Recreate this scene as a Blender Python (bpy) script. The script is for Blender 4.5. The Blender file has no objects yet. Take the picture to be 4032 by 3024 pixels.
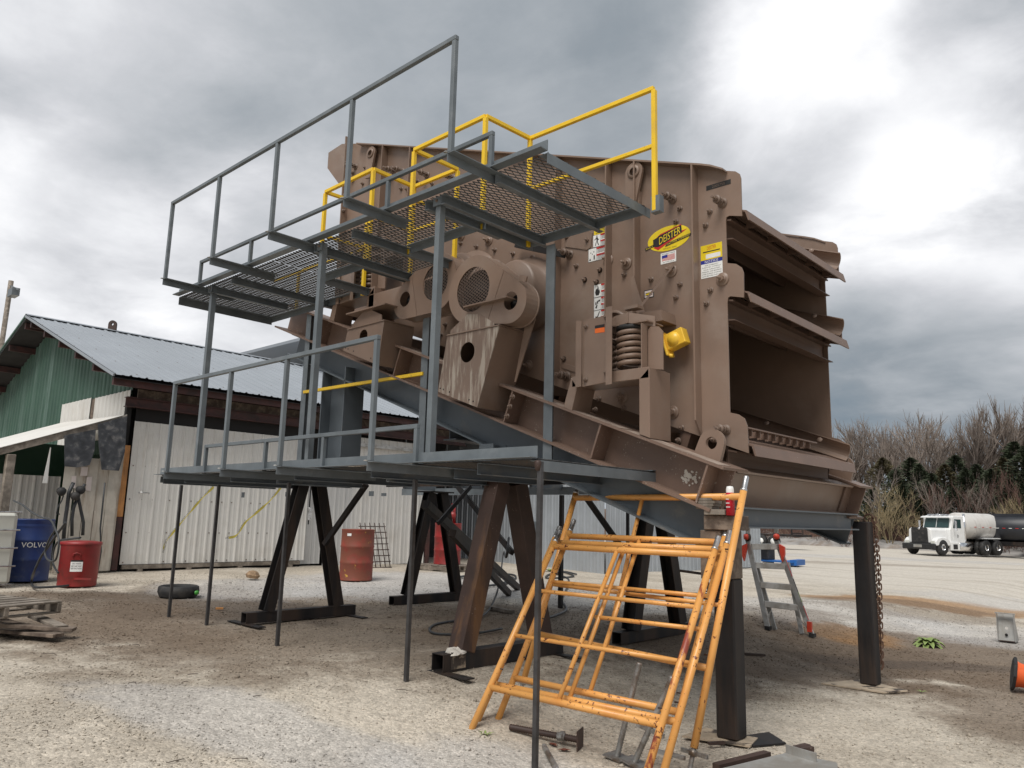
import bpy, bmesh, math, random
import numpy as np
from mathutils import Vector, Matrix, noise

random.seed(7)
C = bpy.context.scene
COL = C.collection
R_ = math.radians

# ------------------------------------------------------------------ camera
cam_d = bpy.data.cameras.new('camera')
cam_d.sensor_fit = 'HORIZONTAL'
cam_d.sensor_width = 36.0
cam_d.lens = 27.116
cam_d.clip_start = 0.05
cam_d.clip_end = 3000
cam = bpy.data.objects.new('camera', cam_d)
COL.objects.link(cam)
cam.matrix_world = Matrix(((0.734159, 0.098976, 0.671724, 0.0), (0.678528, -0.142928, -0.720536, 0.0), (0.024692, 0.984772, -0.17209, 1.6), (0, 0, 0, 1)))
C.camera = cam

# ------------------------------------------------------------------ world: broken storm clouds under a Nishita sky
SUN_EL, SUN_AZ = R_(56), R_(289)          # azimuth measured from +X, counter-clockwise, where the light comes from
world = bpy.data.worlds.new('World')
C.world = world
world.use_nodes = True
nt = world.node_tree
nt.nodes.clear()


class NB:
    """tiny node graph helper"""
    def __init__(s, tree): s.t = tree
    def n(s, kind, **kw):
        nd = s.t.nodes.new(kind)
        for k, v in kw.items(): setattr(nd, k, v)
        return nd
    def link(s, a, b): s.t.links.new(a, b)
    def inp(s, sock, v):
        if v is None: return
        if isinstance(v, (int, float)): sock.default_value = v
        elif isinstance(v, (tuple, list)):
            sock.default_value = tuple(v) + (1,) if len(v) == 3 and len(sock.default_value) == 4 else tuple(v)
        else: s.link(v, sock)
    def math(s, op, a, b=None, c=None, clamp=False):
        nd = s.n('ShaderNodeMath', operation=op, use_clamp=clamp)
        for i, v in enumerate((a, b, c)): s.inp(nd.inputs[i], v)
        return nd.outputs[0]
    def vmath(s, op, a, b=None):
        nd = s.n('ShaderNodeVectorMath', operation=op)
        s.inp(nd.inputs[0], a); s.inp(nd.inputs[1], b)
        return nd.outputs['Value'] if op in ('DOT_PRODUCT', 'LENGTH') else nd.outputs[0]
    def mix(s, fac, a, b, mode='MIX'):
        nd = s.n('ShaderNodeMix', data_type='RGBA', blend_type=mode)
        s.inp(nd.inputs[0], fac); s.inp(nd.inputs[6], a); s.inp(nd.inputs[7], b)
        return nd.outputs[2]
    def noise(s, vec, scale, detail=4, rough=.5, dist=0.0, col=False):
        nd = s.n('ShaderNodeTexNoise')
        s.inp(nd.inputs['Vector'], vec)
        nd.inputs['Scale'].default_value = scale; nd.inputs['Detail'].default_value = detail
        nd.inputs['Roughness'].default_value = rough; nd.inputs['Distortion'].default_value = dist
        return nd.outputs['Color'] if col else nd.outputs[0]
    def vor(s, vec, scale, feature='F1', out='Distance'):
        nd = s.n('ShaderNodeTexVoronoi', feature=feature)
        s.inp(nd.inputs['Vector'], vec); nd.inputs['Scale'].default_value = scale
        return nd.outputs[out]
    def ramp(s, fac, a, b):
        nd = s.n('ShaderNodeMapRange', interpolation_type='SMOOTHSTEP')
        s.inp(nd.inputs[0], fac); nd.inputs[1].default_value = a; nd.inputs[2].default_value = b
        return nd.outputs[0]
    def crgb(s, fac, stops):
        nd = s.n('ShaderNodeValToRGB')
        s.inp(nd.inputs[0], fac)
        el = nd.color_ramp.elements
        while len(el) < len(stops): el.new(.5)
        for e, (p, c) in zip(el, stops):
            e.position = p; e.color = tuple(c) + (1,)
        return nd.outputs[0]
    def bump(s, h, strength, dist=.01, nrm=None):
        nd = s.n('ShaderNodeBump')
        nd.inputs['Strength'].default_value = strength; nd.inputs['Distance'].default_value = dist
        s.inp(nd.inputs['Height'], h)
        if nrm is not None: s.link(nrm, nd.inputs['Normal'])
        return nd.outputs[0]


g = NB(nt)
tc = g.n('ShaderNodeTexCoord')
dirv = tc.outputs['Generated']
sep = g.n('ShaderNodeSeparateXYZ'); g.link(dirv, sep.inputs[0])
zz = g.math('ADD', g.math('MAXIMUM', sep.outputs[2], 0.0), 0.22)
cx = g.math('DIVIDE', sep.outputs[0], zz); cy = g.math('DIVIDE', sep.outputs[1], zz)
cmb = g.n('ShaderNodeCombineXYZ'); g.link(cx, cmb.inputs[0]); g.link(cy, cmb.inputs[1])
cl = cmb.outputs[0]
warp = g.noise(cl, 1.3, 3, .5, col=True)
clw = g.vmath('ADD', cl, g.vmath('SCALE', warp)) if False else cl
big = g.noise(cl, 0.75, 5, .52, .6)
mid = g.noise(cl, 2.1, 7, .58, .35)
fine = g.noise(cl, 6.5, 6, .6, .2)


def lobe(d, width, soft=.0):
    """smooth bump of brightness around a direction, broken up by the cloud noise"""
    dt = g.vmath('DOT_PRODUCT', dirv, d)
    return g.ramp(g.math('ADD', dt, g.math('MULTIPLY', g.math('SUBTRACT', mid, .5), width * .9)), 1 - width, 1 - width * .12)


nrmv = g.n('ShaderNodeVectorMath', operation='NORMALIZE'); g.link(dirv, nrmv.inputs[0]); dirv = nrmv.outputs[0]
base = g.math('ADD', g.math('MULTIPLY', big, .55), g.math('ADD', g.math('MULTIPLY', mid, .33), g.math('MULTIPLY', fine, .12)))
b = g.math('MULTIPLY', g.math('SUBTRACT', base, .5), 1.75)
val = g.math('ADD', b, .43)
for d, w, amp in (((-0.2626, 0.8325, 0.4878), .030, .31), ((-0.2975, 0.7832, 0.546), .008, .10), ((-0.1927, 0.9115, 0.3635), .020, .10), ((-0.2293, 0.9379, 0.2602), .018, .08), ((-0.3181, 0.7813, 0.537), .010, .10), ((-0.1546, 0.8835, 0.4421), .01, .08), ((-0.2419, 0.9425, 0.2307), .012, .09), ((-0.1667, 0.9477, 0.272), .012, .05),
                  ((-0.8673, 0.2514, 0.4297), .022, .13), ((-0.9437, 0.2232, 0.2443), .03, .19), ((-0.8479, 0.452, 0.277), .022, .17)):
    val = g.math('ADD', val, g.math('MULTIPLY', lobe(d, w), amp))
for d, w, amp in (((-0.7956, 0.4338, 0.4229), .03, .13), ((-0.6126, 0.5979, 0.517), .03, .06), ((-0.8993, 0.2937, 0.324), .006, .14), ((-0.3447, 0.8336, 0.4316), .006, .10), ((-0.2777, 0.9482, 0.1543), .014, .26), ((-0.1705, 0.9718, 0.1631), .008, .14), ((-0.116, 0.8567, 0.5026), .008, .14)):
    val = g.math('SUBTRACT', val, g.math('MULTIPLY', lobe(d, w), amp))
cloud = g.crgb(val, ((0.0, (.11, .138, .165)), (.22, (.155, .175, .195)), (.42, (.235, .25, .268)), (.62, (.345, .352, .37)), (.80, (.47, .475, .49)), (1.0, (.60, .60, .60))))
sky = g.n('ShaderNodeTexSky', sky_type='NISHITA')
sky.sun_disc = False
sky.sun_elevation = SUN_EL
sky.sun_rotation = R_(90) - SUN_AZ
sky.air_density = 1.2; sky.dust_density = 2.0
cover = g.ramp(base, .20, .36)
cl10 = g.n('ShaderNodeVectorMath', operation='SCALE'); g.link(cloud, cl10.inputs[0]); cl10.inputs['Scale'].default_value = 10.0
skyc = g.mix(cover, sky.outputs[0], cl10.outputs[0])
bg = g.n('ShaderNodeBackground'); g.link(skyc, bg.inputs[0]); bg.inputs[1].default_value = 0.1
wo = g.n('ShaderNodeOutputWorld'); g.link(bg.outputs[0], wo.inputs[0])

# ------------------------------------------------------------------ sun behind thin cloud
sd = bpy.data.lights.new('sun', 'SUN')
sd.energy = 1.5
sd.angle = R_(32)
sd.color = (1.0, .965, .91)
sun = bpy.data.objects.new('sun', sd)
COL.objects.link(sun)
ldir = Vector((math.cos(SUN_AZ) * math.cos(SUN_EL), math.sin(SUN_AZ) * math.cos(SUN_EL), math.sin(SUN_EL)))
sun.rotation_euler = ldir.to_track_quat('Z', 'Y').to_euler()

C.view_settings.view_transform = 'Standard'
C.view_settings.look = 'None'
C.view_settings.exposure = 0.95
C.view_settings.gamma = 1
C.view_settings.use_curve_mapping = False
C.cycles.max_bounces = 6
C.cycles.diffuse_bounces = 3


# ------------------------------------------------------------------ mesh helpers
class MB:
    def __init__(s): s.v = []; s.f = []; s.sm = []
    def add(s, vs, fs, smooth=False):
        o = len(s.v)
        s.v += [tuple(p) for p in vs]
        for f in fs: s.f.append([i + o for i in f]); s.sm.append(smooth)
        return s
    def box(s, c, size, rot=None):
        a, b_, c_ = size[0] / 2, size[1] / 2, size[2] / 2
        vs = [Vector((x, y, z)) for z in (-c_, c_) for y in (-b_, b_) for x in (-a, a)]
        if rot is not None: vs = [rot @ v for v in vs]
        vs = [v + Vector(c) for v in vs]
        return s.add(vs, [(0, 2, 3, 1), (4, 5, 7, 6), (0, 1, 5, 4), (2, 6, 7, 3), (0, 4, 6, 2), (1, 3, 7, 5)])
    def bb(s, x0, x1, y0, y1, z0, z1): return s.box(((x0 + x1) / 2, (y0 + y1) / 2, (z0 + z1) / 2), (abs(x1 - x0), abs(y1 - y0), abs(z1 - z0)))
    def prism(s, pts, org, u, v, w, t0, t1):
        org, u, v, w = Vector(org), Vector(u), Vector(v), Vector(w)
        n = len(pts)
        vs = [org + u * p[0] + v * p[1] + w * t0 for p in pts] + [org + u * p[0] + v * p[1] + w * t1 for p in pts]
        return s.add(vs, [list(range(n))[::-1], list(range(n, 2 * n))] + [(i, (i + 1) % n, n + (i + 1) % n, n + i) for i in range(n)])
    def xz(s, pts, y0, y1): return s.prism(pts, (0, 0, 0), (1, 0, 0), (0, 0, 1), (0, 1, 0), y0, y1)
    def xy(s, pts, z0, z1): return s.prism(pts, (0, 0, 0), (1, 0, 0), (0, 1, 0), (0, 0, 1), z0, z1)
    def yz(s, pts, x0, x1): return s.prism(pts, (0, 0, 0), (0, 1, 0), (0, 0, 1), (1, 0, 0), x0, x1)
    def ext(s, p0, p1, prof, up=(0, 0, 1)):
        """extrude a closed 2-D profile (side, up) from p0 to p1"""
        p0, p1 = Vector(p0), Vector(p1)
        d = (p1 - p0).normalized(); sd_ = d.cross(Vector(up)).normalized(); u_ = sd_.cross(d)
        n = len(prof)
        vs = [p + sd_ * a + u_ * b_ for p in (p0, p1) for a, b_ in prof]
        return s.add(vs, [list(range(n)), list(range(n, 2 * n))[::-1]] + [(i, n + i, n + (i + 1) % n, (i + 1) % n) for i in range(n)])
    def bar(s, p0, p1, w, h, up=(0, 0, 1)):
        return s.ext(p0, p1, [(-w / 2, -h / 2), (w / 2, -h / 2), (w / 2, h / 2), (-w / 2, h / 2)], up)
    def tube(s, pts, r, n=8, cap=True, smooth=True):
        pts = [Vector(p) for p in pts]
        rs = r if isinstance(r, (list, tuple)) else [r] * len(pts)
        d0 = (pts[1] - pts[0]).normalized()
        a = d0.orthogonal().normalized()
        rings = []
        for i, p in enumerate(pts):
            if i == 0: d = d0
            elif i == len(pts) - 1: d = (pts[i] - pts[i - 1]).normalized()
            else: d = ((pts[i + 1] - pts[i]).normalized() + (pts[i] - pts[i - 1]).normalized()).normalized()
            a = (a - d * a.dot(d)).normalized(); b_ = d.cross(a)
            rings.append([p + (a * math.cos(t) + b_ * math.sin(t)) * rs[i] for t in [2 * math.pi * k / n for k in range(n)]])
        vs = [v for r_ in rings for v in r_]
        fs = [(i * n + k, i * n + (k + 1) % n, (i + 1) * n + (k + 1) % n, (i + 1) * n + k) for i in range(len(pts) - 1) for k in range(n)]
        s.add(vs, fs, smooth)
        if cap:
            o = len(s.v) - len(vs)
            s.f += [[o + k for k in range(n)][::-1], [o + (len(pts) - 1) * n + k for k in range(n)]]; s.sm += [False, False]
        return s
    def lathe(s, prof, org, axis=(0, 0, 1), n=24, smooth=True):
        """prof = (radius, height) pairs"""
        org, ax = Vector(org), Vector(axis).normalized()
        a = ax.orthogonal().normalized(); b_ = ax.cross(a)
        vs = [org + ax * h + (a * math.cos(t) + b_ * math.sin(t)) * max(r, 1e-4) for r, h in prof for t in [2 * math.pi * k / n for k in range(n)]]
        m = len(prof)
        fs = [(i * n + k, i * n + (k + 1) % n, (i + 1) * n + (k + 1) % n, (i + 1) * n + k) for i in range(m - 1) for k in range(n)]
        return s.add(vs, fs, smooth)
    def plate_hole(s, outer, ctr, r, org, u, v, w, t0, t1, n=28):
        """plate with a round hole; outer polygon is star-shaped about ctr"""
        cx_, cy_ = ctr
        angs = sorted([2 * math.pi * k / n for k in range(n)] + [math.atan2(p[1] - cy_, p[0] - cx_) % (2 * math.pi) for p in outer])
        A_ = []
        for a in angs:
            dx, dy = math.cos(a), math.sin(a); best = None
            for i in range(len(outer)):
                (x1, y1), (x2, y2) = outer[i], outer[(i + 1) % len(outer)]
                ex, ey = x2 - x1, y2 - y1; den = dx * ey - dy * ex
                if abs(den) < 1e-12: continue
                t = ((x1 - cx_) * ey - (y1 - cy_) * ex) / den; q_ = ((x1 - cx_) * dy - (y1 - cy_) * dx) / den
                if t > 0 and -1e-6 <= q_ <= 1 + 1e-6 and (best is None or t < best): best = t
            A_.append(((cx_ + dx * best, cy_ + dy * best), (cx_ + dx * r, cy_ + dy * r)))
        org, u, v, w = Vector(org), Vector(u), Vector(v), Vector(w)
        N = len(A_); vs = []
        for t in (t0, t1):
            for o_, i_ in A_: vs += [org + u * o_[0] + v * o_[1] + w * t, org + u * i_[0] + v * i_[1] + w * t]
        fs = []
        for k in range(N):
            a, b_ = 2 * k, 2 * ((k + 1) % N); c_, d_ = a + 2 * N, b_ + 2 * N
            fs += [(a, b_, b_ + 1, a + 1), (c_, c_ + 1, d_ + 1, d_), (a, c_, d_, b_), (a + 1, b_ + 1, d_ + 1, c_ + 1)]
        return s.add(vs, fs)


W = {}


def setp(o, label=None, cat=None, group=None, kind=None):
    if label: o['label'] = label
    if cat: o['category'] = cat
    if group: o['group'] = group
    if kind: o['kind'] = kind
    return o


def mesh_of(name, mb, mat, off=Vector((0, 0, 0)), bevel=0):
    me = bpy.data.meshes.new(name)
    me.from_pydata([tuple(Vector(p) - off) for p in mb.v], [], mb.f)
    me.polygons.foreach_set('use_smooth', mb.sm)
    me.validate()
    bm = bmesh.new(); bm.from_mesh(me)
    bmesh.ops.recalc_face_normals(bm, faces=bm.faces)
    if bevel:
        bmesh.ops.remove_doubles(bm, verts=bm.verts, dist=1e-5)
        ed = [e for e in bm.edges if len(e.link_faces) == 2 and e.calc_face_angle(0) > .6 and e.calc_length() > bevel * 2.5]
        bmesh.ops.bevel(bm, geom=ed, offset=bevel, segments=1, affect='EDGES', clamp_overlap=True)
    bm.to_mesh(me); bm.free()
    if mat: me.materials.append(mat)
    return me


def thing(name, loc, label, cat, group=None, rotz=0):
    o = bpy.data.objects.new(name, None)
    o.empty_display_size = .2
    COL.objects.link(o)
    o.location = loc; o.rotation_euler[2] = rotz
    W[o] = Vector(loc) if not rotz else Vector((0, 0, 0))
    return setp(o, label, cat, group)


def part(name, mb, mat, parent=None, label=None, cat=None, group=None, kind=None, bevel=0):
    off = W[parent] if parent is not None else Vector((0, 0, 0))
    o = bpy.data.objects.new(name, mesh_of(name, mb, mat, off, bevel))
    COL.objects.link(o)
    if parent is not None: o.parent = parent; W[o] = off
    else: W[o] = off
    return setp(o, label, cat, group, kind)


def solo(name, mb, mat, base, label, cat, group=None, bevel=0, kind=None):
    """a thing that is one mesh, with its origin at its base"""
    base = Vector(base)
    o = bpy.data.objects.new(name, mesh_of(name, mb, mat, base, bevel))
    COL.objects.link(o); o.location = base; W[o] = base
    return setp(o, label, cat, group, kind)


def put(name, me, parent, loc, rot=None, scale=1.0):
    """place shared mesh data as a part"""
    o = bpy.data.objects.new(name, me)
    COL.objects.link(o)
    off = W.get(parent, Vector((0, 0, 0))) if parent is not None else Vector((0, 0, 0))
    o.parent = parent
    o.location = Vector(loc) - off
    if rot is not None: o.rotation_euler = rot
    if scale != 1.0: o.scale = (scale,) * 3 if isinstance(scale, (int, float)) else scale
    W[o] = Vector(loc)
    return o


def copy_tree(o, parent=None):
    c = o.copy(); COL.objects.link(c)
    if parent is not None: c.parent = parent
    for ch in list(o.children): copy_tree(ch, c)
    return c


_tc = {}


def text_mesh(s, size=1.0, ext=.002, align='CENTER'):
    k = (s, size, ext, align)
    if k in _tc: return _tc[k]
    cu = bpy.data.curves.new('lettering', 'FONT')
    cu.body = s; cu.size = size; cu.extrude = ext; cu.align_x = align; cu.align_y = 'CENTER'; cu.resolution_u = 2
    o = bpy.data.objects.new('tmp', cu); COL.objects.link(o)
    dg = bpy.context.evaluated_depsgraph_get()
    me = bpy.data.meshes.new_from_object(o.evaluated_get(dg))
    bpy.data.objects.remove(o); _tc[k] = me
    return me


def lettering(s, x, y, z, h, mat, parent, width=None, name='lettering', rot=None, ext=.0008, bold=0):
    """text on a plane facing -Y, centred at x,z; h = cap height; width forces the line width"""
    me = text_mesh(s, 1.0, 0.0).copy()
    xs = [v.co.x for v in me.vertices]; ys = [v.co.y for v in me.vertices]
    w0 = max(xs) - min(xs); h0 = max(ys) - min(ys); mx = (max(xs) + min(xs)) / 2; my = (max(ys) + min(ys)) / 2
    sx = (width / w0) if width else h / h0; sy = h / h0
    for v in me.vertices: v.co = Vector(((v.co.x - mx) * sx, 0, (v.co.y - my) * sy))
    me.materials.clear(); me.materials.append(mat)
    o = bpy.data.objects.new(name, me); COL.objects.link(o)
    off = W.get(parent, Vector((0, 0, 0)))
    o.parent = parent; o.location = Vector((x, y, z)) - off
    if rot: o.rotation_euler = rot
    return o


def S_(t):
    t = np.clip(t, 0, 1); return t * t * (3 - 2 * t)


def gz(x, y):
    """height of the yard"""
    return -.06 + .28 * S_((-x - 3.4) / 2.6) + .022 * np.clip(-x - 8, 0, 10) - .01 * np.clip(y - 10, 0, 50)

# ------------------------------------------------------------------ materials
def pmat(name, col, rough=.5, metal=0.0, var=.12, vscale=3.0, dirt=None, dscale=2.5, damt=.5, dwidth=.12, streak=False,
         speck=None, sscale=60, samt=.5, bump=0.0, bscale=40, rvar=.12, coord='Object', spec=.5):
    m = bpy.data.materials.new(name); m.use_nodes = True
    t = NB(m.node_tree); bs = m.node_tree.nodes['Principled BSDF']
    tcn = t.n('ShaderNodeTexCoord'); co = tcn.outputs[coord]
    n1 = t.noise(co, vscale, 5, .6)
    dark = tuple(c * (1 - var) for c in col); lite = tuple(min(1, c * (1 + var)) for c in col)
    c = t.mix(t.ramp(n1, .3, .7), dark, lite)
    if dirt:
        vec = co
        if streak:
            mp = t.n('ShaderNodeMapping'); t.link(co, mp.inputs[0]); mp.inputs['Scale'].default_value = (1, 1, .12); vec = mp.outputs[0]
        n2 = t.noise(vec, dscale, 8, .65, .3)
        c = t.mix(t.ramp(n2, damt - dwidth, damt + dwidth), c, dirt)
    if speck:
        n3 = t.noise(co, sscale, 3, .5, .5)
        n4 = t.noise(co, sscale * .12, 2, .5)
        c = t.mix(t.ramp(t.math('ADD', n3, t.math('MULTIPLY', t.math('SUBTRACT', n4, .5), .5)), samt, samt + .05), c, speck)
    t.link(c, bs.inputs['Base Color'])
    rr = t.math('ADD', t.math('MULTIPLY', t.math('SUBTRACT', n1, .5), rvar * 2), rough, clamp=True)
    t.link(rr, bs.inputs['Roughness'])
    bs.inputs['Metallic'].default_value = metal
    bs.inputs['Specular IOR Level'].default_value = spec
    if bump: t.link(t.bump(t.noise(co, bscale, 4, .6), bump, .004), bs.inputs['Normal'])
    return m


BROWN = pmat('brown_paint', (.226, .154, .115), .42, var=.11, vscale=1.1, bump=.08, bscale=7, dirt=(.27, .205, .165), dscale=1.3, damt=.60, dwidth=.14, rvar=.25)
BROWN_SHADED = pmat('brown_paint_shaded', (.115, .070, .050), .55, var=.12, vscale=2)  # same brown paint darkened: interior shade put into the colour
BROWN_BEAM = pmat('brown_paint_dusty', (.19, .125, .095), .5, var=.12, vscale=2, speck=(.42, .37, .32), sscale=75, samt=.70, bump=.08, bscale=50)
SCUFF = pmat('brown_paint_scuffed', (.22, .155, .12), .6, var=.1, vscale=2, dirt=(.42, .36, .30), dscale=15, damt=.53, dwidth=.07, streak=True)
DUST = pmat('pale_dust_on_flange', (.34, .27, .22), .8, var=.15, vscale=5, dirt=(.22, .16, .13), dscale=4, damt=.5)
GREY = pmat('grey_paint', (.140, .160, .174), .38, var=.13, vscale=3.5, dirt=(.19, .21, .225), dscale=3, damt=.62, bump=.04, bscale=20)
GREYB = pmat('grey_paint_beam', (.098, .115, .130), .42, var=.16, vscale=1.4, dirt=(.20, .19, .17), dscale=2.2, damt=.66)
YEL = pmat('yellow_paint', (.88, .57, .022), .4, var=.04, vscale=6, speck=(.30, .20, .04), sscale=38, samt=.72, dirt=(.74, .47, .05), dscale=4, damt=.62)
MESHF = pmat('dark_floor_mesh', (.060, .058, .056), .5, metal=.2, var=.2)
YELCAP = pmat('yellow_plastic', (.85, .52, .05), .35, var=.1, vscale=8, dirt=(.35, .2, .03), dscale=9, damt=.7)
BLACK = pmat('black_mill_steel', (.018, .017, .018), .58, spec=.3, metal=.0, var=.25, vscale=3, dirt=(.07, .045, .032), dscale=2.5, damt=.58, dwidth=.16, streak=True, bump=.06, bscale=30)
RUST = pmat('brown_rusted_steel', (.060, .036, .029), .62, metal=.1, var=.25, vscale=3, dirt=(.22, .11, .045), dscale=1.6, damt=.63, dwidth=.08, streak=True, speck=(.3, .24, .2), sscale=50, samt=.74, bump=.08, bscale=30)
RODM = pmat('plain_steel_bar', (.075, .073, .075), .42, metal=.5, var=.3, vscale=6, dirt=(.16, .09, .05), dscale=6, damt=.7)
RUSTC = pmat('rusty_chain_steel', (.11, .06, .04), .75, metal=.2, var=.35, vscale=12)
ORANGE = pmat('orange_paint_chipped', (.74, .36, .10), .36, var=.10, vscale=2.5, speck=(.16, .045, .02), sscale=42, samt=.665, dirt=(.68, .29, .07), dscale=3, damt=.6)
ORANGE_W = pmat('orange_paint_worn', (.72, .34, .09), .42, var=.12, vscale=2.5, dirt=(.27, .055, .03), dscale=4.5, damt=.52, dwidth=.03, streak=True, speck=(.16, .045, .02), sscale=42, samt=.64)
CHROME = pmat('galvanised_pin', (.62, .62, .62), .3, metal=.9, var=.2, vscale=15, dirt=(.30, .28, .26), dscale=9, damt=.6)
GALV = pmat('galvanised_screw', (.36, .36, .35), .45, metal=.6, var=.25, vscale=15, dirt=(.14, .10, .07), dscale=5, damt=.55)
ALU = pmat('aluminium', (.46, .45, .43), .42, metal=.75, var=.15, vscale=6, dirt=(.3, .28, .25), dscale=5, damt=.55)
REDP = pmat('red_plastic', (.62, .06, .03), .4, var=.1)
DARKBOLT = pmat('dusty_bolt_paint', (.17, .118, .09), .5, var=.2, vscale=20)
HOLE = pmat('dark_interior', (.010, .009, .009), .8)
MESHM = pmat('brown_guard_mesh', (.15, .11, .09), .5)
RUBBER = pmat('black_rubber', (.018, .018, .019), .7, var=.3, dirt=(.06, .055, .05), dscale=5, damt=.6)
CONCR = pmat('white_plaster_spill', (.62, .58, .52), .9, var=.12, vscale=20, bump=.4, bscale=40)
WOOD = pmat('weathered_timber', (.20, .155, .12), .85, var=.3, vscale=9, dirt=(.09, .065, .05), dscale=6, damt=.5, bump=.3, bscale=40)
WOODG = pmat('grey_weathered_board', (.28, .24, .20), .85, var=.25, vscale=6, dirt=(.15, .125, .10), dscale=5, damt=.5, bump=.3, bscale=40)
WOODP = pmat('painted_peeling_board', (.50, .46, .40), .8, var=.15, vscale=3, dirt=(.25, .155, .09), dscale=4, damt=.56, streak=True)
ORWOOD = pmat('orange_stained_timber', (.52, .24, .08), .75, var=.2, vscale=5, dirt=(.18, .09, .05), dscale=4, damt=.6, streak=True)
WHITEP = pmat('white_ribbed_sheet', (.72, .705, .67), .5, var=.04, vscale=1.2, dirt=(.60, .57, .52), dscale=1.1, damt=.64, dwidth=.15)
WHITED = pmat('white_ribbed_sheet_dull', (.60, .595, .58), .55, var=.07, vscale=1.2, dirt=(.34, .33, .31), dscale=1.8, damt=.60, streak=True)
SILV = pmat('silver_ribbed_sheet', (.40, .43, .46), .38, metal=.35, var=.08, vscale=1.4)
GREEN = pmat('green_ribbed_sheet', (.05, .108, .078), .5, var=.12, vscale=1.4, dirt=(.12, .19, .16), dscale=2.5, damt=.58, streak=True)
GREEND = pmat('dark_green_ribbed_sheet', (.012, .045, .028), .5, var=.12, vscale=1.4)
ROOFM = pmat('blue_grey_roof_sheet', (.295, .32, .35), .5, metal=.05, var=.05, vscale=.8)
REDIRON = pmat('red_oxide_steel', (.085, .030, .026), .6, var=.25, vscale=3, dirt=(.04, .02, .018), dscale=3, damt=.5)
TARP = pmat('black_rubber_flap', (.05, .054, .062), .6, var=.4, vscale=6, dirt=(.22, .21, .20), dscale=6, damt=.62, bump=.3, bscale=14)
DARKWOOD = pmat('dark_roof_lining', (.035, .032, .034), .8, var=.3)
WHITE = pmat('white_paint', (.78, .78, .77), .3, var=.04, vscale=2)
TANKW = pmat('dull_white_tank', (.60, .58, .55), .45, var=.06, vscale=1, dirt=(.46, .43, .40), dscale=1.2, damt=.58, streak=True)
TANKB = pmat('black_tank', (.018, .020, .026), .45, var=.2, vscale=1)
GLASS = pmat('dark_green_glass', (.03, .06, .06), .12, var=.1)
CHR = pmat('polished_chrome', (.75, .75, .76), .15, metal=1.0)
DRUMB = pmat('blue_drum_paint', (.018, .040, .15), .42, var=.12, vscale=3, dirt=(.10, .12, .18), dscale=5, damt=.66)
DRUMR = pmat('red_drum_paint', (.28, .022, .022), .45, var=.15, vscale=3, dirt=(.16, .03, .025), dscale=4, damt=.6)
DRUMRO = pmat('rusted_red_drum', (.27, .045, .030), .6, var=.2, vscale=3, dirt=(.20, .06, .035), dscale=4, damt=.45, speck=(.55, .33, .05), sscale=7, samt=.67)
TOTE = pmat('translucent_white_plastic', (.62, .62, .56), .4, var=.05)
HOSE = pmat('black_hose', (.04, .042, .045), .5, var=.2, vscale=10)
TAPE = pmat('yellow_tape', (.72, .60, .10), .5)
INK = pmat('black_ink', (.015, .015, .015), .6)
WHT = pmat('white_decal', (.80, .80, .78), .35)
DYEL = pmat('yellow_decal', (.80, .60, .02), .35)
DRED = pmat('red_decal', (.55, .03, .025), .35)
DBLU = pmat('blue_decal', (.025, .035, .27), .35)
DORG = pmat('orange_decal', (.85, .16, .02), .4)
PINK = pmat('pale_decal', (.66, .58, .55), .4)
CARB = pmat('blue_plastic', (.02, .13, .42), .5)
BARKM = pmat('grey_bark', (.21, .175, .15), .9, var=.25, vscale=1.5)
TWIG = pmat('grey_brown_twigs', (.25, .205, .175), .9, var=.25, vscale=.6)
TWIGR = pmat('reddish_twigs', (.15, .085, .068), .9, var=.3, vscale=.6)
TWIGY = pmat('tan_twigs', (.36, .29, .17), .9, var=.25, vscale=.6)
CEDAR = pmat('cedar_foliage', (.040, .052, .026), .8, var=.55, vscale=.8)
CEDARB = pmat('browned_cedar_foliage', (.075, .062, .028), .8, var=.45, vscale=.8)
LEAF = pmat('pale_green_leaf', (.22, .29, .09), .6, var=.25, vscale=20)
LEAFB = pmat('brown_leaf', (.16, .05, .03), .8, var=.3, vscale=20)
STICK = pmat('dark_stick', (.07, .05, .04), .9)
CONE = pmat('orange_cone_rubber', (.75, .12, .025), .55, var=.1, dirt=(.3, .08, .04), dscale=8, damt=.62)
PLATE_D = pmat('dusty_base_plate', (.42, .34, .25), .8, var=.25, vscale=4, dirt=(.07, .055, .045), dscale=5, damt=.56, dwidth=.05, bump=.2)
STAIN = pmat('dull_stainless', (.40, .40, .385), .5, metal=.35, var=.12, vscale=3, dirt=(.30, .28, .25), dscale=3, damt=.5)
ROCK = pmat('tan_rock', (.30, .20, .12), .9, var=.3, vscale=12, bump=.4)
SPRAYR = pmat('red_can', (.55, .01, .03), .3)


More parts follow.
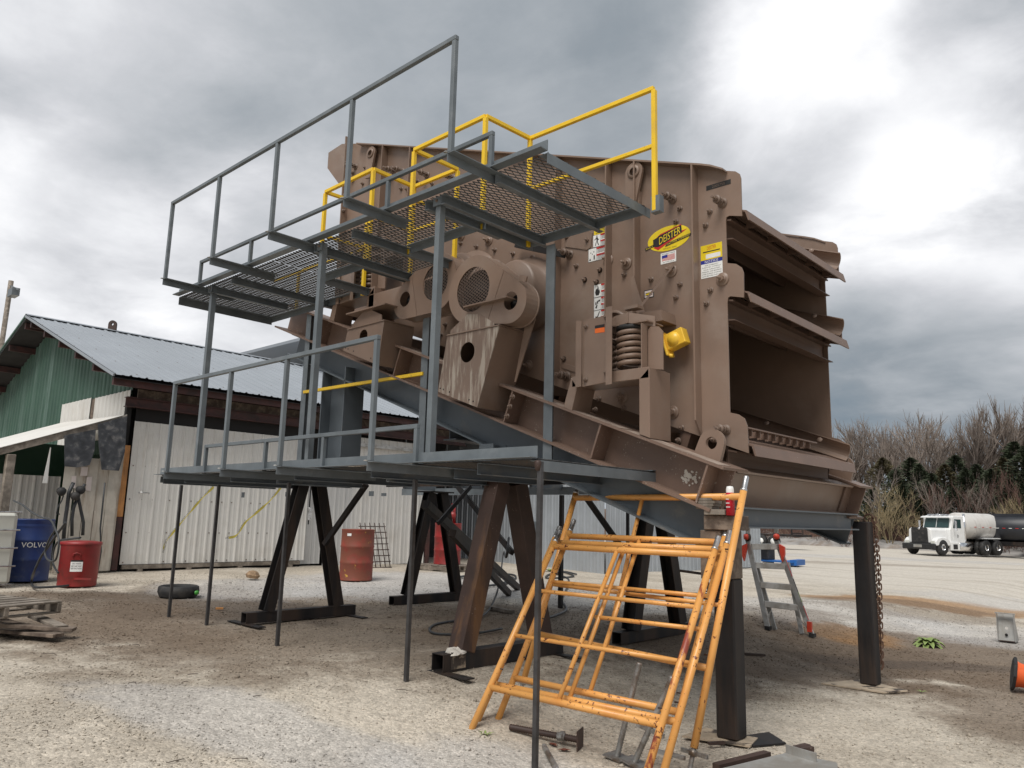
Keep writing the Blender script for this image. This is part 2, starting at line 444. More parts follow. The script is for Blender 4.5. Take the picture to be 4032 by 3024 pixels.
def ground_mat(stones=False):
    m = bpy.data.materials.new('loose_limestone' if stones else 'gravel_yard'); m.use_nodes = True
    t = NB(m.node_tree); bs = m.node_tree.nodes['Principled BSDF']
    geo = t.n('ShaderNodeNewGeometry'); co = geo.outputs['Position']
    nz = t.noise(co, .9, 6, .6, .3); nzf = t.noise(co, 4.5, 5, .65, .2)
    stone = t.vor(co, 46, out='Color'); stb = t.n('ShaderNodeRGBToBW'); t.link(stone, stb.inputs[0]); sv = stb.outputs[0]
    stone2 = t.vor(co, 105, out='Color'); stb2 = t.n('ShaderNodeRGBToBW'); t.link(stone2, stb2.inputs[0]); sv2 = stb2.outputs[0]
    sep_ = t.n('ShaderNodeSeparateXYZ'); t.link(co, sep_.inputs[0]); X, Y = sep_.outputs[0], sep_.outputs[1]
    sandy = t.mix(t.ramp(nz, .35, .65), (.40, .35, .285), (.51, .455, .38))
    white = (.47, .455, .44); brown = (.15, .108, .075); dark = (.075, .058, .048); rust = (.32, .17, .065)

    def ell(cx_, cy_, rx, ry, rot=0, wob=.55):
        c_, s_ = math.cos(rot), math.sin(rot)
        dx = t.math('SUBTRACT', X, cx_); dy = t.math('SUBTRACT', Y, cy_)
        a = t.math('DIVIDE', t.math('ADD', t.math('MULTIPLY', dx, c_), t.math('MULTIPLY', dy, s_)), rx)
        b_ = t.math('DIVIDE', t.math('SUBTRACT', t.math('MULTIPLY', dy, c_), t.math('MULTIPLY', dx, s_)), ry)
        d = t.math('SQRT', t.math('ADD', t.math('MULTIPLY', a, a), t.math('MULTIPLY', b_, b_)))
        d = t.math('ADD', d, t.math('MULTIPLY', t.math('SUBTRACT', nz, .5), wob * 2.2))
        d = t.math('ADD', d, t.math('MULTIPLY', t.math('SUBTRACT', nzf, .5), .5))
        return t.math('SUBTRACT', 1.0, t.ramp(d, .72, 1.22))
    col = sandy
    # far packed drive is paler and smoother
    far = t.ramp(Y, 17, 24)
    col = t.mix(far, col, (.55, .505, .44))
    patches = [
        (brown, .68, -9.4, 6.0, 4.2, 3.4, -.2), (dark, .62, -11.0, 5.2, 2.6, 1.3, .5), (brown, .62, -11.4, 3.4, 3.2, 1.7, .2),
        (white, .75, -11.8, 10.2, 2.6, 3.0, .1), (white, .6, -8.2, 11.6, 2.2, 2.0, 0), (white, .55, -12.6, 7.2, 1.6, 1.6, 0),
        (brown, .65, -6.4, 8.6, 2.6, 2.2, .2), (brown, .75, -4.6, 10.2, 2.2, 2.6, 0), (white, .55, -5.4, 14.2, 2.4, 2.2, 0),
        (brown, .85, -2.9, 12.4, 1.9, 3.2, -.2), (brown, .72, -1.6, 9.6, 1.0, 2.0, 0), (dark, .5, -3.1, 10.9, 1.3, .35, .7),
        (rust, .75, -4.6, 19.2, 3.8, .9, .9), (rust, .6, -4.4, 12.4, .7, .8, 0), (white, .55, -3.2, 15.6, 1.5, 1.8, .4), (brown, .45, -5.6, 12.6, 1.2, 1.4, .3), (brown, .4, -4.6, 16.8, 2.4, .7, .9),
        (white, .45, -4.0, 22.5, 3.2, 1.3, .9), (dark, .45, -5.4, 17.6, 2.6, .6, .9), (white, .5, -3.6, 3.9, 1.0, .6, .3), (white, .5, -5.2, 3.0, 1.6, .5, .3),
        (white, .6, -14, 45, 14, 2.0, .95), (brown, .4, -12, 36, 9, 1.0, .95),
    ]
    for c_, amt, cx_, cy_, rx, ry, rot in patches:
        col = t.mix(t.math('MULTIPLY', ell(cx_, cy_, rx, ry, rot), amt), col, c_)
    # streaky tyre tracks on the drive
    mp = t.n('ShaderNodeMapping'); t.link(co, mp.inputs[0]); mp.inputs['Rotation'].default_value = (0, 0, -.72); mp.inputs['Scale'].default_value = (.10, 1.3, 1)
    trk = t.noise(mp.outputs[0], 1.1, 6, .6)
    col = t.mix(t.math('MULTIPLY', far, t.math('MULTIPLY', t.ramp(trk, .48, .66), .45)), col, (.30, .25, .19))
    # per stone tone
    fadest = t.math('SUBTRACT', 1.0, t.math('MULTIPLY', far, .6))
    k = t.math('ADD', .76, t.math('MULTIPLY', sv, .50))
    k2 = t.math('ADD', .78, t.math('MULTIPLY', sv2, .44))
    kk = t.math('MULTIPLY', k, k2)
    kk = t.math('ADD', 1.0, t.math('MULTIPLY', t.math('SUBTRACT', kk, 1.0), fadest))
    mot = t.noise(co, 14, 5, .7)
    kk = t.math('MULTIPLY', kk, t.math('MULTIPLY', t.math('ADD', .62, t.math('MULTIPLY', mot, .76)), t.math('ADD', .80, t.math('MULTIPLY', nzf, .40))))
    if stones: kk = t.math('ADD', .62, t.math('MULTIPLY', geo.outputs['Random Per Island'], .66))
    mul = t.n('ShaderNodeVectorMath', operation='SCALE'); t.link(col, mul.inputs[0]); t.link(kk, mul.inputs['Scale'])
    t.link(mul.outputs[0], bs.inputs['Base Color'])
    bs.inputs['Roughness'].default_value = .9; bs.inputs['Specular IOR Level'].default_value = .25
    v1_ = t.vor(co, 46); v2_ = t.vor(co, 105)
    h = t.math('ADD', t.math('MULTIPLY', t.math('SUBTRACT', 1.0, v1_), .7), t.math('MULTIPLY', t.math('SUBTRACT', 1.0, v2_), .3))
    if not stones: t.link(t.bump(h, .5, .016, t.bump(nzf, .3, .05)), bs.inputs['Normal'])
    return m


GROUND = ground_mat()


STONE = ground_mat(True)


# ------------------------------------------------------------------ slope shared by the screen and the beams under it
SL = math.atan(.371)
SD = Vector((math.cos(SL), 0, -math.sin(SL)))      # down the slope, towards the discharge end
SN = Vector((math.sin(SL), 0, math.cos(SL)))       # normal to the slope
TOP0 = Vector((-2.9, 0, 2.04))                     # upper flange of the screen base at the discharge end


def on_slope(d, y, h=0.0):
    """point d metres up the slope from the discharge end, h metres above the top flange"""
    return TOP0 - SD * d + SN * h + Vector((0, y, 0))


def hprof(w, h, tf, tw):
    return [(-w / 2, 0), (w / 2, 0), (w / 2, -tf), (tw / 2, -tf), (tw / 2, -h + tf), (w / 2, -h + tf), (w / 2, -h), (-w / 2, -h), (-w / 2, -h + tf), (-tw / 2, -h + tf), (-tw / 2, -tf), (-w / 2, -tf)]


YN, YF = 5.77, 8.79           # centre lines of the near and far beams
PN, PF = 6.10, 8.41           # side plates of the screen

# grey support frame
sf = thing('machine_stand', (-6, 7.3, 1.5), 'grey painted sloping steel support frame under the brown screen base, on trestles and posts', 'steel frame')
HB = .372
for y in (YN, YF):
    part('beam', MB().ext(on_slope(6.9, y, -HB), on_slope(-.14 if y == YN else .02, y, -HB), hprof(.30, .30, .016, .012), SN), GREYB, sf, bevel=0)
part('cross_beam', MB().ext((-3.06, YN + .1, 1.742), (-3.06, YF - .1, 1.742), hprof(.18, .172, .014, .012)), GREYB, sf)
part('cross_beam', MB().ext(on_slope(3.4, YN, -.62), on_slope(3.4, YF, -.62), hprof(.2, .2, .014, .012)), GREYB, sf)
for y in (YN, YF):
    part('column', MB().ext((-8.40, y, 2.06), (-8.40, y, 3.46), [(a, b_ + .26) for a, b_ in hprof(.30, .52, .018, .014)], (1, 0, 0)), GREYB, sf)

# brown base of the screen
sb = thing('screen_base', (-6, 7.3, 2.0), 'brown painted H-beam base lying on the grey frame, with lifting eyes at its end', 'steel base')
for y in (YN, YF):
    part('beam', MB().ext(on_slope(7.3, y), on_slope(0, y), hprof(.43, HB, .022, .016), SN), BROWN_BEAM, sb)
    for d in (.14, 1.26, 2.42, 4.35, 6.2):
        st = MB()
        c0 = on_slope(d, y, -HB / 2)
        m_ = Matrix((SD, (0, 1, 0), SN)).transposed()
        for sy in (-1, 1): st.box(c0 + Vector((0, sy * .108, 0)), (.018, .196, HB - .05), m_)
        part('stiffener', st, BROWN_BEAM, sb)
    eye = MB()
    o = on_slope(.30, y + (.06 if y == YN else .0), 0)
    out = [(-.125, 0), (.125, 0), (.118, .11)] + [(.116 * math.cos(a), .125 + .116 * math.sin(a)) for a in [math.pi * k / 14 for k in range(15)]] + [(-.118, .11)]
    eye.plate_hole(out, (0, .125), .052, o, SD, SN, (0, 1, 0), -.02, .02)
    part('lifting_eye', eye, BROWN, sb)
part('cross_member', MB().ext(on_slope(.16, YN + .18, -.03), on_slope(.16, YF - .18, -.03), hprof(.18, .335, .018, .014), SN), BROWN, sb)
part('cross_member', MB().ext(on_slope(4.5, YN, -.05), on_slope(4.5, YF, -.05), hprof(.18, .30, .018, .014), SN), BROWN_SHADED, sb)
part('cross_member', MB().ext(on_slope(7.0, YN, -.05), on_slope(7.0, YF, -.05), hprof(.18, .30, .018, .014), SN), BROWN_SHADED, sb)
# pale spilled dust lying on the top flange
for d0, d1 in ((.05, 1.0), (1.05, 2.5), (2.55, 4.4)):
    part('dust_film', MB().ext(on_slope(d1, YN - .10, .004), on_slope(d0, YN - .10, .004), [(-.10, -.003), (.10, -.003), (.10, .0), (-.10, .0)], SN), DUST, sb, kind='stuff')
# paint splat on the web
sp = MB(); rnd = random.Random(3)
for k in range(26):
    a, rr = rnd.random() * 6.28, rnd.random() ** .7 * .075
    c0 = on_slope(.36 + math.cos(a) * rr * 1.2, YN - .0095, -.20 + math.sin(a) * rr)
    q_ = .004 + rnd.random() * .018 * (1.2 - rr / .075)
    pts = [(math.cos(t) * q_ * (1 + .5 * rnd.random()), math.sin(t) * q_ * (1 + .4 * rnd.random())) for t in [6.283 * i / 7 for i in range(7)]]
    sp.prism(pts, c0, SD, SN, (0, 1, 0), -.001 - .0002 * k, 0)
part('plaster_splash', sp, CONCR, sb, kind='stuff')

# ---- the screen itself
ms = thing('vibrating_screen', (-6, 7.3, 2.2), 'large brown three-deck vibrating screen with bolted side plates, open discharge decks and company badge', 'screening machine')
O = [(-3.096, 4.766), (-2.998, 4.73), (-2.96, 4.695), (-2.948, 4.651), (-2.948, 4.293), (-3.07, 4.328), (-3.098, 4.32), (-3.104, 4.28), (-3.102, 3.89), (-3.016, 3.864), (-2.966, 3.822), (-2.948, 3.769), (-2.951, 3.546), (-3.078, 3.58), (-3.1, 3.57), (-3.108, 3.528)]
O2 = [(-3.109, 2.548), (-3.033, 2.527), (-2.977, 2.488), (-2.953, 2.422), (-2.947, 2.191)]
XR = O2[-1][0]; ZB = O2[-1][1]
lowl = (-9.15, ZB + .371 * (XR + 9.15))
feed = [(-9.319, 6.458), (-9.639, 6.795), (-9.641, 7.049), (-9.293, 7.078)]
topl = [(-8.79, 6.919), (-8.557, 6.795)]
xw = feed[0][0]
outline = [O2[-1], lowl, (-9.15, feed[0][1])] + [feed[0]] + feed[1:] + topl[:1] + [(-4.718, 5.379)] + O + O2[:-1]
outline = [tuple(p) for p in outline]
for y, nm in ((PN, 'n'), (PF, 'f')):
    part('side_plate', MB().xz(outline, y - .006, y + .006), BROWN, ms)
TLs = (-8.787, 6.894)
TRs = (-3.196, 4.828)
tsl = (TRs[1] - TLs[1]) / (TRs[0] - TLs[0])
for y, s in ((PN, -1), (PF, 1)):
    fl = MB()
    yy0, yy1 = (y - .10, y + .02) if s < 0 else (y - .02, y + .10)
    fl.xz([(TLs[0], TLs[1]), (TRs[0] - .10, TRs[1] - .10 * tsl), (TRs[0], TRs[1] - .005), (TRs[0] + .12, TRs[1] - .075), (TRs[0] + .12, TRs[1] - .09), (TRs[0], TRs[1] - .023), (TRs[0] - .10, TRs[1] - .10 * tsl - .018), (TLs[0], TLs[1] - .018)], yy0, yy1)
    part('top_flange', fl, BROWN, ms)
    # vertical stiffeners with stitch welds
    for x, zt_, zb_, dpt, cut in ((-3.385, None, 2.35, .10, .14), (-4.02, None, 3.2, .10, 0), (-4.36, None, 3.45, .10, 0), (-5.02, None, 3.047, .11, .12),
                            (-7.55, None, 4.3, .10, 0), (-8.15, None, 4.6, .10, 0), (-8.42, None, 4.6, .06, 0)):
        zt_ = TLs[1] + tsl * (x - TLs[0]) - .02
        y0, y1 = (y - .008 - dpt, y - .008) if s < 0 else (y + .008, y + .008 + dpt)
        pts = [(y0, zt_), (y1, zt_), (y1, zb_), (y0, zb_ + cut)]
        if s > 0: pts = [(y0, zt_), (y1, zt_), (y1, zb_ + cut), (y0, zb_)]
        part('stiffener', MB().yz(pts, x - .008, x + .008), BROWN, ms)
        if s < 0:
            wl = MB(); z = zt_ - .12; rr = random.Random(int(x * -100))
            while z > zb_ + .1:
                ln = .07 + rr.random() * .05
                wl.tube([(x - .012, y - .012, z), (x - .012, y - .012, z - ln)], .007, 6); z -= ln + .012 + rr.random() * .03
            part('weld_bead', wl, DARKBOLT, ms, kind='stuff')
# feed flange
for y, s in ((PN, -1),):
    zt_ = TLs[1] + .07
    part('feed_flange', MB().bb(-9.06, -9.04, y - .11, y - .008, 4.55, 7.076), BROWN, ms)
# the closing wall at the feed end, and the top deck liner
part('feed_wall', MB().bb(-9.2, -9.18, PN + .01, PF - .01, 4.4, 5.2), BROWN_SHADED, ms)

# three decks, their lips and trough beams
for zl, nm in ((4.293, 'a'), (3.545, 'b'), (2.21, 'c')):
    third = nm == 'c'
    lip = MB()
    lip.xz([(-2.90, zl - .045), (-2.885, zl - .045), (-2.91, zl + .05), (-3.15, zl + .14), (-3.15, zl + .125), (-2.925, zl + .04)], PN + .01, PF + .02 if not third else PF + .03)
    part('discharge_lip', lip, BROWN_BEAM, ms)
    ch = MB()
    ch.xz([(-3.14, zl + .10), (-3.155, zl + .10), (-3.155, zl - .16), (-3.05, zl - .175), (-3.045, zl - .185), (-3.17, zl - .172), (-3.17, zl + .10)][:6], PN + .01, PF - .03)
    ch.xz([(-3.06, zl + .005), (-3.06, zl - .01), (-3.15, zl + .01), (-3.15, zl + .025)], PN + .01, PF - .03)
    part('lip_beam', ch, BROWN_SHADED, ms)
    for k in range(5):
        y = PN + .25 + k * (PF - PN - .5) / 4
        part('lip_rib', MB().xz([(-2.9, zl - .03), (-3.02, zl + .05), (-3.04, zl - .02)], y - .005, y + .005), BROWN_SHADED, ms)
    dk = MB(); L_ = 5.9
    a0 = Vector((-3.1, 0, zl + (.11 if not third else .09))); a1 = a0 - SD * L_
    dk.ext(a1 + Vector((0, (PN + PF) / 2, 0)), a0 + Vector((0, (PN + PF) / 2, 0)), [(-(PF - PN) / 2 + .01, -.02), ((PF - PN) / 2 - .01, -.02), ((PF - PN) / 2 - .01, 0), (-(PF - PN) / 2 + .01, 0)], SN)
    part('screen_deck', dk, BROWN_SHADED, ms)
    for k in range(4):
        p = a0 - SD * (.45 + k * 1.3) - SN * .11
        part('deck_beam', MB().ext((p.x, PN + .01, p.z), (p.x, PF - .01, p.z), [(-.05, -.14), (.05, -.14), (.05, .08), (-.05, .08)], SN), BROWN_SHADED, ms)
    # curved clamp rail down the far side plate
    cr = MB(); prof = []
    for k in range(9):
        t = -.9 + k * 2.3 / 8; prof.append((.105 * math.cos(t), .105 * math.sin(t)))
    prof = [(a * 1.0, b_) for a, b_ in prof] + [((a) * .90, b_ * .90) for a, b_ in prof[::-1]]
    p0 = a0 + Vector((.17, PF - .115, .06)); p1 = p0 - SD * 5.2
    cr.ext(p1, p0, [(-a, b_) for a, b_ in prof], SN)
    part('clamp_rail', cr, BROWN, ms)
    for k in range(3 if third else 1):
        q_ = p0 - SD * (.25 + k * .62)
        part('rail_bolt', MB().lathe([(.0, .02), (.022, .018), (.03, .0)], q_ + Vector((0, -.085, .06)), (0, -.8, .6), 12), BROWN, ms)
# bottom deck edge clamp strip with openings
eb = MB(); zl = 2.21
for k in range(9):
    y = PN + .12 + k * .155
    eb.box((-3.02, y, zl + .165), (.10, .012, .055))
eb.bar((-2.98, PN + .02, zl + .20), (-2.98, PN + 1.5, zl + .20), .05, .012)
part('cloth_clamp', eb, BROWN_BEAM, ms)
part('bracing_tube', MB().lathe([(.0, 0), (.12, 0), (.12, .6), (.145, .6), (.145, .615), (.0, .615)], (-4.35, PN + .01, 3.05), (0, 1, 0), 24), BROWN_SHADED, ms)

# ---- bolts on the near side plate
HEX = [(math.cos(k * math.pi / 3), math.sin(k * math.pi / 3)) for k in range(6)]
bsm = MB()
bsm.lathe([(.0, .003), (.030, .003), (.030, .0)], (0, 0, 0), (0, -1, 0), 12)
bsm.prism([(a * .021, b_ * .021) for a, b_ in HEX], (0, 0, 0), (1, 0, 0), (0, 0, 1), (0, -1, 0), .003, .026)
bsm.lathe([(.0, .046), (.010, .045), (.011, .026)], (0, 0, 0), (0, -1, 0), 8)
BOLT = mesh_of('bolt', bsm, DARKBOLT)
bl = MB()
bl.lathe([(.0, .012), (.060, .012), (.066, .004), (.066, 0)], (0, 0, 0), (0, -1, 0), 20)
bl.lathe([(.0, .022), (.042, .022), (.042, .012)], (0, 0, 0), (0, -1, 0), 16)
bl.prism([(a * .033, b_ * .033) for a, b_ in HEX], (0, 0, 0), (1, 0, 0), (0, 0, 1), (0, -1, 0), .022, .056)
bl.lathe([(.0, .105), (.013, .103), (.016, .056)], (0, 0, 0), (0, -1, 0), 10)
BOLTL = mesh_of('large_bolt', bl, BROWN)
bs_ = MB()
bs_.lathe([(.0, .01), (.05, .01), (.05, 0)], (0, 0, 0), (0, -1, 0), 18)
hel = [(.032 * math.cos(t), -.018 - .0125 * t / 2, .032 * math.sin(t)) for t in [k * .5 for k in range(30)]]
bs_.tube(hel, .008, 6)
bs_.lathe([(.0, .128), (.036, .128), (.040, .122), (.040, .114), (.0, .114)], (0, 0, 0), (0, -1, 0), 18)
bs_.prism([(a * .024, b_ * .024) for a, b_ in HEX], (0, 0, 0), (1, 0, 0), (0, 0, 1), (0, -1, 0), .128, .158)
bs_.tube([(0, -.01, 0), (0, -.205, 0)], .011, 8)
bs_.box((0, -.185, 0), (.05, .012, .014))
BOLTS = mesh_of('spring_bolt', bs_, DARKBOLT)

small = [(-3.568, 4.524), (-3.611, 4.405), (-3.257, 4.413), (-3.302, 4.293), (-3.577, 3.782), (-3.621, 3.664), (-3.889, 3.892), (-3.267, 3.668), (-3.309, 3.552), (-4.198, 4.001), (-4.496, 4.111), (-4.538, 3.992), (-4.688, 4.046), (-3.581, 2.442), (-3.266, 2.322), (-3.618, 2.33), (-3.307, 2.209), (-4.951, 3.243), (-4.205, 2.671), (-4.544, 2.681), (-4.501, 2.786), (-6.587, 4.882), (-6.311, 4.775), (-6.005, 4.665), (-5.712, 4.555), (-5.41, 4.445), (-6.505, 4.718), (-5.758, 4.436), (-5.453, 4.325), (-4.799, 4.218), (-4.496, 4.11), (-5.376, 4.144), (-4.934, 4.565), (-4.655, 4.466), (-4.689, 4.046), (-4.54, 3.996), (-8.649, 6.493), (-8.948, 6.499), (-8.688, 6.263), (-7.801, 5.931), (-7.677, 5.889), (-7.476, 5.947), (-8.936, 6.383), (-7.266, 5.425), (-7.039, 5.297), (-7.369, 5.751), (-7.171, 5.822), (-4.955, 3.247), (-7.237, 4.26), (-6.804, 3.898), (-6.877, 3.783)]
for x, z in small: put('bolt', BOLT, ms, (x, PN - .007, z), (0, random.random(), 0))
large = [(-3.667, 3.931), (-3.147, 3.748), (-4.172, 4.111), (-4.394, 4.194), (-3.668, 2.589), (-4.219, 2.781), (-6.108, 4.802), (-6.591, 4.969), (-5.445, 3.231)]
for x, z in large: put('large_bolt', BOLTL, ms, (x, PN - .007, z), (0, random.random(), 0), .95)
sprg = [(-3.644, 4.642), (-3.13, 4.464), (-3.15, 2.4), (-4.906, 3.06), (-4.91, 3.049), (-8.893, 6.587), (-7.984, 6.239), (-7.803, 6.184), (-7.282, 5.976), (-6.779, 5.784), (-4.89, 4.364)]
for x, z in sprg: put('spring_bolt', BOLTS, ms, (x, PN - .007, z), (0, random.random(), 0), .95)
for k in range(9): put('bolt', BOLT, ms, (-9.035, PN - .075, 4.75 + k * .235), (0, 0, math.pi / 2))

# lifting eyes on the side plate
for cx_, cz_, ang in ((-4.035, 5.011, -.12), (-8.445, 6.625, -.12)):
    e_ = MB(); ou = [(.10 * math.cos(a), .10 * math.sin(a)) for a in [math.pi * (-.05 + 1.1 * k / 16) for k in range(17)]] + [(-.055, -.36), (.055, -.36)]
    e_.plate_hole(ou, (0, 0), .042, (cx_, 0, cz_), (math.cos(ang), 0, math.sin(ang)), (-math.sin(ang), 0, math.cos(ang)), (0, 1, 0), PN - .085, PN - .055, 24)
    e_.lathe([(.042, 0), (.068, 0), (.068, .012), (.042, .012)], (cx_, PN - .085, cz_), (0, -1, 0), 24)
    e_.bb(cx_ - .045, cx_ + .045, PN - .055, PN - .007, cz_ - .34, cz_ - .2)
    part('lifting_eye', e_, BROWN, ms)

# inspection covers
for pts in ([(-4.954, 4.536), (-4.764, 4.59), (-4.627, 4.565), (-4.592, 4.532), (-4.615, 4.376), (-4.663, 4.362), (-4.952, 4.461)], [(-4.967, 3.206), (-4.982, 3.166), (-4.96, 3.146), (-4.677, 3.04), (-4.678, 3.106)]):
    part('cover_plate', MB().xz(pts, PN - .016, PN - .0065), BROWN, ms, bevel=.002)
# bearing housings showing behind the belt guards
for cx_, cz_ in ((-5.45, 4.02), (-6.35, 4.30)):
    part('drive_housing', MB().lathe([(.0, .30), (.30, .30), (.33, .27), (.33, .05), (.42, .04), (.42, 0)], (cx_, PN - .007, cz_), (0, -1, 0), 40), BROWN, ms)


def belt_guard(big, rb, smallc, rs, yf, depth, meshc, rm, hole, rh, slit):
    bx_, bz_ = big; sx_, sz_ = smallc
    d = math.hypot(sx_ - bx_, sz_ - bz_); base_a = math.atan2(sz_ - bz_, sx_ - bx_); off = math.acos((rb - rs) / d)
    pts = []
    for k in range(25):
        a = base_a + off + (2 * math.pi - 2 * off) * k / 24; pts.append((bx_ + rb * math.cos(a), bz_ + rb * math.sin(a)))
    for k in range(13):
        a = base_a - off + 2 * off * k / 12; pts.append((sx_ + rs * math.cos(a), sz_ + rs * math.sin(a)))
    gb = MB(); n = len(pts)
    # face split into two plates, each with its round opening
    nx, nz = math.cos(base_a), math.sin(base_a)
    def side(sgn):
        cut = slit; o_ = []
        for i in range(n):
            a, b_ = pts[i], pts[(i + 1) % n]
            da = ((a[0] - bx_) * nx + (a[1] - bz_) * nz) - cut; db = ((b_[0] - bx_) * nx + (b_[1] - bz_) * nz) - cut
            if da * sgn >= 0: o_.append(a)
            if da * db < 0: t = da / (da - db); o_.append((a[0] + (b_[0] - a[0]) * t, a[1] + (b_[1] - a[1]) * t))
        return o_
    gb.plate_hole(side(-1), meshc, rm, (0, 0, 0), (1, 0, 0), (0, 0, 1), (0, 1, 0), yf, yf + .006, 36)
    gb.plate_hole([(p[0] + nx * .006, p[1] + nz * .006) for p in side(1)], hole, rh, (0, 0, 0), (1, 0, 0), (0, 0, 1), (0, 1, 0), yf, yf + .006, 28)
    for i in range(n):
        a, b_ = pts[i], pts[(i + 1) % n]
        gb.add([(a[0], yf, a[1]), (b_[0], yf, b_[1]), (b_[0], yf + depth, b_[1]), (a[0], yf + depth, a[1])], [(0, 1, 2, 3)], True)
    g_ = part('belt_guard', gb, BROWN, ms)
    part('rolled_edge', MB().tube([(p[0], yf + depth - .01, p[1]) for p in pts + pts[:1]], .011, 6), BROWN, g_)
    mm = MB(); st_ = .030
    k0 = int(rm / st_) + 1
    for i in range(-2 * k0, 2 * k0 + 1):
        for sg in (1, -1):
            # slanted strands clipped to the circle
            c_ = i * st_ ; ux, uz = math.cos(.62 * sg), math.sin(.62 * sg)
            px_, pz_ = -uz * c_, ux * c_
            if abs(c_) >= rm: continue
            h_ = math.sqrt(rm * rm - c_ * c_)
            mm.bar((meshc[0] + px_ - ux * h_, yf + .010, meshc[1] + pz_ - uz * h_), (meshc[0] + px_ + ux * h_, yf + .010, meshc[1] + pz_ + uz * h_), .003, .007, (ux * 0 - uz, 0, ux))
    part('guard_mesh', mm, MESHM, g_, kind='stuff')
    part('belt_wheel', MB().lathe([(.0, .0), (.05, 0), (.05, .03), (rm * .95, .03), (rm * .95, .12), (.0, .12)], (meshc[0], yf + .06, meshc[1]), (0, 1, 0), 32), RUBBER, g_)
    part('motor_pulley', MB().lathe([(.0, .0), (.02, 0), (.02, .04), (rh * .9, .04), (rh * .7, .06), (rh * .9, .08), (rh * .9, .12), (0, .12)], (hole[0], yf + .05, hole[1]), (0, 1, 0), 24), RUBBER, g_)
    return g_


belt_guard((-5.58, 3.935), .365, (-5.045, 3.705), .215, 5.35, .20, (-5.575, 3.935), .24, (-5.035, 3.716), .092, .36)
belt_guard((-6.30, 4.18), .345, (-6.80, 4.055), .215, 5.46, .20, (-6.30, 4.18), .205, (-6.82, 4.078), .09, .36)
# latch plate and slotted stay on the first guard
part('latch', MB().box((-4.883, 5.36, 3.915), (.10, .02, .055), Matrix.Rotation(.35, 3, 'Y')), BROWN, ms)
part('guard_stay', MB().xz([(-5.084, 3.709), (-4.963, 3.669), (-4.927, 3.572), (-5.172, 2.951), (-5.189, 2.96), (-5.061, 3.528)], 5.60, 5.612), BROWN, ms)


def motor_box(face, cap, hole, rh, ymid, mat_face, plate):
    top_l, top_r, bot_r, bot_l = face
    yf, yb = 5.35, 5.80
    fb = MB(); fb.plate_hole([bot_l, bot_r, top_r, top_l], hole, rh, (0, 0, 0), (1, 0, 0), (0, 0, 1), (0, 1, 0), yf, yf + .010, 30)
    h = part('motor_stand', fb, mat_face, ms)
    sd_ = MB()
    for a, b_ in ((top_r, bot_r), (top_l, bot_l)):
        sg = -1 if a is top_r else 1
        sd_.prism([(0, 0), (yb - yf - .01, 0), (yb - yf - .01, 1), (0, 1)], (a[0], yf + .010, a[1]), (0, 1, 0), (b_[0] - a[0], 0, b_[1] - a[1]), (sg, 0, 0), 0, .010)
    sd_.prism([(0, 0), (1, 0), (1, 1), (0, 1)], (top_l[0], yf - .012, top_l[1] + .002), (top_r[0] - top_l[0] + .015, 0, top_r[1] - top_l[1]), (0, yb - yf, 0), (0, 0, 1), 0, .012)
    part('side_panel', sd_, BROWN, h)
    part('cap_plate', MB().xz(cap, yf - .004, yf + .008), mat_face, h)
    part('motor_plate', MB().prism(plate, (0, 0, 0), (1, 0, 0), (0, 1, 0), (-.08, 0, 1), 0, .016), BROWN, h)
    part('inner_shadow_plate', MB().xz([(p[0] * .98 + hole[0] * .02, p[1] * .98 + hole[1] * .02) for p in (bot_l, bot_r, top_r, top_l)], yb - .02, yb - .01), BROWN_SHADED, h)
    for (u_, v_) in ((.06, .1), (.14, .08), (.9, .08), (.8, .08), (.3, .07)):
        x = bot_l[0] + (bot_r[0] - bot_l[0]) * u_; z = bot_l[1] + (bot_r[1] - bot_l[1]) * u_ + .045
        part('bolt_hole', MB().lathe([(.0, .001), (.009, .001), (.009, 0)], (x, yf - .0005, z), (0, -1, 0), 10), HOLE, h)
    for k in range(3):
        p = (bot_r[0] + .06 + .01, 5.74, bot_r[1] + .09 + k * .09)
    return h


zc1 = 3.50
f1 = [(-5.94, 3.489), (-5.181, 3.483), (-5.456, 2.687), (-6.054, 2.903)]
c1 = [(-5.891, 3.496), (-5.888, 3.543), (-5.642, 3.677), (-5.455, 3.651), (-5.256, 3.527), (-5.248, 3.49)]
pz = 3.818
motor_box(f1, c1, (-5.627, 3.273), .107, 5.6, SCUFF, [(-5.64, 5.28), (-5.02, 5.28), (-5.02, 5.75), (-5.64, 5.75)])
f2 = [(-7.763, 3.824), (-7.043, 3.829), (-7.116, 3.314), (-7.829, 3.579)]
c2 = [(-7.699, 3.838), (-7.641, 3.901), (-7.425, 4.031), (-7.35, 4.026), (-7.098, 3.914), (-7.087, 3.844)]
motor_box(f2, c2, (-7.432, 3.705), .080, 5.6, BROWN, [(-7.72, 5.28), (-6.95, 5.28), (-6.95, 5.75), (-7.72, 5.75)])
for o in list(ms.children):
    if o.name.startswith('motor_stand'):
        for ch in o.children:
            if ch.name.startswith('motor_plate'): ch.location.z += (3.735 if ch.data.vertices[0].co.x + W[ms].x > -6.5 else 4.00) + 0
# splice plates with bolts on the base beam, right of each stand
for d_ in (2.30, 4.55):
    pl = part('splice_plate', MB().ext(on_slope(d_ + .16, YN - .0, -.03), on_slope(d_, YN - .0, -.03), [(-.216, -.31), (-.204, -.31), (-.204, 0), (-.216, 0)], SN), BROWN_BEAM, sb)
    for k in range(3):
        p = on_slope(d_ + .08, YN - .217, -.08 - k * .10)
        put('bolt', BOLT, pl, p, None, .9)


